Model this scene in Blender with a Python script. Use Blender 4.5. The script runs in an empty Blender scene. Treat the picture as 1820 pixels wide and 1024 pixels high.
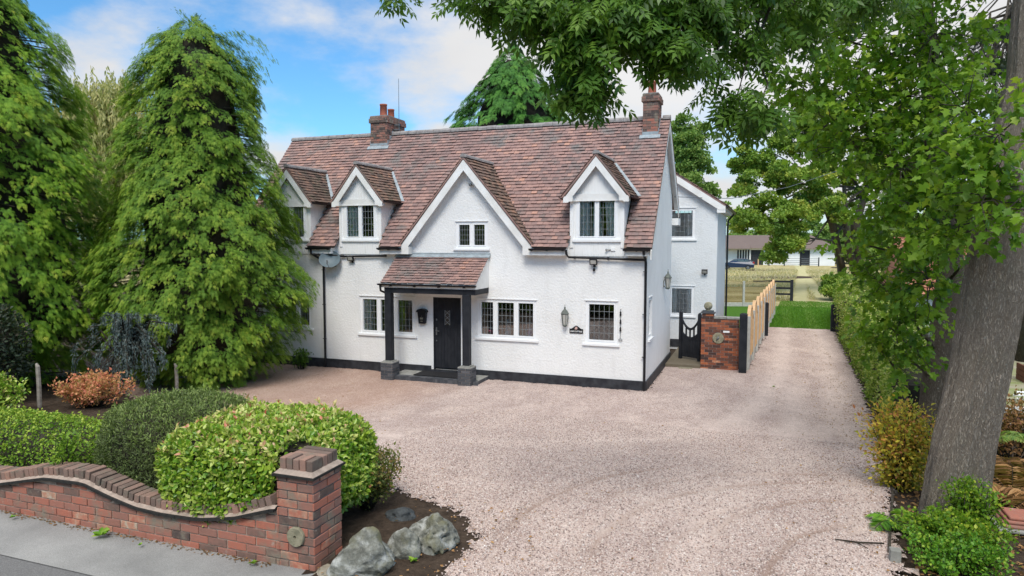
import bpy, bmesh, math, random
import numpy as np
from mathutils import Vector, Matrix
rnd = random.Random(7); nr = np.random.RandomState(11)
PI = math.pi
S = bpy.context.scene
COL = S.collection
# ------------------------------------------------------------------ camera
CAM = np.array([2.72, -17.56, 3.95]); PITCH = math.radians(4.1); YAW = math.radians(20.0); FPX = 1213.3
_f0 = np.array([-math.sin(YAW), math.cos(YAW), 0]); RIGHT = np.array([math.cos(YAW), math.sin(YAW), 0]); _u0 = np.array([0, 0, 1.0])
FWD = _f0*math.cos(PITCH)-_u0*math.sin(PITCH); UP = _u0*math.cos(PITCH)+_f0*math.sin(PITCH)
cd = bpy.data.cameras.new('camera'); cam = bpy.data.objects.new('camera', cd); COL.objects.link(cam)
cd.sensor_width = 36; cd.lens = 24.0; cd.clip_end = 2500; cd.clip_start = 0.05
cam.location = CAM; cam.rotation_euler = (PI/2-PITCH, 0, YAW)
S.camera = cam
def at(px, py, d):            # survey point of the photograph at a view depth in metres -> world
    return CAM + (FWD+RIGHT*(px-910)/FPX-UP*(py-512)/FPX)*d
# ------------------------------------------------------------------ world
SUN_EL = math.radians(50); SUN_AZ = math.radians(166)   # azimuth clockwise from +Y
w = bpy.data.worlds.new('World'); S.world = w; w.use_nodes = True
nt = w.node_tree; nt.nodes.clear()
def N(t, **k):
    n = nt.nodes.new(t)
    for a, b in k.items(): setattr(n, a, b)
    return n
def L(a, b): nt.links.new(a, b)
def M_(op, a, b=None, c=None):
    n = N('ShaderNodeMath', operation=op)
    for i, v in enumerate((a, b, c)):
        if v is None: continue
        if isinstance(v, (int, float)): n.inputs[i].default_value = v
        else: L(v, n.inputs[i])
    return n.outputs[0]
out = N('ShaderNodeOutputWorld'); bg = N('ShaderNodeBackground'); L(bg.outputs[0], out.inputs[0])
sky = N('ShaderNodeTexSky', sky_type='NISHITA', sun_disc=False, sun_elevation=SUN_EL, sun_rotation=SUN_AZ, altitude=100, air_density=1.0, dust_density=0.6, ozone_density=2.0)
tc = N('ShaderNodeTexCoord')
nz = N('ShaderNodeTexNoise'); nz.inputs['Scale'].default_value = 5.0; nz.inputs['Detail'].default_value = 8; nz.inputs['Roughness'].default_value = .58
mp = N('ShaderNodeMapping'); mp.inputs['Scale'].default_value = (1, 1, 2.2); L(tc.outputs['Generated'], mp.inputs[0]); L(mp.outputs[0], nz.inputs['Vector'])
nz2 = N('ShaderNodeTexNoise'); nz2.inputs['Scale'].default_value = 1.6; nz2.inputs['Detail'].default_value = 4; L(mp.outputs[0], nz2.inputs['Vector'])
def blob(px, py, sx, sy, gain):          # cloud bank centred on a fixed direction of the sky
    d = FWD+RIGHT*(px-910)/FPX-UP*(py-512)/FPX; d = d/np.linalg.norm(d)
    sub = N('ShaderNodeVectorMath', operation='SUBTRACT'); L(tc.outputs['Generated'], sub.inputs[0]); sub.inputs[1].default_value = d
    rr = np.cross(d, [0, 0, 1]); rr /= np.linalg.norm(rr); uu = np.cross(rr, d)
    a = N('ShaderNodeVectorMath', operation='DOT_PRODUCT'); L(sub.outputs[0], a.inputs[0]); a.inputs[1].default_value = rr/sx
    b = N('ShaderNodeVectorMath', operation='DOT_PRODUCT'); L(sub.outputs[0], b.inputs[0]); b.inputs[1].default_value = uu/sy
    q = M_('ADD', M_('MULTIPLY', a.outputs['Value'], a.outputs['Value']), M_('MULTIPLY', b.outputs['Value'], b.outputs['Value']))
    return M_('MULTIPLY', M_('POWER', 2.718, M_('MULTIPLY', q, -1.0)), gain)
acc = None
for b_ in ((150, 115, .075, .055, .46), (640, 95, .11, .08, .30), (830, 60, .18, .13, .50), (780, 150, .10, .05, .22), (1080, 90, .22, .16, .55), (1250, 170, .16, .12, .35), (500, 285, .07, .04, .46), (790, 238, .05, .02, .5), (1290, 330, .1, .04, .4),
           (560, 30, .08, .05, .25), (1600, 100, .35, .3, .5)):
    v = blob(*b_); acc = v if acc is None else M_('MAXIMUM', acc, v)
den = M_('ADD', M_('MULTIPLY', nz.outputs['Fac'], 1.0), acc)
den = M_('ADD', den, M_('MULTIPLY', M_('SUBTRACT', nz2.outputs['Fac'], .5), .35))
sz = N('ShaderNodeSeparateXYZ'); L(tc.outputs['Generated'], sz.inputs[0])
hi = N('ShaderNodeMapRange', interpolation_type='SMOOTHSTEP'); L(sz.outputs[2], hi.inputs[0]); hi.inputs[1].default_value = .40; hi.inputs[2].default_value = .75; hi.inputs[3].default_value = 0; hi.inputs[4].default_value = .65  # extra cloud cover overhead, unseen, added to whiten the ambient light
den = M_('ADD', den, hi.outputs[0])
ramp = N('ShaderNodeMapRange', interpolation_type='SMOOTHSTEP'); L(den, ramp.inputs[0]); ramp.inputs[1].default_value = .60; ramp.inputs[2].default_value = .98
shade = N('ShaderNodeMapRange'); L(nz2.outputs['Fac'], shade.inputs[0]); shade.inputs[1].default_value = .35; shade.inputs[2].default_value = .65; shade.inputs[3].default_value = .78; shade.inputs[4].default_value = 1.0
gain = N('ShaderNodeVectorMath', operation='SCALE'); L(sky.outputs[0], gain.inputs[0]); gain.inputs['Scale'].default_value = 1.0
tint = N('ShaderNodeMix', data_type='RGBA', blend_type='MULTIPLY'); tint.inputs[0].default_value = 1; L(gain.outputs[0], tint.inputs[6]); tint.inputs[7].default_value = (.34, .60, .74, 1)
elv = N('ShaderNodeMapRange', interpolation_type='SMOOTHSTEP'); L(sz.outputs[2], elv.inputs[0]); elv.inputs[1].default_value = .36; elv.inputs[2].default_value = .62; elv.inputs[3].default_value = .74; elv.inputs[4].default_value = 1.22  # cloud brightness by height: dimmer in view, raised overhead as unseen fill light
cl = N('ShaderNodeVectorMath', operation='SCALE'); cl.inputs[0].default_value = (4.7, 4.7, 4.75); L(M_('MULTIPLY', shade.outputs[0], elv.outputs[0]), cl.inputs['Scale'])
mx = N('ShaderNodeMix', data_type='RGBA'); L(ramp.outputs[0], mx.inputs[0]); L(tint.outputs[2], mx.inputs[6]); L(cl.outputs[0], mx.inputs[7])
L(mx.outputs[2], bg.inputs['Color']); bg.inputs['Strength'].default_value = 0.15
# ------------------------------------------------------------------ sun
sd = bpy.data.lights.new('sun', 'SUN'); sd.energy = 1.6; sd.angle = math.radians(22); sd.color = (1, .955, .89)
so = bpy.data.objects.new('sun', sd); COL.objects.link(so); so.location = (0, -30, 40)
sdir = Vector((math.sin(SUN_AZ)*math.cos(SUN_EL), math.cos(SUN_AZ)*math.cos(SUN_EL), math.sin(SUN_EL)))
so.rotation_euler = (-sdir).to_track_quat('-Z', 'Y').to_euler()
S.view_settings.view_transform = 'Standard'; S.view_settings.look = 'None'; S.view_settings.gamma = 1; S.view_settings.exposure = 0.74
S.render.engine = 'CYCLES'; S.cycles.max_bounces = 6; S.cycles.transparent_max_bounces = 12
# ------------------------------------------------------------------ materials
def mat(name, rough=.8, spec=.3):
    m = bpy.data.materials.new(name); m.use_nodes = True
    b = m.node_tree.nodes['Principled BSDF']; b.inputs['Roughness'].default_value = rough; b.inputs['Specular IOR Level'].default_value = spec
    return m, m.node_tree, b
def nn(t, ty, **k):
    n = t.nodes.new(ty)
    for a, b in k.items(): setattr(n, a, b)
    return n
def ramp_(t, fac, stops, interp='LINEAR'):
    r = nn(t, 'ShaderNodeValToRGB'); r.color_ramp.interpolation = interp
    e = r.color_ramp.elements
    while len(e) < len(stops): e.new(.5)
    for i, (p, c) in enumerate(stops): e[i].position = p; e[i].color = (*c, 1)
    t.links.new(fac, r.inputs[0]); return r.outputs[0]
def obj_co(t):
    return nn(t, 'ShaderNodeNewGeometry').outputs['Position']
def noise(t, scale, detail=4, rough=.55, vec=None, stretch=None):
    n = nn(t, 'ShaderNodeTexNoise'); n.inputs['Scale'].default_value = scale; n.inputs['Detail'].default_value = detail; n.inputs['Roughness'].default_value = rough
    v = vec or obj_co(t)
    if stretch:
        mpn = nn(t, 'ShaderNodeMapping'); mpn.inputs['Scale'].default_value = stretch; t.links.new(v, mpn.inputs[0]); v = mpn.outputs[0]
    t.links.new(v, n.inputs['Vector']); return n.outputs['Fac']
def mixc(t, fac, a, b, mode='MIX'):
    m = nn(t, 'ShaderNodeMix', data_type='RGBA', blend_type=mode)
    for i, v in ((0, fac), (6, a), (7, b)):
        if isinstance(v, (int, float)): m.inputs[i].default_value = v
        elif isinstance(v, tuple): m.inputs[i].default_value = (*v, 1)
        else: t.links.new(v, m.inputs[i])
    return m.outputs[2]
def mth(t, op, a, b=0.0):
    n = nn(t, 'ShaderNodeMath', operation=op)
    for i, v in enumerate((a, b)):
        if isinstance(v, (int, float)): n.inputs[i].default_value = v
        else: t.links.new(v, n.inputs[i])
    return n.outputs[0]
def bump(t, b, h, strength=.5, dist=.02):
    n = nn(t, 'ShaderNodeBump'); n.inputs['Strength'].default_value = strength; n.inputs['Distance'].default_value = dist
    t.links.new(h, n.inputs['Height']); t.links.new(n.outputs[0], b.inputs['Normal'])
def attr(t, name='rnd'):
    return nn(t, 'ShaderNodeAttribute', attribute_name=name).outputs['Fac']
def plain(name, c1, c2=None, rough=.7, scale=6, bs=.2, bscale=40, spec=.3, metal=0, bd=.01):
    m, t, b = mat(name, rough, spec); c2 = c2 or tuple(x*.75 for x in c1)
    f = noise(t, scale, 5)
    t.links.new(ramp_(t, f, [(.35, c2), (.65, c1)]), b.inputs['Base Color']); b.inputs['Metallic'].default_value = metal
    if bs: bump(t, b, noise(t, bscale, 3), bs, bd)
    return m
def leafmat(name, stops, trans=.35, rough=.5, lowscale=.8, lowamt=.35, spec=.35):
    m, t, b = mat(name, rough, spec)
    r = attr(t); lo = noise(t, lowscale, 2)
    f = mth(t, 'ADD', r, mth(t, 'MULTIPLY', mth(t, 'SUBTRACT', lo, .5), lowamt))
    c = ramp_(t, f, stops); t.links.new(c, b.inputs['Base Color'])
    tr = nn(t, 'ShaderNodeBsdfTranslucent'); t.links.new(mixc(t, .35, c, (.25, .42, .03)), tr.inputs[0])
    ms = nn(t, 'ShaderNodeMixShader'); ms.inputs[0].default_value = trans
    t.links.new(b.outputs[0], ms.inputs[1]); t.links.new(tr.outputs[0], ms.inputs[2])
    t.links.new(ms.outputs[0], t.nodes['Material Output'].inputs[0]); return m
def rndmat(name, stops, rough=.85, nscale=12, namt=.3, bs=.4, bscale=60, spec=.2, dirt=None, dirtscale=2.0, bd=.006, bleach=None):
    m, t, b = mat(name, rough, spec)
    f = mth(t, 'ADD', attr(t), mth(t, 'MULTIPLY', mth(t, 'SUBTRACT', noise(t, nscale, 5), .5), namt))
    c = ramp_(t, f, stops)
    if bleach: c = mixc(t, ramp_(t, noise(t, 6.5, 6, .7), [(.60, (0, 0, 0)), (.74, (1, 1, 1))]), c, bleach)
    if dirt: c = mixc(t, ramp_(t, noise(t, dirtscale, 6, .65), [(.52, (0, 0, 0)), (.68, (1, 1, 1))]), c, dirt)
    t.links.new(c, b.inputs['Base Color']); bump(t, b, noise(t, bscale, 5), bs, bd); return m
MT = {}
def render_wall(name, base, streak):
    m, t, b = mat(name, .9, .2)
    n1 = noise(t, .9, 6, .6); n2 = noise(t, 2.0, 6, .6, stretch=(1.6, 1.6, .5))
    c = ramp_(t, n1, [(.3, tuple(x*.93 for x in base)), (.6, base)])
    c = mixc(t, mth(t, 'MULTIPLY', ramp_(t, n2, [(.56, (0, 0, 0)), (.8, (1, 1, 1))]), .38), c, streak)
    t.links.new(c, b.inputs['Base Color'])
    h = mth(t, 'ADD', noise(t, 17, 4, .6), mth(t, 'MULTIPLY', noise(t, 55, 3), .5)); bump(t, b, h, .6, .03); return m
MT['render'] = render_wall('white_roughcast', (.84, .84, .83), (.60, .60, .58))
MT['render2'] = render_wall('grey_white_roughcast', (.74, .76, .77), (.58, .59, .58))
MT['tar'] = plain('black_tarred_plinth', (.018, .019, .024), (.045, .048, .055), .6, 5, .4, 20)
MT['upvc'] = plain('white_plastic_frame', (.86, .87, .88), (.82, .83, .84), .35, 3, 0, spec=.5)
MT['board'] = plain('white_painted_board', (.84, .84, .83), (.72, .71, .68), .55, 2.5, .15, 30)
m, t, b = mat('white_vertical_boards', .6); n2 = noise(t, 5, 5, .6, stretch=(6, 6, .5)); t.links.new(ramp_(t, n2, [(.55, (.83, .83, .82)), (.78, (.62, .62, .58))]), b.inputs['Base Color'])
wv = nn(t, 'ShaderNodeTexWave', bands_direction='X'); wv.inputs['Scale'].default_value = 3.4; t.links.new(obj_co(t), wv.inputs['Vector']); bump(t, b, wv.outputs['Fac'], .25, .01); MT['vboard'] = m
MT['black'] = plain('black_painted_wood', (.014, .016, .021), (.026, .028, .034), .6, 4, .15, 50, .22)
MT['tarblack'] = plain('blackened_tile_edge', (.02, .02, .02), (.035, .033, .03), .95, 20, .4, 60)
MT['blackpl'] = plain('black_plastic', (.010, .010, .013), (.016, .016, .019), .4, 5, 0, spec=.3)
MT['lead'] = plain('grey_lead_sheet', (.36, .42, .45), (.26, .29, .31), .5, 8, .3, 30)
MT['came'] = plain('lead_came', (.27, .29, .30), (.2, .22, .23), .5, 8, 0)
MT['ridge'] = plain('grey_brown_ridge_tile', (.33, .31, .30), (.21, .19, .185), .85, 7, .4, 30)
MT['tile'] = rndmat('clay_roof_tile', [(.0, (.19, .14, .13)), (.3, (.27, .18, .165)), (.55, (.33, .205, .18)), (.78, (.385, .24, .205)), (1, (.47, .265, .20))], .82, 3.0, .40, .4, 40, dirt=(.20, .18, .17), dirtscale=1.3)
MT['mossy'] = rndmat('weathered_mossy_tile', [(.0, (.085, .07, .06)), (.5, (.20, .135, .11)), (1, (.33, .19, .13))], .88, 4.0, .5, .5, 40, dirt=(.10, .095, .07), dirtscale=2.2)
BR = [(0, (.09, .07, .065)), (.2, (.17, .115, .095)), (.4, (.28, .15, .12)), (.62, (.36, .16, .12)), (.82, (.43, .155, .105)), (.93, (.48, .26, .18)), (1, (.48, .40, .31))]
MT['brick'] = rndmat('old_red_brick', BR, .92, 14, .5, .8, 60, dirt=(.24, .21, .165), dirtscale=3.0, bleach=(.50, .44, .38))
MT['brickw'] = rndmat('weathered_coping_brick', [(0, (.13, .10, .085)), (.4, (.24, .165, .135)), (.7, (.34, .20, .155)), (1, (.44, .24, .17))], .95, 12, .5, .8, 60, dirt=(.16, .15, .12), dirtscale=6.0)
MT['brick2'] = rndmat('rustic_multi_brick', [(0, (.045, .035, .035)), (.35, (.13, .065, .05)), (.6, (.27, .095, .055)), (.85, (.40, .13, .06)), (.95, (.5, .22, .12)), (1, (.6, .5, .42))], .9, 16, .3, .6, 70)
MT['bluebrick'] = rndmat('blue_grey_brick', [(0, (.05, .055, .065)), (.6, (.085, .09, .10)), (1, (.13, .13, .14))], .6, 10, .3, .3, 60)
MT['mortar'] = plain('sandy_mortar', (.46, .37, .31), (.30, .24, .20), .95, 12, .6, 50)
MT['mortard'] = plain('pale_pointing', (.34, .31, .28), (.22, .20, .19), .95, 12, .5, 50)
MT['terracotta'] = plain('terracotta_pot', (.45, .14, .085), (.32, .10, .065), .8, 6, .2, 30)
MT['stone'] = plain('weathered_sandstone', (.34, .31, .22), (.20, .19, .13), .95, 12, .7, 60)
MT['slabst'] = plain('grey_coping_stone', (.34, .34, .32), (.22, .22, .20), .9, 9, .4, 50)
MT['curtain'] = plain('pale_curtain', (.85, .85, .82), (.74, .74, .72), .9, 3, 0)
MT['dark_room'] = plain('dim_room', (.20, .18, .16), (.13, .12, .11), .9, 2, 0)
MT['metal'] = plain('grey_metal', (.25, .26, .27), (.18, .19, .20), .45, 9, 0, metal=.6)
MT['dish'] = plain('grey_dish_enamel', (.16, .21, .24), (.12, .16, .18), .45, 3, 0)
MT['verdi'] = plain('weathered_copper', (.17, .19, .165), (.10, .11, .10), .6, 15, .3, 60)
MT['lampglass'] = plain('milky_lamp_glass', (.50, .50, .46), (.36, .35, .32), .2, 6, 0, spec=.6)
MT['mat'] = plain('black_door_mat', (.014, .014, .016), (.022, .022, .024), .95, 30, .5, 300)
MT['white'] = plain('white_lettering', (.85, .85, .85), (.8, .8, .8), .5, 2, 0)
MT['pinkish'] = plain('pale_pink_emblem', (.62, .42, .38), (.5, .3, .26), .5, 2, 0)
MT['gold'] = plain('dull_brass', (.20, .19, .15), (.15, .14, .11), .5, 2, 0)
m, t, b = mat('window_glass', .02, .5)
gl = nn(t, 'ShaderNodeBsdfGlossy'); gl.inputs['Roughness'].default_value = .03; gl.inputs[0].default_value = (.9, .93, .95, 1)
trn = nn(t, 'ShaderNodeBsdfTransparent'); trn.inputs[0].default_value = (.95, .97, .97, 1)
fr = nn(t, 'ShaderNodeFresnel'); fr.inputs[0].default_value = 1.5; ms = nn(t, 'ShaderNodeMixShader')
t.links.new(mth(t, 'ADD', mth(t, 'MULTIPLY', fr.outputs[0], 1.5), .09), ms.inputs[0]); t.links.new(trn.outputs[0], ms.inputs[1]); t.links.new(gl.outputs[0], ms.inputs[2]); t.links.new(ms.outputs[0], t.nodes['Material Output'].inputs[0])
MT['glass'] = m
def barkmat(name, c1, c2, sc=10, strn=1.0):
    m, t, b = mat(name, .95, .1)
    wp = nn(t, 'ShaderNodeTexNoise'); wp.inputs['Scale'].default_value = 3.0; wp.inputs['Detail'].default_value = 3; t.links.new(obj_co(t), wp.inputs['Vector'])
    s1 = nn(t, 'ShaderNodeVectorMath', operation='SCALE'); t.links.new(wp.outputs['Color'], s1.inputs[0]); s1.inputs['Scale'].default_value = .10
    ad = nn(t, 'ShaderNodeVectorMath', operation='ADD'); t.links.new(obj_co(t), ad.inputs[0]); t.links.new(s1.outputs[0], ad.inputs[1])
    n1 = noise(t, sc, 7, .72, vec=ad.outputs[0], stretch=(2.6, 2.6, .45)); n2 = noise(t, 1.3, 5); n3 = noise(t, sc*3, 5, .7, vec=ad.outputs[0], stretch=(1.5, 1.5, .4))
    rg = mth(t, 'ABSOLUTE', mth(t, 'SUBTRACT', n1, .5)); crack = ramp_(t, rg, [(.0, (0, 0, 0)), (.085, (1, 1, 1))]); vs = nn(t, 'ShaderNodeTexVoronoi'); vs.inputs['Scale'].default_value = 11; t.links.new(obj_co(t), vs.inputs['Vector']); spot = ramp_(t, vs.outputs['Distance'], [(.09, (1, 1, 1)), (.14, (0, 0, 0))])
    c = ramp_(t, n3, [(.35, c2), (.65, c1)]); c = mixc(t, mth(t, 'MULTIPLY', mth(t, 'SUBTRACT', 1, crack), .6), c, tuple(x*.45 for x in c2)); c = mixc(t, ramp_(t, n2, [(.5, (0, 0, 0)), (.8, (1, 1, 1))]), c, tuple(x*.8 for x in (c2[0], c2[1]*1.08, c2[2]))); c = mixc(t, mth(t, 'MULTIPLY', spot, .55), c, (.62, .62, .56))
    t.links.new(c, b.inputs['Base Color']); bump(t, b, mth(t, 'ADD', mth(t, 'MULTIPLY', crack, .5), n3), strn, .05); return m
MT['bark'] = barkmat('grey_brown_bark', (.60, .52, .43), (.42, .355, .29), 20)
MT['bark2'] = barkmat('dark_bark', (.27, .235, .19), (.18, .15, .12), 20)
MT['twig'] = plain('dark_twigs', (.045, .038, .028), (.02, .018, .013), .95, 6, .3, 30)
MT['deadwood'] = plain('bleached_wood', (.34, .31, .27), (.2, .18, .15), .9, 12, .5, 60)
# ------------------------------------------------------------------ mesh builder
WORLD = {}
def tag(o, label=None, cat=None, group=None, kind=None):
    if label: o['label'] = label
    if cat: o['category'] = cat
    if group: o['group'] = group
    if kind: o['kind'] = kind
    return o
def thing(name, loc, label, cat, group=None):
    o = bpy.data.objects.new(name, None); COL.objects.link(o); o.location = loc; o.empty_display_size = .2
    WORLD[o] = Vector(loc); return tag(o, label, cat, group)
def link(name, me, parent=None, c=(0, 0, 0)):
    o = bpy.data.objects.new(name, me); COL.objects.link(o); o.location = c; WORLD[o] = Vector(c)
    if parent is not None:
        o.parent = parent; o.matrix_parent_inverse = Matrix.Translation(-WORLD[parent])
    return o
def dup(root, delta, label=None, rotz=0):
    def cp(o, par):
        c = o.copy(); COL.objects.link(c)
        if par is not None: c.parent = par
        for ch in [x for x in WORLD if x.parent == o]: cp_list.append((ch, c))
        return c
    cp_list = []; r = cp(root, None); r.location = Vector(root.location)+Vector(delta); r.rotation_euler = (0, 0, rotz)
    while cp_list:
        ch, par = cp_list.pop(); cp(ch, par)
    if label: r['label'] = label
    return r
class MB:
    def __init__(s): s.v = []; s.f = []; s.r = []; s.m = []
    def add(s, vs, fs, r=.5, m=0):
        o = len(s.v); s.v += [tuple(x) for x in vs]
        for f in fs: s.f.append([o+i for i in f]); s.r.append(r); s.m.append(m)
    def box(s, x0, x1, y0, y1, z0, z1, r=.5, m=0):
        s.obox(((x0+x1)/2, (y0+y1)/2, (z0+z1)/2), (1, 0, 0), (0, 1, 0), (0, 0, 1), (x1-x0)/2, (y1-y0)/2, (z1-z0)/2, r, m)
    def obox(s, c, A, B, C_, a, b, h, r=.5, m=0):
        c = np.array(c, float); A = np.array(A, float)*a; B = np.array(B, float)*b; C_ = np.array(C_, float)*h
        vs = [c+i*A+j*B+k*C_ for k in (-1, 1) for j in (-1, 1) for i in (-1, 1)]
        s.add(vs, [(0, 2, 3, 1), (4, 5, 7, 6), (0, 1, 5, 4), (2, 6, 7, 3), (0, 4, 6, 2), (1, 3, 7, 5)], r, m)
    def beam(s, p, q, w, h, up=(0, 0, 1), r=.5, m=0):
        p = np.array(p, float); q = np.array(q, float); A = q-p; ln = np.linalg.norm(A); A /= ln
        B = np.cross(up, A); B /= np.linalg.norm(B)+1e-9; C_ = np.cross(A, B)
        s.obox((p+q)/2, A, B, C_, ln/2, w/2, h/2, r, m)
    def quad(s, a, b, c, d, r=.5, m=0): s.add([a, b, c, d], [(0, 1, 2, 3)], r, m)
    def prism(s, pts, ex, r=.5, m=0):
        n = len(pts); pts = [np.array(p, float) for p in pts]; ex = np.array(ex, float)
        s.add(pts+[p+ex for p in pts], [tuple(range(n))[::-1], tuple(range(n, 2*n))]+[(i, (i+1) % n, n+(i+1) % n, n+i) for i in range(n)], r, m)
    def tube(s, pts, rad, n=8, cap=True, r=.5, m=0, jit=0):
        pts = [np.array(p, float) for p in pts]; k = len(pts)
        if isinstance(rad, (int, float)): rad = [rad]*k
        o = len(s.v); up = np.array([0.31, .17, .93]); prev = None
        for i, p in enumerate(pts):
            d = pts[min(i+1, k-1)]-pts[max(i-1, 0)]; d = d/(np.linalg.norm(d)+1e-9)
            A = np.cross(d, up) if prev is None else prev-d*(prev@d)
            A /= np.linalg.norm(A)+1e-9; prev = A; B = np.cross(d, A)
            for j in range(n):
                a = 2*PI*j/n; rr = rad[i]*(1+(rnd.random()-.5)*jit); s.v.append(tuple(p+(A*math.cos(a)+B*math.sin(a))*rr))
        for i in range(k-1):
            for j in range(n):
                s.f.append([o+i*n+j, o+i*n+(j+1) % n, o+(i+1)*n+(j+1) % n, o+(i+1)*n+j]); s.r.append(r); s.m.append(m)
        if cap:
            s.f.append([o+j for j in range(n)][::-1]); s.f.append([o+(k-1)*n+j for j in range(n)]); s.r += [r, r]; s.m += [m, m]
    def lathe(s, c, prof, n=16, r=.5, m=0):
        o = len(s.v); c = np.array(c, float)
        for (rr, z) in prof:
            for j in range(n): a = 2*PI*j/n; s.v.append((c[0]+rr*math.cos(a), c[1]+rr*math.sin(a), c[2]+z))
        for i in range(len(prof)-1):
            for j in range(n): s.f.append([o+i*n+j, o+i*n+(j+1) % n, o+(i+1)*n+(j+1) % n, o+(i+1)*n+j]); s.r.append(r); s.m.append(m)
        s.f.append([o+j for j in range(n)][::-1]); s.r.append(r); s.m.append(m)
        k = len(prof)-1; s.f.append([o+k*n+j for j in range(n)]); s.r.append(r); s.m.append(m)
    def build(s, name, mats, parent=None, smooth=False, bevel=0):
        if not isinstance(mats, (list, tuple)): mats = [mats]
        V = np.array(s.v); c = np.array([(V[:, 0].min()+V[:, 0].max())/2, (V[:, 1].min()+V[:, 1].max())/2, V[:, 2].min()])
        me = bpy.data.meshes.new(name); me.from_pydata((V-c).tolist(), [], s.f)
        for mm in mats: me.materials.append(mm)
        a = me.attributes.new('rnd', 'FLOAT', 'FACE'); a.data.foreach_set('value', s.r)
        me.polygons.foreach_set('material_index', s.m)
        if smooth: me.polygons.foreach_set('use_smooth', [True]*len(s.f))
        me.update(); o = link(name, me, parent, tuple(c))
        if bevel:
            md = o.modifiers.new('bevel', 'BEVEL'); md.width = bevel; md.segments = 2; md.limit_method = 'ANGLE'
        return o
def hz(X, Y):
    t_ = np.clip((-2.0-np.asarray(Y, float))/9.0, 0, 1); return .7*t_*t_*(3-2*t_)
def gz(x, y): return float(hz(x, y))
# ------------------------------------------------------------------ ground
def inpoly(x, y, P):
    c = np.zeros(x.shape, bool); n = len(P)
    for i in range(n):
        x0, y0 = P[i]; x1, y1 = P[(i+1) % n]
        if y0 == y1: continue
        k = ((y0 > y) != (y1 > y)) & (x < (x1-x0)*(y-y0)/(y1-y0)+x0); c ^= k
    return c
def sheet(name, P, dz, m, res, jag=0, disp=None, label=None, cat=None):
    xs = [p[0] for p in P]; ys = [p[1] for p in P]
    X = np.arange(min(xs), max(xs)+res, res); Y = np.arange(min(ys), max(ys)+res, res)
    gx, gy = np.meshgrid(X, Y); Z = hz(gx, gy)+dz
    if disp is not None: Z = Z+disp(gx, gy)
    cx = (gx[:-1, :-1]+gx[1:, 1:])/2; cy = (gy[:-1, :-1]+gy[1:, 1:])/2
    if jag: cx = cx+nr.normal(0, jag, cx.shape); cy = cy+nr.normal(0, jag, cy.shape)
    k = inpoly(cx, cy, P); nx = len(X); idx = np.arange(gx.size).reshape(gx.shape)
    F = np.stack([idx[:-1, :-1][k], idx[:-1, 1:][k], idx[1:, 1:][k], idx[1:, :-1][k]], 1)
    V = np.stack([gx, gy, Z], -1).reshape(-1, 3)
    if jag:
        cnt = np.bincount(F.ravel(), minlength=len(V)); bd = (cnt > 0) & (cnt < 4); V[bd, :2] += nr.normal(0, res*.45, (bd.sum(), 2)); V[bd, 2] -= .006
    used = np.unique(F); mp_ = np.full(len(V), -1); mp_[used] = np.arange(len(used)); F = mp_[F]; V = V[used]
    me = npmesh(name, V, F, np.full(len(F), .5), m, smooth=True); o = link(name, me); return tag(o, label, cat, None, 'structure')
def npmesh(name, V, F, R_, m, smooth=False):
    me = bpy.data.meshes.new(name); k = F.shape[1]
    me.vertices.add(len(V)); me.vertices.foreach_set('co', np.ascontiguousarray(V, dtype=np.float32).ravel())
    me.loops.add(F.size); me.loops.foreach_set('vertex_index', np.ascontiguousarray(F, dtype=np.int32).ravel())
    me.polygons.add(len(F)); me.polygons.foreach_set('loop_start', np.arange(0, F.size, k, dtype=np.int32))
    try: me.polygons.foreach_set('loop_total', np.full(len(F), k, dtype=np.int32))
    except Exception: pass
    if smooth: me.polygons.foreach_set('use_smooth', np.ones(len(F), bool))
    a = me.attributes.new('rnd', 'FLOAT', 'FACE'); a.data.foreach_set('value', np.ascontiguousarray(R_, dtype=np.float32))
    for mm in (m if isinstance(m, (list, tuple)) else [m]): me.materials.append(mm)
    me.update(calc_edges=True); me.validate(); return me
# gravel
m, t, b = mat('pink_gravel', .9, .2)
v1 = nn(t, 'ShaderNodeTexVoronoi'); v1.inputs['Scale'].default_value = 72; t.links.new(obj_co(t), v1.inputs['Vector'])
sep = nn(t, 'ShaderNodeSeparateColor'); t.links.new(v1.outputs['Color'], sep.inputs[0])
c = ramp_(t, sep.outputs[0], [(0, (.20, .155, .14)), (.18, (.39, .30, .27)), (.45, (.57, .47, .43)), (.7, (.70, .62, .57)), (.88, (.48, .33, .27)), (1, (.82, .78, .75))])
pt = ramp_(t, noise(t, 1.1, 5, .62, stretch=(1, .6, 1)), [(.38, (.84, .80, .80)), (.62, (1.06, 1.04, 1.03))])
c = mixc(t, 1.0, c, pt, 'MULTIPLY'); c = mixc(t, mth(t, 'MULTIPLY', ramp_(t, noise(t, 5.5, 6, .72, stretch=(1, .55, 1)), [(.52, (0, 0, 0)), (.72, (1, 1, 1))]), .55), c, (.28, .20, .165))
geo = obj_co(t); sp = nn(t, 'ShaderNodeSeparateXYZ'); t.links.new(geo, sp.inputs[0])
n3 = noise(t, .35, 3)
rust = mth(t, 'MULTIPLY', ramp_(t, mth(t, 'ADD', mth(t, 'MULTIPLY', sp.outputs[0], -.12), mth(t, 'MULTIPLY', n3, .5)), [(.75, (0, 0, 0)), (1.25, (1, 1, 1))]), .42)
c = mixc(t, rust, c, (.42, .23, .14)); 
ru = attr(t, 'rut'); c = mixc(t, mth(t, 'MULTIPLY', ru, .75), c, (.25, .17, .13)); tk = mth(t, 'MULTIPLY', attr(t, 'track'), mth(t, 'ADD', noise(t, 1.5, 4), -.1)); c = mixc(t, tk, c, (.72, .60, .54))
t.links.new(c, b.inputs['Base Color']); bump(t, b, mth(t, 'SUBTRACT', 1, v1.outputs['Distance']), .9, .012); MT['gravel'] = m
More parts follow.
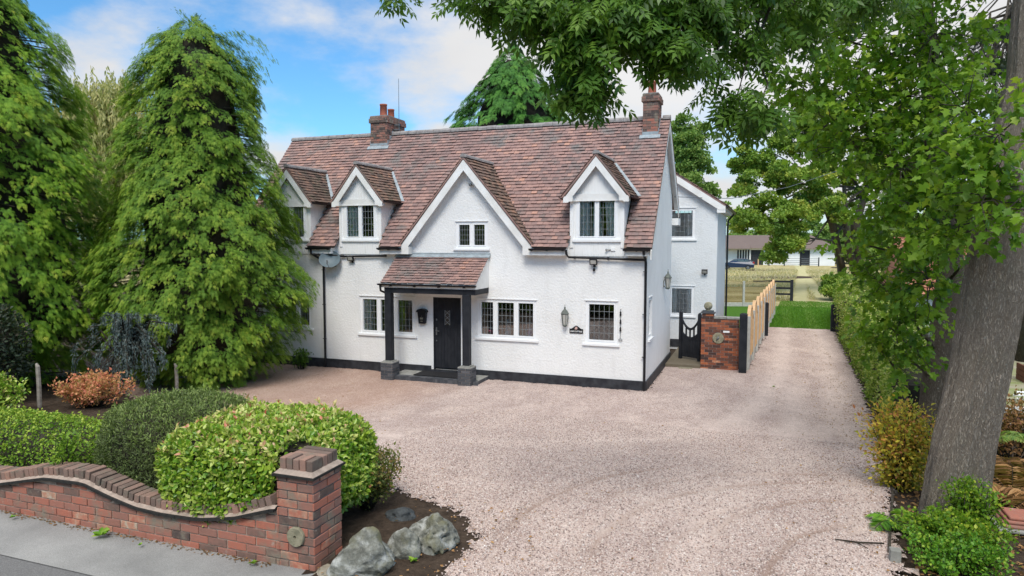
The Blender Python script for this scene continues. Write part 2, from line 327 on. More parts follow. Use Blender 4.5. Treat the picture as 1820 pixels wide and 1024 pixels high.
m, t, b = mat('brown_soil', .95, .1); t.links.new(ramp_(t, noise(t, 9, 7, .7), [(.3, (.035, .026, .02)), (.6, (.085, .062, .046)), (.8, (.16, .12, .09))]), b.inputs['Base Color']); bump(t, b, noise(t, 14, 6, .7), 1, .05); MT['soil'] = m
m, t, b = mat('grey_tarmac_pavement', .9, .2)
c = ramp_(t, noise(t, 120, 3, .7), [(.3, (.20, .20, .195)), (.7, (.36, .36, .355))]); c = mixc(t, 1, c, ramp_(t, noise(t, 1.3, 5, .6), [(.3, (.78, .78, .78)), (.65, (1.15, 1.15, 1.14))]), 'MULTIPLY')
t.links.new(c, b.inputs['Base Color']); bump(t, b, noise(t, 150, 3), .5, .006); MT['pave'] = m
MT['road'] = plain('dark_grey_road', (.20, .20, .20), (.12, .12, .12), .9, 90, .5, 150)
m, t, b = mat('short_green_lawn', .9, .1); c = ramp_(t, noise(t, 30, 5, .7, stretch=(1, .5, 1)), [(.3, (.035, .10, .012)), (.7, (.085, .20, .025))])
wt = nn(t, 'ShaderNodeSeparateXYZ'); t.links.new(obj_co(t), wt.inputs[0])
def trackband(t, xs, cx0, wd, slope=0.0, y0=0):
    d = mth(t, 'ABSOLUTE', mth(t, 'SUBTRACT', mth(t, 'SUBTRACT', xs.outputs[0], cx0), mth(t, 'MULTIPLY', mth(t, 'SUBTRACT', xs.outputs[1], y0), slope)))
    return ramp_(t, mth(t, 'ADD', d, mth(t, 'MULTIPLY', mth(t, 'SUBTRACT', noise(t, 2, 3), .5), .2)), [(wd*.5, (1, 1, 1)), (wd, (0, 0, 0))])
tb = mth(t, 'MAXIMUM', trackband(t, wt, 3.95, .28, .02, 15), trackband(t, wt, 5.05, .26, .02, 15))
c = mixc(t, mth(t, 'MULTIPLY', tb, .5), c, (.22, .28, .09)); t.links.new(c, b.inputs['Base Color']); bump(t, b, noise(t, 60, 4), .8, .03); MT['lawn'] = m
m, t, b = mat('dry_meadow_grass', .95, .1)
c = ramp_(t, noise(t, 1.3, 7, .7, stretch=(1, .35, 1)), [(.3, (.28, .27, .10)), (.5, (.46, .40, .20)), (.7, (.58, .50, .28))])
wt = nn(t, 'ShaderNodeSeparateXYZ'); t.links.new(obj_co(t), wt.inputs[0])
tb = mth(t, 'MAXIMUM', trackband(t, wt, 4.9, .6, .055, 25), trackband(t, wt, 6.5, .55, .02, 25))
c = mixc(t, mth(t, 'MULTIPLY', tb, .6), c, (.62, .60, .34)); t.links.new(c, b.inputs['Base Color']); bump(t, b, noise(t, 9, 6, .7), 1, .15); MT['meadow'] = m
# base ground to the horizon
g = MB(); ys = [-600, -60, -14]+[-12+i*.5 for i in range(22)]+[0, 20, 60, 150, 400, 1500]; xs = [-1500, -300, -60, -30, -15, 0, 15, 30, 60, 300, 1500]
V = [(x, y, gz(x, y)-.012) for y in ys for x in xs]; nx = len(xs)
g.add(V, [(j*nx+i, j*nx+i+1, (j+1)*nx+i+1, (j+1)*nx+i) for j in range(len(ys)-1) for i in range(nx-1)])
o = g.build('ground', MT['soil'], smooth=True); tag(o, 'bare brown earth under the shrubs and trees', 'ground', None, 'structure')
ARCS = [(5.8+a_, -11.0+b_, r_) for a_, b_, r_ in ((0, 0, 1.7), (0, 0, 1.95), (.3, .2, 2.75), (.1, 0, 3.0), (0, .3, 3.45), (0, .1, 3.62), (.2, 0, 4.1), (-.1, .1, 4.35), (0, 0, 4.62), (.2, .3, 5.0), (0, -.2, 5.25), (.1, .4, 5.7), (1.0, 1.2, 7.3))]
def rutf(x, y, off=0.0, w_=.05):
    z = np.zeros_like(x)
    for i, (cx_, cy_, r_) in enumerate(ARCS):
        d = np.hypot(x-cx_, y-cy_); ang = np.arctan2(y-cy_, cx_-x); ph = i*2.4
        ww = np.clip((ang+.25)*3, 0, 1)*np.clip((1.55-ang)*2, 0, 1)*np.clip(.25+.9*np.sin(2.6*ang+ph)+.3*np.sin(9*ang+ph*2), 0, 1)
        z = z+np.exp(-((d-r_-off-.05*np.sin(4*ang+ph)-.015*np.sin(17*ang))/w_)**2)*ww
    return np.clip(z, 0, 1)
TRK = [[(3.75, 15), (3.55, 8), (3.3, 3), (2.6, -1.5), (1.2, -4.5), (-1.2, -6.6), (-4, -7.2)], [(4.95, 15), (4.85, 8), (4.7, 3), (4.2, -2), (3.2, -6), (1.6, -9.4), (-.2, -12.5)], [(3.6, 2), (3.4, -3), (2.6, -7), (1.8, -12.6)], [(4.5, -2), (4.2, -6), (3.6, -12.6)]]
def trackf(x, y):
    z = np.zeros_like(x)
    for pl_ in TRK:
        d = np.full(x.shape, 9.)
        for (x0, y0), (x1, y1) in zip(pl_[:-1], pl_[1:]):
            L2 = (x1-x0)**2+(y1-y0)**2; t_ = np.clip(((x-x0)*(x1-x0)+(y-y0)*(y1-y0))/L2, 0, 1); d = np.minimum(d, np.hypot(x-x0-t_*(x1-x0), y-y0-t_*(y1-y0)))
        z = np.maximum(z, np.exp(-(d/.30)**2))
    return z
def fnoise(x, y, s, seed):
    r_ = np.random.RandomState(seed); z = 0
    for _ in range(9):
        a = r_.uniform(0, 2*PI); f = s*r_.uniform(.6, 1.7); z = z+np.sin((x*math.cos(a)+y*math.sin(a))*f+r_.uniform(0, 6))
    return z/9
DRIVE = [(-12.6, -5.2), (-12.6, -.02), (0, -.02), (0, 5), (1.05, 5.0), (2.3, 3.7), (2.42, 3.7), (3.12, 14.85), (5.75, 14.85), (5.45, 6), (5.32, 2.4), (4.9, -3.6), (4.45, -7.2), (4.1, -9.9), (3.95, -13), (-.1, -13), (-.05, -11.0), (-.55, -10.35), (-1.5, -10.0), (-2.3, -9.6), (-9, -6.8)]
def gdisp(x, y): return -.030*rutf(x, y)+.018*rutf(x, y, .11, .06)+.004*fnoise(x, y, 19, 6)+.010*fnoise(x, y, 2.2, 3)+.006*fnoise(x, y, 7, 4)
dr = sheet('gravel_drive', DRIVE, .036, MT['gravel'], .06, .05, gdisp)
_me = dr.data; co = np.empty(len(_me.vertices)*3); _me.vertices.foreach_get('co', co); co = co.reshape(-1, 3)
ra = _me.attributes.new('track', 'FLOAT', 'POINT'); ra.data.foreach_set('value', trackf(co[:, 0], co[:, 1]).astype(np.float32))
ra = _me.attributes.new('rut', 'FLOAT', 'POINT'); ra.data.foreach_set('value', rutf(co[:, 0], co[:, 1]).astype(np.float32))
sheet('pavement', [(-40, -12.95), (-40, -12.10), (-1.3, -12.10), (-1.0, -12.4), (-.4, -12.8), (30, -12.8), (30, -12.95)], .006, MT['pave'], .12)
sheet('road', [(-40, -40), (-40, -12.6), (40, -12.6), (40, -40)], -.004, MT['road'], .5)
sheet('lawn', [(-9, 14.5), (3.1, 14.5), (3.1, 14.85), (6.3, 14.85), (6.6, 25.5), (-9, 25.5)], .008, MT['lawn'], .4, .05)
sheet('meadow', [(-90, 25), (7.0, 25), (14, 25), (120, 60), (120, 330), (-90, 330)], .0, MT['meadow'], 3.0, .5, lambda x, y: .10*fnoise(x, y, .3, 8)*(y > 34))
# ------------------------------------------------------------------ foliage library
def tpl_leaf(wd=.28, fold=.10, bend=.12):
    v = [(0, 0, 0), (wd, .28, fold), (wd*.85, .62, fold*.6-bend*.3), (0, 1, -bend), (-wd*.85, .62, fold*.6-bend*.3), (-wd, .28, fold)]
    return np.array(v), np.array([(0, 1, 2, 3), (0, 3, 4, 5)])
def tpl_ash(pairs=4):
    V = []; F = []
    def lf(p, d, ln, wd):
        d = np.array(d)/np.linalg.norm(d); s = np.cross(d, (0, 0, 1)); o = len(V); p = np.array(p)
        V.extend([p, p+d*ln*.45+s*wd+np.array([0, 0, .01]), p+d*ln-np.array([0, 0, .05]), p+d*ln*.45-s*wd+np.array([0, 0, .01])]); F.append((o, o+1, o+2, o+3))
    for i in range(pairs):
        t_ = .22+.62*i/(pairs-1); z = -.22*t_*t_
        for sg in (-1, 1): lf((0, t_, z), (sg*.85, .55, -.28), .34, .065)
    lf((0, .88, -.17), (0, 1, -.25), .32, .07)
    o = len(V); V.extend([np.array(p) for p in ((-.008, 0, 0), (.008, 0, 0), (.006, .9, -.18), (-.006, .9, -.18))]); F.append((o, o+1, o+2, o+3))
    return np.array(V), np.array(F)
def tpl_spray(n=3, w_=.06):
    V = []; F = []
    def fr(p, d, ln):
        d = np.array(d)/np.linalg.norm(d); s = np.cross(d, (0, 0, 1)); o = len(V); p = np.array(p)
        V.extend([p, p+d*ln*.55+s*w_, p+d*ln+np.array([0, 0, -.04]), p+d*ln*.55-s*w_]); F.append((o, o+1, o+2, o+3))
    for i in range(n):
        t_ = i/n*.75
        for sg in (-1, 1): fr((0, t_, -.25*t_*t_), (sg*.75, .7, -.15), .50*(1-.55*i/n))
    fr((0, .55, -.08), (0, 1, -.4), .5); fr((0, 0, 0), (0, 1, -.12), .65)
    return np.array(V), np.array(F)
def tpl_lobed():
    a = [(0, 0, 0), (.30, .10, .05), (.20, .36, .03), (.50, .52, -.02), (.24, .66, 0), (0, 1, -.12), (-.24, .66, 0), (-.50, .52, -.02), (-.20, .36, .03), (-.30, .10, .05), (0, .5, 0.02)]
    return np.array(a), np.array([(0, 1, 2, 10), (10, 2, 3, 4), (10, 4, 5, 6), (10, 6, 7, 8), (0, 10, 8, 9)])
LEAF = tpl_leaf(); ASH = tpl_ash(); SPRAY = tpl_spray(); LOBED = tpl_lobed(); NARROW = tpl_leaf(.13, .04, .2); ROUND = tpl_leaf(.36, .10, .1)
CLUMP_V = []; CLUMP_F = []
_r = np.random.RandomState(5)
for i in range(7):                       # a tuft of seven leaves, for far crowns
    a = _r.uniform(0, 2*PI); e = _r.uniform(-.5, .9); d = np.array([math.cos(a)*math.cos(e), math.sin(a)*math.cos(e), math.sin(e)]); s_ = np.cross(d, _r.normal(size=3)); s_ /= np.linalg.norm(s_); o_ = len(CLUMP_V)
    p = d*_r.uniform(0, .35); CLUMP_V += [p, p+d*.3+s_*.2, p+d*.62, p+d*.3-s_*.2]; CLUMP_F.append((o_, o_+1, o_+2, o_+3))
CLUMP = (np.array(CLUMP_V), np.array(CLUMP_F))
def unit(a): return a/(np.linalg.norm(a, axis=-1, keepdims=True)+1e-9)
def leaves(name, tpl, P, D, S_, R_, m, parent=None, flip=.4, up=(0, 0, 1), rseed=1):
    """one mesh: template copied to points P along directions D, leaf faces turned towards up plus noise"""
    r_ = np.random.RandomState(rseed); tv, tf = tpl; n = len(P); D = unit(D)
    U = np.asarray(up, float)+r_.normal(0, flip, (n, 3)); X = unit(np.cross(D, U)); Z = np.cross(X, D)
    V = P[:, None, :]+(tv[None, :, 0:1]*X[:, None, :]+tv[None, :, 1:2]*D[:, None, :]+tv[None, :, 2:3]*Z[:, None, :])*np.asarray(S_)[:, None, None]
    F = tf[None]+(np.arange(n)*len(tv))[:, None, None]; V = V.reshape(-1, 3); F = F.reshape(-1, tf.shape[1]); R2 = np.repeat(R_, len(tf))
    c = np.array([(V[:, 0].min()+V[:, 0].max())/2, (V[:, 1].min()+V[:, 1].max())/2, V[:, 2].min()])
    me = npmesh(name, V-c, F, R2, m); return link(name, me, parent, tuple(c))
def sph(r_, n, zmin=-1):
    z = r_.uniform(zmin, 1, n); a = r_.uniform(0, 2*PI, n); q = np.sqrt(1-z*z); return np.stack([q*np.cos(a), q*np.sin(a), z], 1)
def limbs(name, m, parent, segs, n=7):
    q = MB()
    for pts, rad in segs: q.tube(pts, rad, n, jit=.12)
    return q.build(name, m, parent, smooth=True)
def wob(p, q, k, amp, r_):
    p = np.array(p, float); q = np.array(q, float); o_ = [p]
    for i in range(1, k): o_.append(p+(q-p)*i/k+r_.normal(0, amp, 3)*np.linalg.norm(q-p))
    return o_+[q]
def crown_pts(r_, blobs, sub, per, subr, shell=.55, zmin=-.6):
    """blobs -> sub-clumps on their surfaces -> leaf points; returns points, outward directions, clump tint"""
    P = []; D = []; T = []
    for (c, rad, wgt) in blobs:
        c = np.array(c, float); rad = np.array(rad if hasattr(rad, '__len__') else (rad,)*3, float); k = max(1, int(sub*wgt))
        d = sph(r_, k, zmin); f = r_.uniform(shell, 1.0, k)[:, None]; cc = c+d*rad*f; tt = r_.uniform(0, 1, k)
        for i in range(k):
            sr = subr*r_.uniform(.6, 1.35); dd = sph(r_, per, -.8); off = dd*sr*np.array([1, 1, .6])*(r_.uniform(.15, 1, per)**.6)[:, None]
            P.append(cc[i]+off); D.append(dd+d[i]*.7+np.array([0, 0, -.35])); T.append(np.full(per, tt[i])*.5+r_.uniform(0, .5, per))
    return np.concatenate(P), np.concatenate(D), np.concatenate(T)
def broad_tree(name, base, trunk, blobs, m, label, cat='tree', sub=30, per=40, subr=.5, size=.25, tpl=CLUMP, group=None, seed=1, bark='bark2', shell=.5):
    r_ = np.random.RandomState(seed); t0 = thing(name, tuple(base), label, cat, group); segs = []
    for pts, rad in trunk: segs.append((pts, rad))
    top = np.array(trunk[0][0][-1])
    for (c, rad, wgt) in blobs:
        q = trunk[r_.randint(len(trunk))][0]; p0 = np.array(q[max(1, len(q)//2)]); p0 = p0+(np.array(q[-1])-p0)*r_.uniform(0, 1)
        pts = wob(p0, c, 4, .06, r_); rr0 = max(.03, trunk[0][1][-1]*.7); segs.append((pts, [rr0, rr0*.75, rr0*.5, rr0*.35, rr0*.2]))
        for _ in range(3):
            e = np.array(c)+sph(r_, 1)[0]*np.array(rad if hasattr(rad, '__len__') else (rad,)*3)*.85; segs.append((wob(pts[2+r_.randint(2)], e, 3, .07, r_), [rr0*.35, rr0*.25, rr0*.15, rr0*.07]))
    limbs('trunk', MT[bark], t0, segs)
    P, D, T = crown_pts(r_, blobs, sub, per, subr, shell)
    leaves('crown', tpl, P, D, size*r_.uniform(.7, 1.3, len(P)), T, m, t0, .7, rseed=seed); return t0
GREENS = lambda a, b_, c, d: [(0, a), (.35, b_), (.7, c), (1, d)]
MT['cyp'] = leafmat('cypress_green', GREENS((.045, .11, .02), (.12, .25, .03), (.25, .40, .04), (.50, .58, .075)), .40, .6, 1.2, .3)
MT['cyp2'] = leafmat('cypress_bright_green', GREENS((.05, .13, .02), (.14, .30, .03), (.28, .46, .038), (.55, .62, .075)), .40, .6, 1.0, .3)
MT['cypdark'] = leafmat('dark_cypress_green', GREENS((.02, .08, .016), (.045, .16, .024), (.09, .26, .032), (.18, .36, .045)), .2, .6, 1, .3)
MT['willow'] = leafmat('yellow_green_willow', GREENS((.30, .32, .09), (.42, .42, .14), (.55, .50, .20), (.66, .58, .28)), .35, .6, .6, .3)
MT['oak'] = leafmat('oak_green', GREENS((.08, .16, .025), (.18, .31, .04), (.31, .43, .06), (.56, .54, .10)), .35, .5, .25, .45)
MT['farleaf'] = leafmat('far_tree_green', GREENS((.12, .22, .05), (.19, .32, .07), (.27, .40, .09), (.38, .46, .12)), .4, .6, .3, .4)
MT['maple'] = leafmat('maple_green', GREENS((.06, .15, .012), (.13, .27, .018), (.24, .40, .028), (.52, .58, .06)), .45, .42, .7, .3)
MT['ash'] = leafmat('ash_green', GREENS((.04, .10, .016), (.07, .17, .02), (.13, .25, .03), (.26, .37, .06)), .35, .4, .6, .3)
MT['hedge'] = leafmat('hedge_yellow_green', GREENS((.08, .17, .02), (.18, .30, .03), (.36, .44, .07), (.66, .62, .28)), .35, .5, .8, .5)
MT['box'] = leafmat('box_hedge_green', GREENS((.06, .14, .012), (.13, .26, .018), (.22, .38, .03), (.42, .52, .07)), .3, .5, 1.5, .3)
MT['lonic'] = leafmat('dull_blue_green_hedge', GREENS((.05, .07, .03), (.10, .13, .05), (.15, .21, .07), (.24, .32, .09)), .25, .6, 1.5, .3)
MT['phot'] = leafmat('glossy_yellow_green_leaf', [(0, (.06, .17, .015)), (.3, (.17, .34, .025)), (.58, (.36, .50, .05)), (.86, (.60, .66, .20)), (.94, (.66, .42, .26)), (1, (.70, .14, .09))], .3, .35, 1.5, .12, .5)
MT['brownleaf'] = leafmat('olive_brown_leaf', [(0, (.05, .09, .02)), (.45, (.13, .16, .035)), (.75, (.24, .17, .05)), (1, (.34, .11, .05))], .3, .5, 2, .3)
MT['orange'] = leafmat('orange_pink_leaf', [(0, (.40, .32, .10)), (.3, (.62, .36, .15)), (.65, (.76, .30, .17)), (1, (.72, .18, .15))], .35, .5, 2, .3)
MT['autumn'] = leafmat('autumn_yellow_leaf', [(0, (.20, .26, .04)), (.3, (.50, .46, .05)), (.6, (.72, .52, .06)), (.8, (.62, .27, .08)), (1, (.42, .12, .07))], .35, .5, 3, .35)
MT['darkshrub'] = leafmat('blackish_green_leaf', GREENS((.012, .024, .014), (.022, .042, .022), (.04, .06, .03), (.10, .08, .05)), .1, .5, 1.5, .3)
MT['bluegrey'] = leafmat('blue_grey_needle', GREENS((.05, .08, .08), (.08, .12, .12), (.12, .16, .155), (.2, .22, .2)), .1, .7, 1.5, .3)
MT['fresh'] = leafmat('fresh_green_leaf', GREENS((.04, .13, .012), (.10, .27, .02), (.18, .38, .03), (.38, .52, .06)), .35, .45, 2, .3)
MT['bracken'] = leafmat('brown_bracken', [(0, (.12, .06, .025)), (.5, (.30, .15, .06)), (1, (.52, .30, .13))], .3, .8, 2, .3)
# ================================================================== HOUSE
H = thing('cottage', (-6.4, 2.5, 0), 'white roughcast cottage with red clay tile roof, dormers and tiled porch', 'house')
SL = (7.46-3.72)/3.25; SLN = math.hypot(1, SL)           # front slope: rise per metre of depth
def roofY(z): return -.3+(z-3.72)/SL
def wall_sheet(mb, x0, x1, tops, z0, holes, P3, rev=.14, inv=(0, 1, 0)):
    """wall in its own plane: x along, z up, P3(x, z) -> world; holes = (xa, xb, za, zb); tops = breakpoints (x, z)"""
    xs = sorted(set([x0, x1]+[p[0] for p in tops if x0 < p[0] < x1]+[h for q in holes for h in q[:2]]))
    tx = [p[0] for p in tops]; tz = [p[1] for p in tops]; top = lambda x: float(np.interp(x, tx, tz))
    iv = np.array(inv)*rev
    for a, b_ in zip(xs[:-1], xs[1:]):
        hs = sorted([q for q in holes if q[0] <= a+1e-6 and q[1] >= b_-1e-6], key=lambda q: q[2]); z = z0
        for q in hs:
            if q[2]-z > 1e-4: mb.quad(P3(a, z), P3(b_, z), P3(b_, q[2]), P3(a, q[2]))
            z = q[3]
        mb.quad(P3(a, z), P3(b_, z), P3(b_, top(b_)), P3(a, top(a)))
    for (xa, xb, za, zb) in holes:
        c_ = [P3(xa, za), P3(xb, za), P3(xb, zb), P3(xa, zb)]
        for i in range(4): p, q = np.array(c_[i]), np.array(c_[(i+1) % 4]); mb.quad(p, q, q+iv, p+iv)
def face(O, U, Nn):
    O = np.array(O, float); U = np.array(U, float); Nn = np.array(Nn, float)
    def box(mb, u0, u1, w0, w1, d0, d1, r=.5, m=0):
        c = O+U*(u0+u1)/2+np.array([0, 0, (w0+w1)/2])+Nn*(d0+d1)/2
        mb.obox(c, U, Nn, (0, 0, 1), (u1-u0)/2, (d1-d0)/2, (w1-w0)/2, r, m)
    def P(u, w_, d=0): return O+U*u+np.array([0, 0, w_])+Nn*d
    return box, P
def window(parent, O, U, Nn, w_, h, nl, cols, rows, split=None, curtain=None, sill=True, name='window', d=-.02, label=None, blind=False):
    bx, P = face(O, U, Nn); fr = MB(); F_ = .055
    bx(fr, 0, w_, 0, F_, d-.07, d); bx(fr, 0, w_, h-F_, h, d-.07, d); bx(fr, 0, F_, F_, h-F_, d-.07, d); bx(fr, w_-F_, w_, F_, h-F_, d-.07, d)
    e = split or [i/nl for i in range(nl+1)]; xs = [F_+(w_-2*F_)*k for k in e]; panes = []
    for i in range(1, nl): bx(fr, xs[i]-.03, xs[i]+.03, F_, h-F_, d-.069, d-.001)
    for i in range(nl):
        a = xs[i]+(0.03 if i else 0)+.001; b_ = xs[i+1]-(0.03 if i < nl-1 else 0)-.001; s = .036
        bx(fr, a, b_, F_+.001, F_+s, d-.06, d+.012); bx(fr, a, b_, h-F_-s, h-F_-.001, d-.06, d+.012); bx(fr, a, a+s, F_+s, h-F_-s, d-.06, d+.012); bx(fr, b_-s, b_, F_+s, h-F_-s, d-.06, d+.012)
        panes.append((a+s, b_-s, F_+s, h-F_-s))
    fo = fr.build(name, MT['upvc'], parent)
    if label: fo['label'] = label
    c_ = MB()
    for (a, b_, z0, z1) in panes:
        g_ = MB(); bx(g_, a, b_, z0, z1, d-.040, d-.034); g_.build('pane', MT['glass'], fo)
        for k in range(1, cols): u = a+(b_-a)*k/cols; bx(c_, u-.0045, u+.0045, z0, z1, d-.033, d-.026)
        for k in range(1, rows): z = z0+(z1-z0)*k/rows; bx(c_, a, b_, z-.0045, z+.0045, d-.0325, d-.0255)
    c_.build('leading', MT['came'], fo)
    if sill:
        s_ = MB(); bx(s_, -.07, w_+.07, -.055, -.001, d-.02, .055); s_.build('sill', MT['upvc'], fo); s_ = MB(); bx(s_, -.03, w_+.03, h+.001, h+.022, d-.01, .022); s_.build('drip_strip', MT['upvc'], fo)
    if curtain:
        q = MB()
        for (u0, u1) in curtain:
            n = max(3, int((u1-u0)/.035)); pts = [(u0+(u1-u0)*i/n, d-.085-.018*math.sin(i*2.1)-.006*math.sin(i*.9)) for i in range(n+1)]
            for i in range(n):
                a, b_ = pts[i], pts[i+1]; q.quad(P(a[0], .02, a[1]), P(b_[0], .02, b_[1]), P(b_[0], h-.03, b_[1]), P(a[0], h-.03, a[1]))
        q.build('curtain', MT['curtain'], fo, smooth=True)
    if blind:
        q = MB()
        for k in range(int((h-.1)/.05)): bx(q, .05, w_-.05, .05+k*.05, .09+k*.05, d-.13, d-.118)
        q.build('blind', MT['curtain'], fo)
    return fo
X_ = (1, 0, 0); FN = (0, -1, 0)
# walls
WH = [(-11.75, -10.25, 1.2, 2.22), (-8.51, -6.67, 1.14, 2.26), (-4.69, -2.97, 1.20, 2.29), (-1.6, -.75, 1.20, 2.33), (-5.35, -4.39, 3.69, 4.44), (-6.08, -5.21, .20, 2.29)]
wm = MB()
wall_sheet(wm, -12.85, 0, [(-12.85, 4.0), (-6.715, 4.0), (-5.0, 6.03), (-3.285, 4.0), (0, 4.0)], 0, WH, lambda x, z: (x, 0, z))
sw = [(.35, .95, 1.32, 2.42)]
wall_sheet(wm, 0, 5.0, [(0, 4.0), (2.95, 7.36), (5.0, 5.45)], 0, sw, lambda y, z: (0, y, z), inv=(-1, 0, 0))
wall_sheet(wm, 0, 5.0, [(0, 4.0), (2.95, 7.36), (5.0, 5.45)], 0, [], lambda y, z: (-12.85, y, z))
wall_sheet(wm, -12.85, 0, [(-12.85, 5.45), (0, 5.45)], 0, [], lambda x, z: (x, 5.0, z))
wm.build('wall', MT['render'], H)
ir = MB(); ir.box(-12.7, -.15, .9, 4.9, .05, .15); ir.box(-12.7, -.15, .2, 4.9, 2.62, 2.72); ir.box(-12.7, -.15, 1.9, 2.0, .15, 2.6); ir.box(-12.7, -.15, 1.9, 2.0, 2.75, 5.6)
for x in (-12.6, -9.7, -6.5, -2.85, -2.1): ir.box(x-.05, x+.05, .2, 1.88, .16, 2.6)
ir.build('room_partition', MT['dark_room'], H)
pl = MB(); zt = .30
pl.box(-12.88, -6.15, -.035, .001, 0, zt); pl.box(-5.14, .036, -.035, .001, 0, zt-.02); pl.box(.001, .035, .001, 5.02, 0, zt-.02); pl.box(-12.89, -12.851, -.036, 5, 0, zt)
pl.build('plinth', MT['tar'], H)
# windows
window(H, (-11.75, 0, 1.2), X_, FN, 1.5, 1.02, 3, 4, 5, label='white framed window half hidden behind the big cypress')
window(H, (-8.51, 0, 1.14), X_, FN, 1.84, 1.12, 3, 4, 5, curtain=[(.08, .36)])
w3 = window(H, (-4.69, 0, 1.20), X_, FN, 1.72, 1.09, 3, 4, 5, split=[0, .29, .67, 1])
window(H, (-1.6, 0, 1.20), X_, FN, .85, 1.13, 1, 5, 5)
window(H, (-5.35, 0, 3.69), X_, FN, .96, .75, 2, 4, 4)
window(H, (0, .35, 1.32), (0, 1, 0), (1, 0, 0), .6, 1.1, 1, 4, 5, label='narrow white framed window in the side wall')
# tiles
def tiles(mb, O, U, Vv, Nn, u0, u1, v1, test, gauge=.132, tw=.17, patch=0, lift=.040, sd_=1):
    r_ = random.Random(sd_); O = np.array(O, float); U = np.array(U, float); Vv = np.array(Vv, float); Nn = np.array(Nn, float)
    nrw = int(v1/gauge)+1
    ph = [r_.uniform(0, 6) for _ in range(6)]
    for j in range(nrw):
        v = j*gauge; off = (j % 2)*tw*.5+r_.uniform(-.01, .01); n = int((u1-u0)/tw)+2
        for i in range(n):
            a = u0-tw*.5+i*tw-off+tw*.5; b_ = a+tw-.006; a = max(a, u0); b_ = min(b_, u1)
            if b_-a < .03: continue
            uc = (a+b_)/2
            if not test(uc, v+gauge*.5): continue
            l = lift*(1+r_.uniform(-.2, .35)); vt = min(v+gauge+.015, v1+.03); ta = r_.uniform(-.004, .004); dv = r_.uniform(-.006, .006)
            base = .44+.11*math.sin(uc*.9+ph[0]+.5*math.sin(v*1.3+ph[1]))+.06*math.sin(uc*2.7+v*1.9+ph[2])
            rr = min(1, max(0, base+r_.gauss(0, .17)+(.3 if r_.random() < .05 else 0)-.0))
            p = [O+U*a+Vv*(v+dv)+Nn*(l+ta), O+U*b_+Vv*(v+dv)+Nn*(l-ta), O+U*b_+Vv*vt+Nn*.012, O+U*a+Vv*vt+Nn*.012]
            q = [O+U*a+Vv*(v+dv)+Nn*(l+ta-.016), O+U*b_+Vv*(v+dv)+Nn*(l-ta-.016)]
            mb.add(p+q, [(0, 1, 2, 3), (4, 5, 1, 0), (4, 0, 3), (5, 2, 1)], rr)
def poly_fill(mb, pts, thick, Nn, r=.5, m=0):
    bm_ = bmesh.new(); vs = [bm_.verts.new(p) for p in pts]; f = bm_.faces.new(vs); bm_.normal_update(); bmesh.ops.triangulate(bm_, faces=[f]); bm_.verts.index_update()
    V = [np.array(v.co) for v in bm_.verts]; F = [[v.index for v in f.verts] for f in bm_.faces]; bm_.free()
    dn = np.array(Nn)*thick; mb.add(V, F, r, m); mb.add([v-dn for v in V], [f[::-1] for f in F], r, m)
    n = len(pts); P_ = [np.array(p, float) for p in pts]
    for i in range(n): a, b_ = P_[i], P_[(i+1) % n]; mb.quad(a, b_, b_-dn, a-dn, r, m)
DC = [-10.9, -8.44, -1.31]; DW = .76; GX, GW, GZ = -5.0, 2.06, 6.17; VL, VR = -13.05, .16
out_ = [(VL, 3.72)]
def notch(c, z1, za, hw): return [(c-hw, 3.72)]+([(c-hw, z1)] if z1 else [])+[(c, za)]+([(c+hw, z1)] if z1 else [])+[(c+hw, 3.72)]
out_ += notch(DC[0], 5.02, 6.0, DW)+notch(DC[1], 5.02, 6.0, DW)+notch(GX, None, GZ, GW)+notch(DC[2], 5.02, 6.0, DW)+[(VR, 3.72), (VR, 7.46), (VL, 7.46)]
OUTV = [(x, (z-3.72)/SL*SLN) for x, z in out_]
NF = np.array([0, -SL, 1])/SLN; VF = np.array([0, 1, SL])/SLN
sb = MB(); poly_fill(sb, [np.array((x, roofY(z), z))+NF*.0 for x, z in out_], .05, NF)
NB = np.array([0, .93, 1])/math.hypot(1, .93); sb.prism([(VL, 2.95, 7.455), (VR, 2.95, 7.455), (VR, 5.65, 4.945), (VL, 5.65, 4.945)], -NB*.05)
rf = sb.build('roof', MT['mossy'], H)
tm = MB(); PA = np.array(OUTV)
def intest(u, v): return bool(inpoly(np.array([u]), np.array([v]), OUTV)[0])
tiles(tm, (0, -.3, 3.72), X_, VF, NF, VL, VR, 3.25*SLN-.02, intest, sd_=2); tm.build('roof_tiles', MT['tile'], rf)
tm = MB(); tiles(tm, (0, 5.65, 4.945), (-1, 0, 0), np.array([0, -1, .93])/math.hypot(1, .93), NB, -VR, -VL, 2.7*math.hypot(1, .93)-.02, lambda u, v: True, gauge=.25, tw=.3, sd_=3); tm.build('rear_tiles', MT['tile'], rf)
def ridge(p, q, n, rad, parent, m='ridge', name='ridge_tiles'):
    mb = MB(); p = np.array(p, float); q = np.array(q, float); d = (q-p)/n; A = d/np.linalg.norm(d); B = np.cross(A, (0, 0, 1)); B /= np.linalg.norm(B); C_ = np.cross(B, A)
    for i in range(n):
        a = p+d*i+A*.004; b_ = p+d*(i+1)-A*.004; rr = rad*(1+rnd.uniform(-.03, .03)); lz = rnd.uniform(-.006, .006); vs = []
        for e in (a, b_):
            for k in range(7): th = PI*k/6*1.1-.157; vs.append(e+B*math.cos(th)*rr+C_*(math.sin(th)*rr+lz))
        mb.add(vs, [(k, k+1, 8+k, 7+k) for k in range(6)]+[tuple(range(7))[::-1], tuple(range(7, 14))], rnd.random())
    return mb.build(name, MT[m], parent)
ridge((VL-.01, 2.95, 7.44), (-.55-.02, 2.95, 7.44), 40, .115, rf); ridge((-.06, 2.95, 7.44), (VR+.01, 2.95, 7.44), 1, .115, rf)
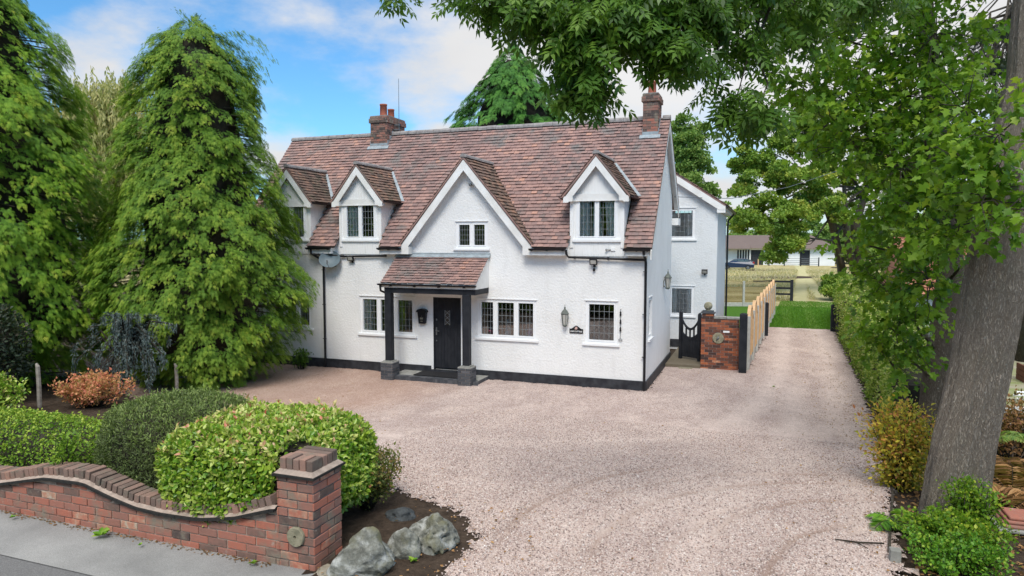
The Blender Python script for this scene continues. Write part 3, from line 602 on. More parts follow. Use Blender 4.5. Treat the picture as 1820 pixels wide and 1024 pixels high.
# verge boards and soffits of the main roof
def slopeboard(mb, x0, x1, ya, za, yb, zb, drop0, drop1):
    mb.prism([(x0, ya, za-drop0), (x0, yb, zb-drop0), (x0, yb, zb-drop1), (x0, ya, za-drop1)], (x1-x0, 0, 0))
for xa, xb in ((.125, .155), (-13.04, -13.01)):
    for q_ in ((-.32, 3.70, 2.95, 7.44, .055, .27), (2.95, 7.44, 5.62, 4.96, .055, .30)): vb = MB(); slopeboard(vb, xa, xb, *q_); vb.build('barge_board', MT['board'], H)
vb = MB()
slopeboard(vb, .001, .124, -.1, 3.95, 2.95, 7.44, .07, .085); slopeboard(vb, .001, .124, 2.95, 7.44, 5.55, 5.02, .07, .10)
vb.box(.001, .20, 5.02, 5.62, 4.40, 4.62)
vb.build('verge_soffit', MT['board'], H)
# eaves boxes + gutters
def gutter(mb, p, q, rad=.055, n=6):
    p = np.array(p, float); q = np.array(q, float); A = (q-p)/np.linalg.norm(q-p); B = np.cross((0, 0, 1.), A); vs = []
    for e in (p, q):
        for k in range(n+1): th = PI+PI*k/n; vs.append(e+B*math.cos(th)*rad+np.array([0, 0, math.sin(th)*rad]))
        for k in range(n+1)[::-1]: th = PI+PI*k/n; vs.append(e+B*math.cos(th)*rad*.8+np.array([0, 0, math.sin(th)*rad*.8]))
    k = 2*(n+1); mb.add(vs, [(i, (i+1) % k, k+(i+1) % k, k+i) for i in range(k)]+[tuple(range(k)), tuple(range(k, 2*k))[::-1]])
SEG = [(VL+.02, DC[0]-DW-.02), (DC[0]+DW+.02, DC[1]-DW-.12), (DC[1]+DW+.02, GX-GW+.1), (GX+GW-.1, DC[2]-DW-.03), (DC[2]+DW+.02, VR-.06)]
for a, b_ in SEG:
    eb = MB(); gu = MB(); eb.box(a, b_, -.28, -.001, 3.52, 3.69); gutter(gu, (a-.03, -.345, 3.70), (b_+.03, -.345, 3.70))
    n = int((b_-a)/.5)+1
    for i in range(n+1): x = a+.04+(b_-a-.08)*i/n; gu.box(x-.012, x+.012, -.41, -.281, 3.635, 3.66)
    eb.build('eaves_box', MT['board'], H); gu.build('gutter', MT['blackpl'], H)
dp = MB()
def clips(mb, x, y, z0, z1, n, ax=0):
    for i in range(n): z = z0+(z1-z0)*i/(n-1); mb.lathe((x, y, z), [(.036, 0), (.036, .035)], 10); mb.box(x-.07, x+.02, y-.01, y+.05, z+.01, z+.025)
dp.tube([(-.02, -.08, .02), (-.02, -.08, 3.35), (-.04, -.10, 3.46), (-.04, -.33, 3.60), (-.04, -.34, 3.66)], .034, 10); clips(dp, -.02, -.08, .9, 3.1, 3)
dp.tube([(-2.05, -.34, 3.66), (-2.05, -.30, 3.56), (-2.05, -.09, 3.47), (-1.2, -.085, 3.45), (-.05, -.085, 3.42)], .032, 10); dp.box(-1.9, -1.87, -.13, -.01, 3.43, 3.50); dp.box(-1.0, -.97, -.13, -.01, 3.41, 3.48)
dp.build('downpipe', MT['blackpl'], H)
dp = MB(); dp.tube([(-9.72, -.08, .02), (-9.72, -.08, 3.2), (-9.76, -.1, 3.32), (-9.98, -.32, 3.52), (-9.98, -.34, 3.66)], .034, 10); clips(dp, -9.72, -.08, .9, 3.0, 3)
dp.tube([(-9.7, -.07, 3.42), (-7.55, -.07, 3.46)], .03, 8); dp.tube([(-9.95, -.32, 3.50), (-9.0, -.06, 3.45)], .03, 8)
dp.build('downpipe', MT['blackpl'], H)
# front gable roof
GRZ, GFZ, gy = 6.20, 3.74, -.26
gs = GW/(GRZ-GFZ)
gm = MB(); gt = MB(); gl_ = math.hypot(GW, GRZ-GFZ)
for sg in (-1, 1):
    Nn = np.array([sg*(GRZ-GFZ), 0, GW])/gl_; Vv = np.array([-sg*GW, 0, GRZ-GFZ])/gl_; O = np.array([GX+sg*GW, 0, GFZ]); yr = roofY(GRZ)
    pts = [O+(0, gy, 0), O+(0, roofY(GFZ), 0), np.array([GX, yr, GRZ]), np.array([GX, gy, GRZ])]
    gm.prism([p-Nn*0 for p in pts], -Nn*.05)
    def tst(u, v, sg=sg): z = GFZ+v*(GRZ-GFZ)/gl_; uy = u if sg < 0 else -u; return uy < roofY(z)+.05
    U = (0, 1, 0) if sg < 0 else (0, -1, 0)
    ua, ub = (gy-.03, yr) if sg < 0 else (-yr, -gy+.03)
    tiles(gt, O, (0, -1, 0) if sg > 0 else (0, -1, 0), Vv, Nn, -yr, -gy+.03, gl_-.02, lambda u, v: -u < roofY(GFZ+v*(GRZ-GFZ)/gl_)+.05, sd_=9+sg)
gr = gm.build('front_gable_roof', MT['mossy'], H); gt.build('gable_tiles', MT['mossy'], gr); ridge((GX, gy-.03, GRZ+.0), (GX, roofY(GRZ)+.05, GRZ+.0), 5, .09, gr, 'ridge')
def gable_boards(mb, cx_, hw, zf, za, y, bw, th=.03, box=.22, boxh=.16):
    for sg in (-1, 1):
        s = (za-zf)/hw; d0 = .045*math.hypot(1, s); d1 = bw*math.hypot(1, s); zb = zf-max(d0+.02, boxh); xb = (za-d1-zb)/s
        mb.prism([(cx_+sg*hw, y, zf-d0), (cx_, y, za-d0), (cx_, y, za-d1), (cx_+sg*xb, y, zb), (cx_+sg*hw, y, zb)], (0, th, 0))
gb = MB(); gable_boards(gb, GX, GW-.02, GFZ, GRZ, gy, .235)
for sg in (-1, 1):
    gb.box(*sorted((GX+sg*(GW-.02), GX+sg*(GW-.34))), gy+.002, -.001, 3.52, 3.735)
    s = (GRZ-GFZ)/GW; gb.prism([(GX+sg*(GW-.04), gy+.03, GFZ-.10), (GX, gy+.03, GRZ-.10), (GX, gy+.03, GRZ-.125), (GX+sg*(GW-.04), gy+.03, GFZ-.125)], (0, -gy-.04, 0))
gb.build('barge_board', MT['board'], H)
gv = MB()
for sg in (-1, 1): gv.prism([(GX+sg*GW, gy-.012, GFZ+.012), (GX, gy-.012, GRZ+.012), (GX, gy-.012, GRZ-.045), (GX+sg*GW, gy-.012, GFZ-.045)], (0, .05, 0))
gv.build('verge_mortar', MT['tile'], gr)
# dormers
def dormer(cx_, left=False):
    fm = MB(); y0 = -.02; HWn = .72; zw0, zw1 = 3.94, 5.03; wx = .545
    wall_sheet(fm, cx_-HWn, cx_+HWn, [(cx_-HWn, 5.05), (cx_+HWn, 5.05)], 3.50, [(cx_-wx, cx_+wx, zw0, zw1)], lambda x, z: (x, y0, z), rev=.12)
    fm.add([(cx_-HWn, y0-.01, 5.04), (cx_+HWn, y0-.01, 5.04), (cx_, y0-.01, 5.95)], [(0, 1, 2)])
    for sg in (-1, 1):
        x = cx_+sg*HWn; fm.add([(x, y0, 3.5), (x, y0, 5.06), (x, roofY(5.06)+.05, 5.06), (x, .02, 3.9)], [(0, 1, 2, 3)])
        fm.box(min(x, x-sg*.09), max(x, x-sg*.09), y0-.025, y0-.001, 3.72, 5.04)
    fm.box(cx_-HWn, cx_+HWn, y0-.03, y0-.011, 3.72, 3.86) if False else None
    do = fm.build('dormer', MT['vboard'], H)
    bx, P = face((cx_-wx, y0, zw0), X_, FN); W_, Hh = 2*wx, zw1-zw0; fr = MB(); F_ = .05
    bx(fr, 0, W_, 0, F_, -.06, .01); bx(fr, 0, W_, Hh-F_, Hh, -.06, .01); bx(fr, 0, F_, F_, Hh-F_, -.06, .01); bx(fr, W_-F_, W_, F_, Hh-F_, -.06, .01); bx(fr, W_/2-.022, W_/2+.022, F_, Hh-F_, -.059, .009)
    c_ = MB()
    for a, b_ in ((F_, W_/2-.022), (W_/2+.022, W_-F_)):
        a += .001; b_ -= .001; s = .034
        bx(fr, a, b_, F_+.001, F_+s, -.05, .02); bx(fr, a, b_, Hh-F_-s, Hh-F_-.001, -.05, .02); bx(fr, a, a+s, F_+s, Hh-F_-s, -.05, .02); bx(fr, b_-s, b_, F_+s, Hh-F_-s, -.05, .02)
        g_ = MB(); bx(g_, a+s, b_-s, F_+s, Hh-F_-s, -.03, -.024); g_.build('pane', MT['glass'], do)
        for k in range(1, 4): u = a+s+(b_-a-2*s)*k/4; bx(c_, u-.0045, u+.0045, F_+s, Hh-F_-s, -.023, -.016)
        for k in range(1, 5): z = F_+s+(Hh-2*F_-2*s)*k/5; bx(c_, a+s, b_-s, z-.0045, z+.0045, -.0225, -.0155)
    fr.build('window_frame', MT['upvc'], do); c_.build('leading', MT['came'], do)
    s_ = MB(); bx(s_, -.10, W_+.10, -.06, -.001, -.02, .06); s_.build('sill', MT['upvc'], do)
    q = MB(); cs = {DC[1]: [(.08, .50, .03), (.98, 1.04, 0)], DC[2]: [(.06, .34, .0), (.40, .50, .04), (.58, .68, -.06), (.82, 1.05, -.1)], DC[0]: []}[cx_]
    for (u0, u1, sl) in cs:
        n = max(3, int((u1-u0)/.035)); pts = [(u0+(u1-u0)*i/n, -.085-.018*math.sin(i*2.1)) for i in range(n+1)]
        for i in range(n): a, b_ = pts[i], pts[i+1]; q.quad(P(a[0], .02, a[1]), P(b_[0], .02, b_[1]), P(b_[0]+sl, Hh-.03, b_[1]), P(a[0]+sl, Hh-.03, a[1]))
    if q.v: q.build('curtain', MT['curtain'], do, smooth=True)
    else:
        for k in range(21): bx(q, .05, W_-.05, .04+k*.05, .078+k*.05, -.13, -.118)
        q.build('blind', MT['curtain'], do)
    # roof
    zr, ze, hw, yf = 6.14, 5.06, .89, -.22; ln = math.hypot(hw, zr-ze); rm = MB(); tt = MB(); fl = MB()
    for sg in (-1, 1):
        Nn = np.array([sg*(zr-ze), 0, hw])/ln; Vv = np.array([-sg*hw, 0, zr-ze])/ln; O = np.array([cx_+sg*hw, 0, ze])
        rm.prism([O+(0, yf, 0), O+(0, roofY(ze)+.05, 0), np.array([cx_, roofY(zr)+.05, zr]), np.array([cx_, yf, zr])], -Nn*.045)
        tiles(tt, O, (0, -1, 0), Vv, Nn, -roofY(zr), -yf+.02, ln-.02, lambda u, v: -u < roofY(ze+v*(zr-ze)/ln)+.02, gauge=.11, sd_=int(cx_*10)+sg)
        a = np.array([cx_+sg*(hw+.03), roofY(ze)-.02, ze]); b_ = np.array([cx_+sg*.10, roofY(zr-.12)-.02, zr-.12]); side = np.array([sg*.07, 0.03, .0])
        fl.prism([a+NF*.035, b_+NF*.035, b_+NF*.035+side*.7+VF*.05, a+NF*.035+side*1.2], NF*.022)
    dr_ = rm.build('dormer_roof', MT['mossy'], do); tt.build('dormer_tiles', MT['mossy'], do); ridge((cx_, yf-.03, zr+.005), (cx_, roofY(zr)+.02, zr+.005), 5, .085, do)
    fl.build('flashing', MT['lead'], do)
    bb = MB(); gable_boards(bb, cx_, hw-.03, ze, zr, yf+.005, .20)
    for sg in (-1, 1): bb.box(*(sorted((cx_+sg*(hw-.03), cx_+sg*(hw-.28)))), yf+.006, y0-.012, ze-.13, ze+.0)
    bb.box(cx_-.72, cx_+.72, yf+.14, y0-.03, ze-.125, ze-.10); bb.box(cx_-.62, cx_+.62, yf+.15, yf+.165, ze-.12, ze+.06)
    bb.build('barge_board', MT['board'], do)
    vm = MB()
    for sg in (-1, 1): vm.prism([(cx_+sg*hw, yf-.006, ze+.012), (cx_, yf-.006, zr+.012), (cx_, yf-.006, zr-.045), (cx_+sg*hw, yf-.006, ze-.045)], (0, .05, 0))
    vm.build('verge_mortar', MT['tile'], do)
    for sg in (-1, 1): gg = MB(); gutter(gg, (cx_+sg*(hw+.05), yf+.02, ze-.01), (cx_+sg*(hw+.05), roofY(ze)-.05, ze-.02), .05); gg.build('gutter', MT['blackpl'], do)
for c_ in DC: dormer(c_)
# chimneys
def bricks_face(mb, O, U, Nn, w_, h, bl=.225, bh=.075, joint=.010, dep=.012, test=None, prng=rnd, tone=0.0, z_up=(0, 0, 1), jitter=.002):
    O = np.array(O, float); U = np.array(U, float); Nn = np.array(Nn, float); Zv = np.array(z_up, float); j = 0; z = 0
    while z < h-.01:
        z1 = min(z+bh-joint, h); x = -(j % 2)*bl*.5
        while x < w_-.01:
            a = max(x, 0); b_ = min(x+bl-joint, w_)
            if b_-a > .02 and (test is None or test((a+b_)/2, (z+z1)/2)):
                rr = min(1, max(0, prng.betavariate(2.2, 2)+tone)); dd = dep+prng.uniform(-jitter, jitter)
                mb.obox(O+U*(a+b_)/2+Zv*(z+z1)/2+Nn*dd/2, U, Nn, Zv, (b_-a)/2, dd/2, (z1-z)/2, rr)
            x += bl
        z += bh; j += 1
def brick_block(mb, mm, x0, x1, y0, y1, z0, z1, **k):
    mm.box(x0+.008, x1-.008, y0+.008, y1-.008, z0, z1-.004)
    bricks_face(mb, (x0+.008, y0+.008, z0), (1, 0, 0), (0, -1, 0), x1-x0-.016, z1-z0, **k); bricks_face(mb, (x1-.008, y0+.008, z0), (0, 1, 0), (1, 0, 0), y1-y0-.016, z1-z0, **k)
    bricks_face(mb, (x1-.008, y1-.008, z0), (-1, 0, 0), (0, 1, 0), x1-x0-.016, z1-z0, **k); bricks_face(mb, (x0+.008, y1-.008, z0), (0, -1, 0), (-1, 0, 0), y1-y0-.016, z1-z0, **k)
def chimney(x0, x1, y0, y1, zb, zt_, pots, potc='terracotta'):
    b_ = MB(); mm = MB(); brick_block(b_, mm, x0, x1, y0, y1, zb, zt_-.22, tone=-.2); brick_block(b_, mm, x0-.04, x1+.04, y0-.04, y1+.04, zt_-.215, zt_-.065, tone=-.2); brick_block(b_, mm, x0-.015, x1+.015, y0-.015, y1+.015, zt_-.06, zt_, tone=-.3)
    ch = b_.build('chimney', MT['brick'], H); mm.build('pointing', MT['mortard'], ch)
    cp_ = MB(); cp_.prism([(x0+.0, y0, zt_), (x1, y0, zt_), (x1, y1, zt_), (x0, y1, zt_)], (0, 0, .025)); cp_.build('cement_cap', MT['slabst'], ch)
    for (px, py, h, rad) in pots:
        p_ = MB(); p_.lathe((px, py, zt_+.02), [(rad*1.02, 0), (rad, .03), (rad*.92, h-.05), (rad*1.0, h-.045), (rad*1.02, h), (rad*.85, h), (rad*.8, h-.1)], 16); p_.build('chimney_pot', MT[potc], ch, smooth=True)
    f = MB(); zf = 3.72+(y0+.3)*SL; f.obox(np.array(((x0+x1)/2, y0, zf))-VF*.06+NF*.045, X_, VF, NF, (x1-x0)/2+.08, .07, .006); f.box(x0-.015, x1+.015, y0-.012, y0-.001, zf-.05, zf+.13)
    for sx in (x0-.012, x1+.012):
        for k in range(3): yy = y0+k*.15; zz = 3.72+(yy+.3)*SL; f.box(sx-.006, sx+.006, yy, yy+.14, zz-.02, zz+.22)
    f.build('flashing', MT['lead'], ch); return ch
chimney(-9.63, -9.0, 2.55, 3.75, 6.6, 8.02, [(-9.3, 2.85, .42, .125), (-9.3, 3.35, .34, .115)])
chimney(-.56, -.13, 2.46, 3.15, 6.5, 8.10, [(-.35, 2.75, .38, .12)])
# porch
pr = MB(); pt_ = MB(); PX0, PX1, PYF, PZ0, PZ1 = -7.22, -4.33, -.98, 2.72, 3.47
pl_ = math.hypot(-PYF, PZ1-PZ0); Vv = np.array([0, -PYF, PZ1-PZ0])/pl_; Nn = np.array([0, -(PZ1-PZ0), -PYF])/pl_
pr.prism([(PX0+.01, PYF, PZ0), (PX1-.01, PYF, PZ0), (PX1-.01, -.001, PZ1), (PX0+.01, -.001, PZ1)], -Nn*.03)
for x in (PX0+.02, PX1-.04): pr.prism([(x, PYF+.03, PZ0-.02), (x, -.002, PZ1-.05), (x, -.002, PZ0-.11), (x, PYF+.03, PZ0-.11)], (.02, 0, 0))
pr.box(PX0+.02, PX1-.02, PYF+.01, PYF+.035, PZ0-.11, PZ0-.01); pr.box(PX0+.045, PX1-.045, PYF+.04, -.002, PZ0-.10, PZ0-.085)
po = pr.build('porch', MT['board'], H)
tiles(pt_, (0, PYF, PZ0), X_, Vv, Nn, PX0, PX1, pl_-.02, lambda u, v: True, gauge=.108, sd_=77); pt_.build('porch_tiles', MT['tile'], po)
f = MB(); f.obox(np.array(((PX0+PX1)/2, -.05, PZ1+.015)), X_, Vv, Nn, (PX1-PX0)/2+.03, .08, .008); f.box(PX0-.03, PX1+.03, -.02, -.002, PZ1-.02, PZ1+.09); f.build('flashing', MT['lead'], po)
f = MB(); f.box(-7.12, -4.36, -.94, -.83, 2.46, 2.605); f.box(-4.47, -4.36, -.829, -.002, 2.46, 2.605); f.box(-7.12, -7.01, -.829, -.002, 2.46, 2.605); f.build('beam', MT['black'], po)
for x in (-7.0, -4.64):
    f = MB(); f.box(x-.095, x+.095, -.98, -.79, .56, 2.459); f.build('post', MT['black'], po, bevel=.008)
    b_ = MB(); mm = MB(); brick_block(b_, mm, x-.19, x+.19, -1.075, -.695, 0, .50, tone=0); b0 = b_.build('post_plinth', MT['bluebrick'], po); mm.build('pointing', MT['mortar'], po)
    f = MB(); f.prism([(x-.19, -1.075, .50), (x+.19, -1.075, .50), (x+.19, -.695, .50), (x-.19, -.695, .50)], (0, 0, .03)); f.box(x-.14, x+.14, -1.02, -.75, .53, .56); f.build('plinth_cap', MT['slabst'], po)
g_ = MB(); gutter(g_, (PX0-.05, PYF-.055, PZ0+.0), (PX1+.02, PYF-.055, PZ0+.0), .05); g_.tube([(-7.2, PYF-.05, 2.68), (-7.2, PYF-.02, 2.52), (-7.16, -.74, 2.42), (-7.14, -.72, 2.3), (-7.14, -.72, .55)], .03, 8)
for k in range(4): x = PX0+.35+k*.74; g_.box(x-.02, x+.02, PYF-.11, PYF, PZ0-.075, PZ0-.05)
g_.build('gutter', MT['blackpl'], po)
st = MB(); st.box(-7.0, -4.35, -.93, -.04, 0, .135, 0.35); st2 = MB()
bricks_face(st2, (-6.98, -.95, .0), (1, 0, 0), (0, -1, 0), 2.70, .14, bl=.075, bh=.14, dep=.02); bricks_face(st2, (-4.36, -.95, 0), (.0, 1, 0), (1, 0, 0), .9, .14, bl=.075, bh=.14, dep=.02)
for i in range(35): st2.box(-6.98+i*.075, -6.98+i*.075+.067, -.96, -.78, .135, .148, rnd.random())
so_ = st2.build('porch_step', MT['bluebrick'], po); st.build('step_slab', MT['slabst'], po)
# door
d_ = MB(); d_.box(-6.06, -5.23, .05, .10, .24, 2.27)
for k in range(8): x = -6.05+k*.102; d_.box(x, x+.096, .035, .05, .25, 2.26)
do_ = d_.build('front_door', MT['black'], H)
f = MB(); f.box(-6.08, -6.045, .0, .09, .205, 2.288); f.box(-5.245, -5.21, .0, .09, .205, 2.288); f.box(-6.045, -5.245, .0, .09, 2.25, 2.288); f.build('door_frame', MT['black'], do_)
f = MB(); f.box(-6.15, -5.14, -.05, .05, .14, .20); f.build('threshold', MT['tar'], do_)
f = MB(); f.box(-5.72, -5.56, .02, .034, 1.5, 1.92); f.build('door_light', MT['glass'], do_)
f = MB()
for a, b_ in (((-5.72, 1.5), (-5.56, 1.64)), ((-5.56, 1.5), (-5.72, 1.64)), ((-5.72, 1.64), (-5.56, 1.78)), ((-5.56, 1.64), (-5.72, 1.78)), ((-5.72, 1.78), (-5.56, 1.92)), ((-5.56, 1.78), (-5.72, 1.92)), ((-5.72, 1.5), (-5.72, 1.92)), ((-5.56, 1.5), (-5.56, 1.92))): f.tube([(a[0], .015, a[1]), (b_[0], .015, b_[1])], .007, 5)
f.build('door_light_leading', MT['came'], do_)
f = MB(); f.box(-6.01, -5.97, .018, .034, 1.2, 1.42); f.tube([(-5.99, .02, 1.33), (-5.99, -.03, 1.33), (-5.88, -.035, 1.32)], .011, 8); f.lathe((-5.985, .02, 1.62), [(.02, 0), (.02, .05)], 10); f.lathe((-5.985, .02, 1.02), [(.02, 0), (.02, .03)], 10); f.build('door_handle', MT['metal'], do_)
# side extension
EX = MB(); EH = [(-.38, .52, 3.95, 5.05), (-.34, .53, 1.21, 2.28)]
wall_sheet(EX, -4.2, 1.28, [(-4.2, 5.1), (-1.46, 6.95), (1.28, 5.1)], 0, EH, lambda x, z: (x, 7.4, z))
wall_sheet(EX, 7.4, 13.6, [(7.4, 5.1), (13.6, 5.1)], 0, [], lambda y, z: (1.28, y, z), inv=(-1, 0, 0)); EX.quad((-4.2, 13.6, 0), (1.28, 13.6, 0), (1.28, 13.6, 5.1), (-4.2, 13.6, 5.1)); EX.quad((-4.2, 7.4, 0), (-4.2, 13.6, 0), (-4.2, 13.6, 5.1), (-4.2, 7.4, 5.1))
EX.box(-4.2, -.62, 5.0, 7.399, 0, 5.0)
exo = EX.build('extension_wall', MT['render2'], H)
f = MB(); f.box(-.60, 1.31, 7.36, 7.399, .1, .36); f.box(1.281, 1.315, 7.36, 13.6, 0, .36); f.build('extension_plinth', MT['tar'], exo)
ez, ea, ehw, ecx = 5.12, 7.12, 3.02, -1.46; er = MB(); et = MB(); ln = math.hypot(ehw, ea-ez)
for sg in (-1, 1):
    Nn = np.array([sg*(ea-ez), 0, ehw])/ln; Vv = np.array([-sg*ehw, 0, ea-ez])/ln; O = np.array([ecx+sg*ehw, 0, ez])
    er.prism([O+(0, 7.2, 0), O+(0, 13.8, 0), np.array([ecx, 13.8, ea]), np.array([ecx, 7.2, ea])], -Nn*.05)
    tiles(et, O, (0, -1, 0), Vv, Nn, -13.8, -7.17, ln, lambda u, v: True, gauge=.2, tw=.25, sd_=90+sg)
er.build('extension_roof', MT['tile'], exo); et.build('extension_tiles', MT['tile'], exo)
f = MB(); gable_boards(f, ecx, ehw-.02, ez, ea, 7.19, .25); f.box(ecx+ehw-.30, ecx+ehw-.02, 7.2, 7.399, 4.86, 5.09); f.box(1.281, ecx+ehw-.03, 7.4, 13.7, 4.95, 5.06); f.build('barge_board', MT['board'], exo)
for pts, ww in (([(-.38, 7.4, 3.95), .9, 1.1, 2], 0), ([(-.34, 7.4, 1.21), .87, 1.07, 1], 1)):
    O, a, b_, nl = pts; window(H, O, X_, FN, a, b_, 1, 5, 5, curtain=[(.06, .2)] if not ww else [(.06, .26), (.66, .80)], label='upper window of the side extension' if not ww else 'lower window of the side extension')
f = MB(); gutter(f, (1.62, 7.2, 5.08), (1.62, 13.75, 5.06), .06); f.tube([(1.60, 13.2, 5.0), (1.38, 13.3, 4.75), (1.36, 13.3, 4.5), (1.36, 13.3, 0)], .04, 8); f.build('gutter', MT['blackpl'], exo)
# ================================================================== THINGS ON THE HOUSE
def wall_lantern(name, O, Nn, label):
    t0 = thing(name, O, label, 'lantern', 'coach lanterns on the cottage walls'); O = np.array(O, float); Nn = np.array(Nn, float); U = np.cross(Nn, (0, 0, 1)); c = O+Nn*.13
    f = MB(); f.lathe(c+(0, 0, .34), [(.105, 0), (.115, .015), (.06, .10), (.03, .13), (.02, .16), (.028, .18), (.008, .20), (.006, .26)], 6); f.build('lantern_top', MT['verdi'], t0)
    f = MB(); f.lathe(c+(0, 0, .06), [(.055, 0), (.09, .28)], 6); f.build('lamp_glass', MT['lampglass'], t0)
    f = MB(); f.lathe(c, [(.03, 0), (.062, .03), (.062, .058)], 6)
    for k in range(6): a = 2*PI*k/6; f.tube([c+np.array([.058*math.cos(a), .058*math.sin(a), .05]), c+np.array([.096*math.cos(a), .096*math.sin(a), .345])], .007, 4)
    f.build('lantern_cage', MT['verdi'], t0)
    f = MB(); f.obox(O+Nn*.008+(0, 0, .16), U, Nn, (0, 0, 1), .04, .007, .10); f.tube([O+Nn*.01+(0, 0, .12), O+Nn*.06+(0, 0, .03), c+(0, 0, .01)], .011, 6); f.tube([O+Nn*.01+(0, 0, .22), O+Nn*.04+(0, 0, .33), c+(0, 0, .36)], .009, 6); f.build('wall_bracket', MT['verdi'], t0)
wall_lantern('wall_lantern', (-2.13, 0, 1.62), FN, 'weathered coach lantern on the front wall above the black nameplate')
wall_lantern('wall_lantern', (0, 3.2, 2.45), (1, 0, 0), 'weathered coach lantern on the side wall facing the drive')
def floodlight(O, Nn, label, pir=False):
    t0 = thing('floodlight', O, label, 'floodlight', 'floodlights on the cottage walls'); O = np.array(O, float); Nn = np.array(Nn, float); U = np.cross(Nn, (0, 0, 1)); dn = np.array([0, 0, -1.]); tl = Nn*.9-np.array([0, 0, .35]); tl /= np.linalg.norm(tl); tv = np.cross(U, tl)
    c = O+Nn*.12+(0, 0, .05); f = MB(); f.obox(c, U, tl, tv, .10, .03, .075); f.build('lamp_body', MT['blackpl'], t0)
    f = MB(); f.obox(c+tl*.033, U, tl, tv, .075, .003, .05); f.build('lamp_glass', MT['lampglass'], t0)
    f = MB(); f.tube([O+Nn*.005-(0, 0, .05), O+Nn*.06-(0, 0, .04), c-tl*.02], .012, 6); f.obox(O+Nn*.01-(0, 0, .06), U, Nn, (0, 0, 1), .03, .009, .03); f.build('bracket', MT['blackpl'], t0)
    if pir: f = MB(); f.lathe(O+Nn*.05-(0, 0, .20), [(.02, 0), (.035, .02), (.035, .06), (.02, .09)], 10); f.build('motion_sensor', MT['blackpl'], t0)
floodlight((-1.37, 0, 3.31), FN, 'black floodlight with motion sensor on the front wall under the right dormer', True)
floodlight((-8.74, 0, 3.33), FN, 'small black floodlight right of the satellite dish')
floodlight((.88, 7.4, 2.76), FN, 'black floodlight on the grey white extension wall')
# satellite dish
t0 = thing('satellite_dish', (-9.36, 0, 3.3), 'oval grey satellite dish on the front wall beside the left downpipe', 'satellite dish')
c = np.array([-9.36, -.28, 3.36]); Nn = np.array([.35, -.85, .38]); Nn /= np.linalg.norm(Nn); U = np.cross(Nn, (0, 0, 1)); U /= np.linalg.norm(U); W_ = np.cross(U, Nn)
f = MB(); n = 24; vs = [c-Nn*.07]
for k in range(1, 5):
    for j in range(n): a = 2*PI*j/n; rr = k/4; vs.append(c+U*.32*rr*math.cos(a)+W_*.27*rr*math.sin(a)-Nn*.07*(1-rr*rr))
fs = [(0, 1+j, 1+(j+1) % n) for j in range(n)]
for k in range(3): fs += [(1+k*n+j, 1+(k+1)*n+j, 1+(k+1)*n+(j+1) % n, 1+k*n+(j+1) % n) for j in range(n)]
f.add(vs, fs); f.add([np.array(v)-Nn*.012 for v in vs], [q[::-1] for q in fs]); f.build('reflector', MT['dish'], t0, smooth=True)
f = MB(); f.tube([c-Nn*.07-W_*.05, (-9.36, -.12, 3.25), (-9.36, -.005, 3.2)], .016, 8); f.box(-9.40, -9.32, -.012, -.001, 3.12, 3.28); f.build('wall_mount', MT['metal'], t0)
f = MB(); f.tube([c-W_*.26-Nn*.02, c+Nn*.26-W_*.24], .01, 6); f.tube([c+Nn*.24-W_*.25, c+Nn*.28-W_*.15], .024, 8); f.build('receiver_arm', MT['metal'], t0)
# letter box
t0 = thing('letter_box', (-6.4, 0, 1.5), 'black wall letter box with arched lid between window and front door', 'letter box')
f = MB(); f.prism([(-6.50, -.002, 1.52), (-6.30, -.002, 1.52), (-6.265, -.002, 1.86), (-6.535, -.002, 1.86)], (0, -.11, 0)); f.build('box_body', MT['blackpl'], t0, bevel=.006)
f = MB(); f.prism([(-6.57, -.002, 1.85)]+[(-6.4+.165*math.cos(a), -.002, 1.87+.085*math.sin(a)) for a in [PI-k*PI/8 for k in range(9)]]+[(-6.23, -.002, 1.85)], (0, -.135, 0)); f.build('lid', MT['blackpl'], t0, bevel=.005)
f = MB(); f.box(-6.445, -6.355, -.117, -.113, 1.645, 1.70); f.box(-6.435, -6.365, -.117, -.113, 1.58, 1.605); f.lathe((-6.4, -.115, 1.735), [(.012, 0), (.012, .012)], 8); f.build('raised_panel', MT['gold'], t0)
# nameplate
t0 = thing('house_nameplate', (-1.845, 0, 1.44), 'black arched house nameplate with white lettering and pale emblem below the front lantern', 'nameplate')
f = MB(); z0, z1 = 1.445, 1.565
f.prism([(-2.03, -.004, z0), (-1.66, -.004, z0), (-1.66, -.004, z1)]+[(-1.845+x, -.004, z1+.085*(.5+.5*math.cos(x/.15*PI))) for x in (.14, .10, .07, .035, 0, -.035, -.07, -.10, -.14)]+[(-2.03, -.004, z1)], (0, -.018, 0)); f.build('plate', MT['blackpl'], t0)
def lettering(txt, loc, size, parent, m, rx=PI/2, rz=0, ext=.002, name='lettering', sx=1):
    cu = bpy.data.curves.new(name, 'FONT'); cu.body = txt; cu.size = size; cu.extrude = ext; cu.align_x = 'CENTER'; cu.align_y = 'CENTER'; cu.offset = size*.02
    to = bpy.data.objects.new('tmp', cu); COL.objects.link(to); bpy.context.view_layer.update()
    me = bpy.data.meshes.new_from_object(to.evaluated_get(bpy.context.evaluated_depsgraph_get())); bpy.data.objects.remove(to)
    me.transform(Matrix.Rotation(rz, 4, 'Z') @ Matrix.Rotation(rx, 4, 'X') @ Matrix.Diagonal((sx, 1, 1, 1))); me.materials.clear(); me.materials.append(m); return link(name, me, parent, loc)
lettering('GABLE COTTAGE', (-1.845, -.025, 1.497), .052, t0, MT['white'], sx=.80)
f = MB(); f.prism([(-1.885, -.023, 1.555), (-1.85, -.023, 1.55), (-1.815, -.023, 1.56), (-1.81, -.023, 1.60), (-1.845, -.023, 1.632), (-1.878, -.023, 1.595)], (0, -.004, 0)); f.build('emblem', MT['pinkish'], t0)
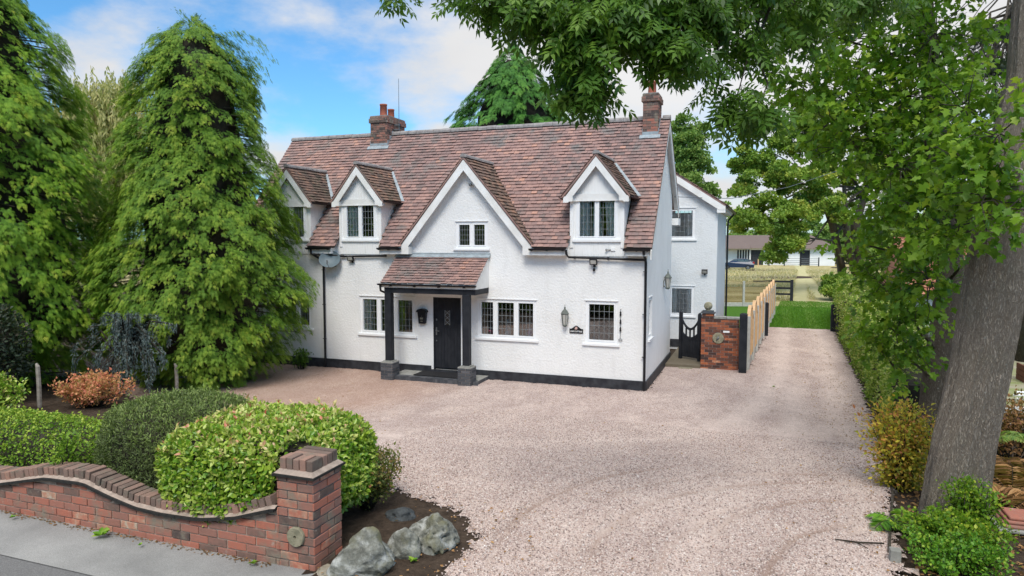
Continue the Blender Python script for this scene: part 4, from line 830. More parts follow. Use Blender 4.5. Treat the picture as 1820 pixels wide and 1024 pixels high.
# hanging chime
t0 = thing('bell_chain', (-.66, 0, 1.3), 'black hanging iron bell chain on the wall right of the single window', 'wall ornament')
f = MB(); f.tube([(-.66, -.03, 2.12), (-.66, -.03, 1.36)], .006, 5); f.tube([(-.66, -.001, 2.13), (-.66, -.03, 2.13)], .008, 5); f.build('chain', MT['blackpl'], t0)
for z in (1.95, 1.74, 1.54): f = MB(); f.lathe((-.66, -.035, z), [(.004, 0), (.028, .03), (.018, .07), (.026, .085), (.018, .12), (.003, .14)], 8); f.build('weight', MT['blackpl'], t0, smooth=True)
f = MB(); f.tube([(-.66+.045*math.cos(a), -.03, 1.33+.03*math.sin(a)) for a in [k*PI/8 for k in range(17)]], .008, 5); f.build('ring', MT['metal'], t0)
# cameras
def cctv(O, label):
    t0 = thing('security_camera', O, label, 'security camera', 'security cameras'); O = np.array(O, float)
    f = MB(); f.lathe(O+(0, -.05, .10), [(.035, 0), (.04, .03), (.03, .05)], 10); f.tube([O+(0, -.005, .12), O+(0, -.06, .10), O+(0, -.08, .02)], .014, 8); f.build('bracket', MT['upvc'], t0)
    f = MB(); f.lathe(O+(0, -.09, -.03), [(.02, -.02), (.045, 0), (.05, .03), (.035, .06)], 12); f.build('camera_head', MT['metal'], t0, smooth=True)
cctv((-4.86, 0, 5.45), 'small dome camera under the apex of the big front gable')
t0 = thing('security_sensor', (-.98, 0, 3.66), 'small white security sensor box below the right dormer sill', 'sensor')
f = MB(); f.box(-.93, -.82, -.05, -.001, 3.645, 3.72); f.build('sensor_box', MT['upvc'], t0); f = MB(); f.tube([(-.93, -.04, 3.68), (-1.02, -.07, 3.675)], .016, 8); f.lathe((-1.04, -.08, 3.65), [(.02, 0), (.032, .02), (.02, .05)], 10); f.build('sensor_eye', MT['metal'], t0)
# aerial
t0 = thing('aerial_mast', (-8.84, 3.3, 7.5), 'thin whip aerial clamped to the left chimney', 'aerial')
f = MB(); f.tube([(-8.80, 3.0, 7.55), (-8.80, 3.0, 9.30)], [.014, .008], 6); f.build('rod', MT['metal'], t0); f = MB(); f.box(-9.0, -8.78, 2.97, 3.03, 7.75, 7.79); f.box(-9.0, -8.78, 2.97, 3.03, 7.60, 7.64); f.build('clamp', MT['metal'], t0)
# door mat, window ornaments
f = MB(); f.box(-6.35, -5.0, -.74, -.12, .149, .165); tag(f.build('door_mat', MT['mat']), 'large black rubber mat on the porch step', 'door mat')
def orn(name, x, col, label, cat, prof, z=1.30):
    m_ = plain(name+'_glaze', col, None, .3, 6, 0); f = MB(); f.lathe((x, .16, z), prof, 12); return tag(f.build(name, m_, smooth=True), label, cat)
orn('swan_figure', -3.85, (.45, .62, .70), 'pale blue figure on the sill of the three light window right of the door', 'ornament', [(.09, 0), (.10, .08), (.06, .18), (.02, .30), (.03, .36), (.01, .42)])
orn('flower_vase', -3.2, (.22, .18, .5), 'small violet pot on the sill, right hand light of the window', 'vase', [(.05, 0), (.08, .08), (.06, .16), (.08, .2)])
orn('flower_bowl', -4.35, (.45, .12, .18), 'small bowl of pink flowers on the sill, left hand light of the window', 'flowers', [(.05, 0), (.10, .06), (.11, .10), (.08, .14)])
f = MB(); f.tube([at(1199, 350, 22)+np.array([0, 0, 0]), at(1300, 353, 26), at(1400, 333, 34), at(1500, 300, 40)], .012, 5); tag(f.build('overhead_wire', MT['metal']), 'thin overhead wire running from the cottage gable towards the trees', 'wire')
# ================================================================== FRONT WALL
t0 = thing('garden_wall', (-4, -12.05, .66), 'old red brick garden wall with dipping coping and square end pillar beside the pavement', 'brick wall')
CX = [-9.5, -7.2, -5.775, -4.97, -4.37, -3.97, -3.585, -3.2, -2.72, -2.26, -1.80, -1.6]; CZ = [1.13, 1.0, 1.037, 1.207, 1.224, 1.125, 1.05, 1.034, 1.048, 1.126, 1.271, 1.30]
cz = lambda x: float(np.interp(x, CX, CZ)); WY = -12.15; WB = .60; pr_ = random.Random(4)
b_ = MB(); mm = MB()
bricks_face(b_, (-9.5, WY+.012, WB), (1, 0, 0), (0, -1, 0), 7.8, .66, bl=.246, bh=.0885, joint=.013, dep=.014, test=lambda u, z: WB+z+.03 < cz(-9.5+u)-.012, prng=pr_, jitter=.004)
for i in range(39):
    x0 = -9.5+i*.2; x1 = x0+.2; mm.add([(x0, WY+.010, WB-.1), (x1, WY+.010, WB-.1), (x1, WY+.010, cz(x1)-.012), (x0, WY+.010, cz(x0)-.012), (x0, WY+.22, WB-.1), (x1, WY+.22, WB-.1), (x1, WY+.22, cz(x1)-.012), (x0, WY+.22, cz(x0)-.012)], [(0, 1, 2, 3), (7, 6, 5, 4), (3, 2, 6, 7)])
wb = b_.build('brickwork', MT['brick'], t0, bevel=.004); mm.build('mortar_bed', MT['mortar'], t0)
cr = MB(); fl = MB(); cp_ = MB(); x = -9.5
while x < -1.78:
    x1 = min(x+.11, -1.74); a, c_ = np.array((x, 0, cz(x))), np.array((x1, 0, cz(x1))); j = pr_.uniform(-.003, .003)
    cr.prism([(x, WY-.050+j, a[2]-.024), (x1-.002, WY-.050+j, c_[2]-.024), (x1-.002, WY-.050+j, c_[2]+.005), (x, WY-.050+j, a[2]+.005)], (0, .26, 0), pr_.random()*.3)
    fl.add([(x, WY-.028, a[2]+.006), (x1, WY-.028, c_[2]+.006), (x1, WY+.02, c_[2]+.03), (x, WY+.02, a[2]+.03), (x, WY+.02, a[2]+.004), (x1, WY+.02, c_[2]+.004)], [(0, 1, 2, 3)]); x = x1
x = -9.5
while x < -1.80:
    s_ = (cz(x+.04)-cz(x-.04))/.08; A = np.array((1, 0, s_)); A /= np.linalg.norm(A); Zu = np.array((-A[2], 0, A[0])); wdt = .072+pr_.uniform(-.003, .003)
    c_ = np.array((x, WY+.125+pr_.uniform(-.008, .008), cz(x)+.012))+Zu*(.055+pr_.uniform(-.006, .006)); tl = pr_.uniform(-.03, .03)
    cp_.obox(c_, A*math.cos(tl)+Zu*math.sin(tl), (0, 1, 0), Zu*math.cos(tl)-A*math.sin(tl), wdt/2-.003, .112, .052, max(0, pr_.betavariate(2, 3)-.06)); x += wdt/A[0]+.008
cr.build('creasing_line', MT['tarblack'], t0); fl.build('mortar_fillet', MT['mortar'], t0); cp_.build('coping_bricks', MT['brickw'], t0, bevel=.006)
b_ = MB(); mm = MB(); kx = dict(bl=.236, bh=.0885, joint=.013, dep=.014, prng=pr_, jitter=.004)
mm.box(-1.71, -1.314, WY+.012, -11.69, WB-.1, 1.64); bricks_face(b_, (-1.715, WY+.012, WB), (1, 0, 0), (0, -1, 0), .405, 1.03, **kx); bricks_face(b_, (-1.312, WY, WB), (0, 1, 0), (1, 0, 0), .47, 1.03, **kx); bricks_face(b_, (-1.312, -11.692, WB), (-1, 0, 0), (0, 1, 0), .40, 1.03, **kx); bricks_face(b_, (-1.712, -11.692, WB), (0, -1, 0), (-1, 0, 0), .47, 1.03, **kx)
pb = b_.build('pillar', MT['brick'], t0, bevel=.004); mm.build('mortar_core', MT['mortard'], pb)
f = MB(); f.box(-1.755, -1.265, WY-.045, -11.645, 1.628, 1.650, .1); f.build('creasing_tile', MT['tarblack'], pb)
f = MB(); f.add([(-1.742, WY-.027, 1.6505), (-1.278, WY-.027, 1.6505), (-1.278, -11.658, 1.6505), (-1.742, -11.658, 1.6505), (-1.70, WY+.016, 1.69), (-1.322, WY+.016, 1.69), (-1.322, -11.70, 1.69), (-1.70, -11.70, 1.69)], [(0, 1, 5, 4), (1, 2, 6, 5), (2, 3, 7, 6), (3, 0, 4, 7), (4, 5, 6, 7)]); f.build('mortar_fillet', MT['mortar'], pb)
f = MB()
for k in range(5): f.box(-1.70+k*.078, -1.70+k*.078+.068, WY+.015, WY+.19, 1.665+pr_.uniform(-.004, .004), 1.80+pr_.uniform(-.006, .006), pr_.random()*.7)
for k in range(3): f.box(-1.69, -1.32, WY+.20+k*.084, WY+.20+k*.084+.074, 1.665, 1.80+pr_.uniform(-.008, .006), pr_.random()*.6)
f.build('pillar_cap_bricks', MT['brickw'], pb, bevel=.008)
def disc(name, c, Nn, rad, hole, th, m, label, cat):
    f = MB(); Nn = np.array(Nn, float); U = np.cross(Nn, (0, 0, 1)); U /= np.linalg.norm(U); W_ = np.cross(U, Nn); n = 28; c = np.array(c, float); vs = []
    for (rr, dd) in ((hole, 0), (hole, th), (rad*.94, th), (rad, th*.7), (rad, 0)):
        for j in range(n): a = 2*PI*j/n; q = rr*(1+.012*math.sin(3*a+1)+.01*math.sin(7*a)); vs.append(c+U*q*math.cos(a)+W_*q*math.sin(a)+Nn*dd)
    fs = []
    for i in range(4): fs += [(i*n+j, i*n+(j+1) % n, (i+1)*n+(j+1) % n, (i+1)*n+j) for j in range(n)]
    f.add(vs, fs); f.add([c+U*hole*math.cos(2*PI*j/n)+W_*hole*math.sin(2*PI*j/n)+Nn*.002 for j in range(n)], [tuple(range(n))], m=1)
    return tag(f.build(name, [m, MT['twig']]), label, cat)
disc('millstone', (-1.50, WY-.003, 1.035), (0, -1, 0), .098, .018, .035, MT['stone'], 'small round stone disc with a hole set on the roadside brick pillar', 'stone disc')
# rocks
from mathutils import noise as mnoise
m, t, b = mat('pitted_limestone', .9, .2)
n1 = noise(t, 7, 6, .65); v = nn(t, 'ShaderNodeTexVoronoi'); v.inputs['Scale'].default_value = 11; t.links.new(obj_co(t), v.inputs['Vector'])
c = ramp_(t, n1, [(.32, (.07, .072, .062)), (.5, (.20, .205, .18)), (.66, (.42, .43, .41))]); c = mixc(t, ramp_(t, noise(t, 3.3, 4), [(.5, (0, 0, 0)), (.66, (1, 1, 1))]), c, (.17, .165, .10)); t.links.new(c, b.inputs['Base Color']); bump(t, b, mth(t, 'ADD', n1, mth(t, 'MULTIPLY', v.outputs['Distance'], .6)), 1, .05); MT['rock'] = m
MT['rockdark'] = plain('dark_wet_stone', (.075, .085, .09), (.03, .034, .036), .7, 9, .8, 20, bd=.03); MT['slabrock'] = plain('sandy_flat_stone', (.36, .33, .26), (.24, .21, .16), .9, 8, .6, 30)
def rock(c, sx, sy, sz, rz, seed, label, m='rock', amp=.28, pits=False, flat=0):
    bm_ = bmesh.new(); bmesh.ops.create_icosphere(bm_, subdivisions=5, radius=1); o_ = Vector((seed*3.1, seed*1.7, seed))
    for v in bm_.verts:
        p = v.co.copy(); d = 1+amp*(mnoise.noise(p*1.1+o_)*1.5+.35*mnoise.noise(p*2.6+o_)+.14*mnoise.noise(p*6+o_)+.09*mnoise.noise(p*16+o_))
        q = sum(max(0, p.dot(Vector(n_))-.62) for n_ in ((.8, .1, .6), (-.7, .3, .65), (.1, -.85, .5), (-.3, -.6, .74), (.3, .8, .5), (.9, -.4, .1), (-.95, -.1, .2))); d -= .45*q
        if pits:
            k = mnoise.noise(p*4.5+o_)
            if k > .18: d -= min(.16, (k-.18)*.9)
        v.co = Vector((p.x*sx*d, p.y*sy*d, max(p.z*d, -.5)*sz))
    me = bpy.data.meshes.new('rock'); bm_.to_mesh(me); bm_.free(); me.materials.append(MT[m]); me.polygons.foreach_set('use_smooth', [True]*len(me.polygons))
    o = link('rock', me, None, (c[0], c[1], gz(c[0], c[1])+c[2])); o.rotation_euler = (0, 0, rz); return tag(o, label, 'rock', 'rocks edging the flower bed')
rock((-.88, -11.95, .12), .36, .27, .31, .6, 4.9, 'largest pale grey boulder, nearest the brick pillar', amp=.24)
rock((-.64, -11.50, .10), .21, .20, .21, 1.1, 5.4, 'rounded boulder between the large pale boulder and the pitted one', amp=.2)
rock((-.50, -11.18, .10), .31, .25, .23, -.5, 8.3, 'pitted grey boulder at the gravel edge of the bed', amp=.22, pits=True)
rock((-1.17, -10.72, .02), .23, .14, .10, .2, 3.3, 'low dark flat stone at the back of the flower bed', 'rockdark')
rock((-1.13, -12.17, .0), .17, .24, .07, .55, 6.1, 'flat sandy stone leaning at the foot of the pillar', 'slabrock')
rock((-.50, -12.32, -.02), .24, .12, .05, .1, 7.7, 'thin flat stone half buried at the pavement edge', 'rock')
sheet('flower_bed', [(-9.6, -11.93), (-1.3, -11.93), (-1.28, -12.35), (-.3, -12.5), (.3, -11.6), (.2, -10.7), (-.6, -10.0), (-2.0, -9.1), (-9, -6.2), (-13, -5.4), (-13, -11.93)], .018, MT['soil'], .09, .04, lambda x, y: .007*fnoise(x, y, 4, 9))
# ================================================================== SIDE WALL, GATE, FENCE
t0 = thing('side_wall', (1.6, 3.75, 0), 'rustic multi coloured brick wall with ball finial pier beside the black garden gate', 'brick wall')
b_ = MB(); mm = MB(); kx = dict(bl=.23, bh=.077, joint=.010, dep=.012)
mm.box(1.095, 2.155, 3.71, 3.93, 0, 1.56); bricks_face(b_, (1.08, 3.712, 0), (1, 0, 0), (0, -1, 0), 1.085, 1.56, **kx); bricks_face(b_, (2.157, 3.71, 0), (0, 1, 0), (1, 0, 0), .22, 1.56, **kx); bricks_face(b_, (1.093, 3.93, 0), (0, -1, 0), (-1, 0, 0), .22, 1.56, **kx); bricks_face(b_, (2.16, 3.932, 0), (-1, 0, 0), (0, 1, 0), 1.06, 1.56, **kx)
sw_ = b_.build('brickwork', MT['brick2'], t0, bevel=.003); mm.build('mortar_bed', MT['mortard'], t0)
f = MB(); f.box(1.44, 1.80, 3.68, 3.96, 1.562, 1.625); f.box(1.806, 2.18, 3.68, 3.96, 1.562, 1.62); f.build('coping_slab', MT['slabst'], t0, bevel=.006)
b_ = MB(); mm = MB(); mm.box(1.11, 1.42, 3.70, 3.94, 1.561, 1.70); bricks_face(b_, (1.10, 3.70, 1.56), (1, 0, 0), (0, -1, 0), .33, .15, **kx); bricks_face(b_, (1.43, 3.70, 1.56), (0, 1, 0), (1, 0, 0), .24, .15, **kx); pp = b_.build('pier', MT['brick2'], t0); mm.build('mortar_core', MT['mortard'], pp)
f = MB(); f.box(1.05, 1.48, 3.65, 3.99, 1.712, 1.745); f.prism([(1.10, 3.69, 1.745), (1.43, 3.69, 1.745), (1.43, 3.95, 1.745), (1.10, 3.95, 1.745)], (0, 0, .05)); f.build('pier_cap', MT['bluebrick'], pp, bevel=.006)
f = MB(); f.lathe((1.265, 3.82, 1.795), [(.08, 0), (.06, .03)]+[(.125*math.sin(a), .135-.125*math.cos(a)) for a in [.5+k*.26 for k in range(11)]], 20); f.build('ball_finial', MT['stone'], pp, smooth=True)
disc('stone_disc', (1.58, 3.697, .98), (0, -1, 0), .165, .03, .03, MT['gold'] if False else MT['stone'], 'round stone disc with bird ornament on the side brick wall', 'stone disc')
f = MB(); f.tube([(1.53, 3.655, .92), (1.57, 3.65, .985), (1.62, 3.65, 1.0)], [.012, .028, .008], 8); f.tube([(1.575, 3.655, .985), (1.585, 3.65, 1.035)], [.012, .018], 6); f.tube([(1.54, 3.66, .87), (1.56, 3.66, .95)], .006, 5); tag(f.build('bird_ornament', MT['metal'], smooth=True), 'small silver bird fixed over the stone disc hole', 'ornament')
f = MB(); f.box(1.72, 1.90, 3.69, 3.699, 1.155, 1.21); tag(f.build('wall_plate', MT['upvc']), 'small blank white plate on the brick wall above the stone disc', 'plate')
# courtyard step
f = MB(); f.box(.04, 1.08, 3.62, 3.93, 0, .12, .4); f.box(.04, 1.08, 3.931, 7.35, 0, .118, .3); f.box(1.081, 1.62, 3.94, 7.35, 0, .05)
m_ = rndmat('mossy_paving', [(0, (.13, .11, .08)), (1, (.22, .19, .14))], .95, 9, .8, .6, 30); tag(f.build('courtyard_path', m_), 'mossy concrete step and path behind the garden gate', None, None, 'structure')
f = MB(); f.box(.45, .86, 3.46, 3.61, .0, .055); tag(f.build('stone_block', MT['stone'], bevel=.01), 'small pale stone block lying at the foot of the courtyard step', 'stone block')
# arched gate
t0 = thing('garden_gate', (.7, 4.6, .12), 'black wooden garden gate with dipped top rail and open slots, left of the brick wall', 'gate')
ga = np.array((.33, 4.78)); gb_ = np.array((1.02, 4.36)); gd = gb_-ga; gl2 = np.linalg.norm(gd); gd = gd/gl2; gn = np.array((gd[1], -gd[0])); 
def gp(u, z, d=0): return np.array((ga[0]+gd[0]*u+gn[0]*d, ga[1]+gd[1]*u+gn[1]*d, z))
f = MB()
for u0 in (0, gl2-.09): f.obox(gp(u0+.045, .86), (*gd, 0), (*gn, 0), (0, 0, 1), .045, .045, .74); f.lathe(gp(u0+.045, 1.6), [(.052, 0), (.05, .02), (.02, .05)], 10)
f.build('gate_post', MT['black'], t0)
f = MB(); n = 14; dip = lambda s: 1.44-.30*math.sin(PI*s)**.8; dip2 = lambda s: 1.02-.17*math.sin(PI*s)**.8
for fn, th in ((dip, .075), (dip2, .08)):
    for i in range(n):
        a, c_ = i/n, (i+1)/n; ua, ub = .095+(gl2-.19)*a, .095+(gl2-.19)*c_; f.prism([gp(ua, fn(a)-th, -.025), gp(ub, fn(c_)-th, -.025), gp(ub, fn(c_), -.025), gp(ua, fn(a), -.025)], (gn[0]*.05, gn[1]*.05, 0))
for i in range(5): s = (i+.0)/4; u = .095+(gl2-.19)*(.02+.96*s); f.obox(gp(u, (dip(s*.96+.02)+dip2(s*.96+.02))/2-.03), (*gd, 0), (*gn, 0), (0, 0, 1), .022, .018, (dip(s*.96+.02)-dip2(s*.96+.02))/2)
f.build('top_rail', MT['black'], t0)
f = MB()
for i in range(6): s = (i+.5)/6; u = .095+(gl2-.19)*s; f.obox(gp(u, (.2+dip2(s)-.03)/2), (*gd, 0), (*gn, 0), (0, 0, 1), (gl2-.19)/12-.003, .012, (dip2(s)-.03-.2)/2)
f.build('boarding', MT['black'], t0)
# posts + fence
def black_post(x, y, s, h, label, cat='post', grp='black wooden gate posts along the drive'):
    f = MB(); f.box(x-s, x+s, y-s, y+s, -.1, h); f.prism([(x-s, y-s, h), (x+s, y-s, h), (x+s, y+s, h), (x-s, y+s, h)], (0, 0, .001)); f.lathe((x, y, h), [(s*.95, 0), (s*.7, .025), (.02, .035)], 4)
    for z in (h*.28, h*.78): f.lathe((x-s*.2, y-s-.004, z), [(.012, 0), (.012, .015)], 6)
    return tag(f.build('gate_post', MT['black'], bevel=.012), label, cat, grp)
black_post(2.30, 3.42, .108, 1.76, 'tallest black post at the corner of the brick wall'); black_post(2.98, 11.87, .10, 1.36, 'black post in front of the fence, halfway up the drive'); black_post(5.66, 14.2, .075, 1.15, 'slim black post on the hedge side of the drive')
def field_gate(name, p, q, z0, z1, label):
    t0 = thing(name, (p[0], p[1], 0), label, 'gate'); f = MB(); P = np.array((*p, 0.)); Q = np.array((*q, 0.)); n = 5
    for i in range(n): z = z0+(z1-z0)*i/(n-1); f.beam(P+(0, 0, z), Q+(0, 0, z), .035, .075)
    f.build('rails', MT['black'], t0); f = MB()
    for e in (0.02, .5, .98): c = P+(Q-P)*e; f.beam(c+(0, 0, z0-.08), c+(0, 0, z1+.08), .06, .07, up=(Q-P))
    f.build('stiles', MT['black'], t0); f = MB(); f.beam(P+(0, 0, z0+.03), Q+(0, 0, z1-.03), .03, .06); f.build('brace', MT['black'], t0); return t0
field_gate('field_gate', (2.86, 11.95), (2.62, 13.1), .2, 1.12, 'black five bar gate folded back against the fence panels'); field_gate('field_gate', (5.74, 14.1), (5.9, 12.7), .15, 1.0, 'black low gate folded back along the hedge')
MT['larch'] = rndmat('tan_larch_lap', [(0, (.46, .34, .20)), (1, (.68, .53, .34))], .8, 7, .5, .4, 40); MT['conc'] = plain('pale_concrete', (.50, .50, .47), (.40, .40, .37), .9, 9, .4, 60)
MT['pale_oak'] = plain('fresh_pale_timber', (.66, .44, .25), (.54, .35, .19), .8, 6, .3, 40)
t0 = thing('panel_fence', (2.45, 4.0, 0), 'tan waney lap fence with wavy topped panels between concrete posts along the drive', 'fence')
fa = np.array((2.40, 3.98)); fb = np.array((3.42, 20.4)); fd = fb-fa; fln = np.linalg.norm(fd); fd /= fln; fnn = np.array((fd[1], -fd[0])); npan = 9; pw = fln/npan
for i in range(npan+1):
    c = fa+fd*pw*i; f = MB(); f.obox((c[0], c[1], .82), (*fd, 0), (*fnn, 0), (0, 0, 1), .05, .085, .82); f.build('concrete_post', MT['conc'], t0)
    if i == npan: break
    a = c+fd*.05; W_ = pw-.10; f = MB(); f.obox((*(a+fd*W_/2), .15), (*fd, 0), (*fnn, 0), (0, 0, 1), W_/2, .025, .15); f.build('gravel_board', MT['conc'], t0)
    top = lambda s: 1.42+.46*math.sin(PI*s)**1.4 if True else 0
    nb = 14; f = MB()
    for k in range(nb):
        z0 = .30+k*.095; segn = 8
        for j in range(segn):
            s0, s1 = j/segn, (j+1)/segn
            if z0 > top((s0+s1)/2)-.05: continue
            zt0 = min(z0+.11, top(s0)-.02); zt1 = min(z0+.11, top(s1)-.02)
            p0 = a+fd*W_*s0; p1 = a+fd*W_*s1; e0 = fnn*(.03); e1 = fnn*.010
            f.add([(*(p0+e0), z0), (*(p1+e0), z0), (*(p1+e1), zt1), (*(p0+e1), zt0), (*(p0-e0), z0), (*(p1-e0), z0), (*(p1-e1), zt1), (*(p0-e1), zt0)], [(0, 1, 2, 3), (7, 6, 5, 4), (3, 2, 6, 7), (4, 5, 1, 0)], rnd.random())
    f.build('lap_panel', MT['larch'], t0); f = MB()
    for s in (.02, .34, .66, .98): p0 = a+fd*W_*s+fnn*.042; f.beam((*p0, .30), (*p0, top(s)-.01), .03, .035, up=(*fd, 0))
    for j in range(10):
        s0, s1 = j/10, (j+1)/10; p0 = a+fd*W_*s0; p1 = a+fd*W_*s1; f.prism([(*(p0-fnn*.05), top(s0)-.035), (*(p1-fnn*.05), top(s1)-.035), (*(p1-fnn*.05), top(s1)+.02), (*(p0-fnn*.05), top(s0)+.02)], (*(fnn*.10), 0))
    f.build('panel_frame', MT['pale_oak'], t0)
# far trellis fence
t0 = thing('trellis_fence', (0, 24.2, 0), 'brown slatted fence with curved trellis top across the far lawn', 'fence'); A = np.array((-3.0, 23.2)); B = np.array((3.45, 25.1)); D_ = B-A; ln = np.linalg.norm(D_); D_ /= ln; Nf = np.array((D_[1], -D_[0]))
MT['oldlap'] = rndmat('weathered_fence_slats', [(0, (.26, .20, .09)), (1, (.44, .35, .19))], .85, 6, .5, .3, 30)
n = 4; pw = ln/n
for i in range(n+1):
    c = A+D_*pw*i; f = MB(); f.obox((*c, .75), (*D_, 0), (*Nf, 0), (0, 0, 1), .06, .05, .75); f.build('fence_post', MT['conc'], t0)
    if i == n: break
    f = MB(); f.obox((*(c+D_*pw/2), .12), (*D_, 0), (*Nf, 0), (0, 0, 1), pw/2-.07, .02, .12); f.build('gravel_board', MT['conc'], t0); f = MB()
    for k in range(9): f.obox((*(c+D_*pw/2), .30+k*.1), (*D_, 0), (*Nf, 0), (0, 0, 1), pw/2-.07, .012, .043, rnd.random())
    f.build('slat_panel', MT['oldlap'], t0); f = MB(); cv = lambda s: 1.38+.16*math.sin(PI*s)
    for s in np.linspace(.05, .95, 22): p = c+D_*pw*s; f.beam((*p, 1.15), (*p, cv(s)), .012, .016, up=(*D_, 0))
    for j in range(12): s0, s1 = .04+.92*j/12, .04+.92*(j+1)/12; p0 = c+D_*pw*s0; p1 = c+D_*pw*s1; f.beam((*p0, cv(s0)), (*p1, cv(s1)), .03, .035); f.beam((*p0, cv(s0)-.12), (*p1, cv(s1)-.12), .012, .016)
    f.build('trellis_top', MT['oldlap'], t0)
t0 = thing('rail_fence', (3.9, 29, 0), 'short black three rail fence at the end of the panel fence', 'fence')
for x in (3.5, 4.62): f = MB(); f.box(x-.09, x+.09, 28.95, 29.13, 0, 1.38); f.build('fence_post', MT['black'], t0)
f = MB()
for z in (.45, .83, 1.25): f.box(2.3, 4.53, 29.14, 29.18, z-.06, z+.06)
f.build('rails', MT['black'], t0)
# ================================================================== CAR, STABLE, FIELD GATE
t0 = thing('parked_car', (-.2, 75, 0), 'dark blue hatchback parked in the dry field in front of the stable', 'car')
cp = plain('dark_blue_car_paint', (.012, .03, .075), (.012, .028, .07), .25, 2, 0, spec=.6); ck = plain('black_rubber', (.015, .015, .015), None, .8, 5, 0); rd = plain('red_lamp_glass', (.5, .02, .02), None, .2, 5, 0); win_ = plain('tinted_car_glass', (.10, .16, .20), (.07, .12, .15), .08, 2, 0, spec=.8)
cx_, cy_ = -.05, 75.3; hw = .86
prof = [(-2.0, .32), (-2.05, .62), (-1.95, .80), (-1.15, .95), (-.45, 1.38), (.2, 1.46), (1.0, 1.43), (1.65, 1.15), (1.98, 1.0), (2.05, .70), (2.0, .32)]
f = MB(); vs = []
for y, k in ((-hw, .88), (-hw*.98, 1), (hw*.98, 1), (hw, .88)): vs.append([(cx_+x*(1 if abs(y) < hw else .985), cy_+y*(1 if z < 1 else .82), .30+(z-.30)*(1 if abs(y) < hw else .97)) for x, z in prof])
n = len(prof); V = [p for r_ in vs for p in r_]; F = []
for i in range(3): F += [(i*n+j, i*n+(j+1) % n, (i+1)*n+(j+1) % n, (i+1)*n+j) for j in range(n)]
f.add(V, F+[tuple(range(n)), tuple(range(3*n, 4*n))[::-1]]); f.build('body', cp, t0, bevel=.03)
f = MB(); yy = cy_-hw*.86
for q in ([(-.95, 1.0), (-.4, 1.34), (-.02, 1.38), (-.02, 1.0)], [(.06, 1.0), (.06, 1.39), (.75, 1.37), (.82, 1.0)], [(.9, 1.02), (.84, 1.36), (1.1, 1.33), (1.5, 1.1)]): f.prism([(cx_+x, yy-.03, z) for x, z in q], (0, .05, 0))
f.build('side_window', win_, t0); f = MB(); f.prism([(cx_+1.72, cy_-.6, 1.14), (cx_+1.15, cy_-.55, 1.41), (cx_+1.15, cy_+.55, 1.41), (cx_+1.72, cy_+.6, 1.14)], (.03, 0, .02)); f.build('rear_window', win_, t0)
for sy in (-1, 1): f = MB(); f.box(cx_+1.84, cx_+2.03, *sorted((cy_+sy*.55, cy_+sy*.80)), .78, 1.03); f.build('tail_lamp', rd, t0)
for x in (-1.28, 1.28):
    for sy in (-1, 1):
        f = MB(); f.tube([(cx_+x, cy_+sy*.70, .32), (cx_+x, cy_+sy*.89, .32)], .32, 18); wh = f.build('wheel', ck, t0); f = MB(); f.tube([(cx_+x, cy_+sy*.885, .32), (cx_+x, cy_+sy*.905, .32)], .19, 12); f.build('rim', MT['metal'], wh)
t0 = thing('stable_block', (3, 95, 0), 'low white stable block with brown hipped roof beyond the dry field', 'stable'); MT['stroof'] = rndmat('brown_concrete_tile', [(0, (.13, .10, .09)), (1, (.20, .155, .14))], .9, 1, .5, .3, 5)
f = MB(); wall_sheet(f, -9, 13, [(-9, 2.6), (13, 2.6)], 0, [(1.3, 3.1, 0, 2.3), (8.2, 9.6, 0, 2.3)], lambda x, z: (x, 93, z), rev=.3); f.box(-9, 13, 98, 98.1, 0, 2.6); f.box(12.9, 13, 93.01, 98, 0, 2.6); f.box(-9, -8.9, 93.01, 98, 0, 2.6); f.build('wall', MT['render'], t0)
f = MB(); f.add([(-9.6, 92.2, 2.55), (13.6, 92.2, 2.55), (13.6, 98.8, 2.55), (-9.6, 98.8, 2.55), (-5.5, 95.5, 4.55), (9.8, 95.5, 4.55)], [(0, 1, 5, 4), (1, 2, 5), (2, 3, 4, 5), (3, 0, 4), (3, 2, 1, 0)]); f.build('roof', MT['stroof'], t0)
f = MB(); f.add([(-4.2, 91.2, 2.5), (1.2, 91.2, 2.5), (-1.5, 94.9, 4.2), (-4.2, 93.2, 3.1), (1.2, 93.2, 3.1)], [(0, 1, 2), (1, 4, 2), (0, 2, 3)]); f.build('porch_roof', MT['stroof'], t0)
for q_ in ((1.35, 3.05, 93.2, 93.25, 0, 2.3), (8.25, 9.55, 93.2, 93.25, 0, 2.3), (-.8, 1.2, 92.95, 92.99, .2, 2.3)): f = MB(); f.box(*q_); f.build('doorway', MT['tar'], t0)
f = MB()
for i in range(6): f.box(-.8+i*.38, -.68+i*.38, 92.90, 92.94, 0, 2.4)
f.build('timber_frame', MT['board'], t0)
t0 = thing('farm_gate', (5, 90, 0), 'grey metal farm gate in front of the stable', 'gate'); f = MB()
for z in (.3, .55, .8, 1.1): f.box(3.9, 10.6, 90, 90.05, z-.03, z+.03)
f.build('rails', MT['metal'], t0); f = MB()
for x in (3.9, 6, 8.2, 10.6): f.box(x-.08, x+.08, 89.93, 90.0, 0, 1.3)
f.build('gate_posts', MT['black'], t0)
f = MB(); f.box(2.35, 2.5, 84, 84.15, 0, 1.2); tag(f.build('timber_post', MT['pale_oak']), 'pale timber post standing right of the parked car', 'post')
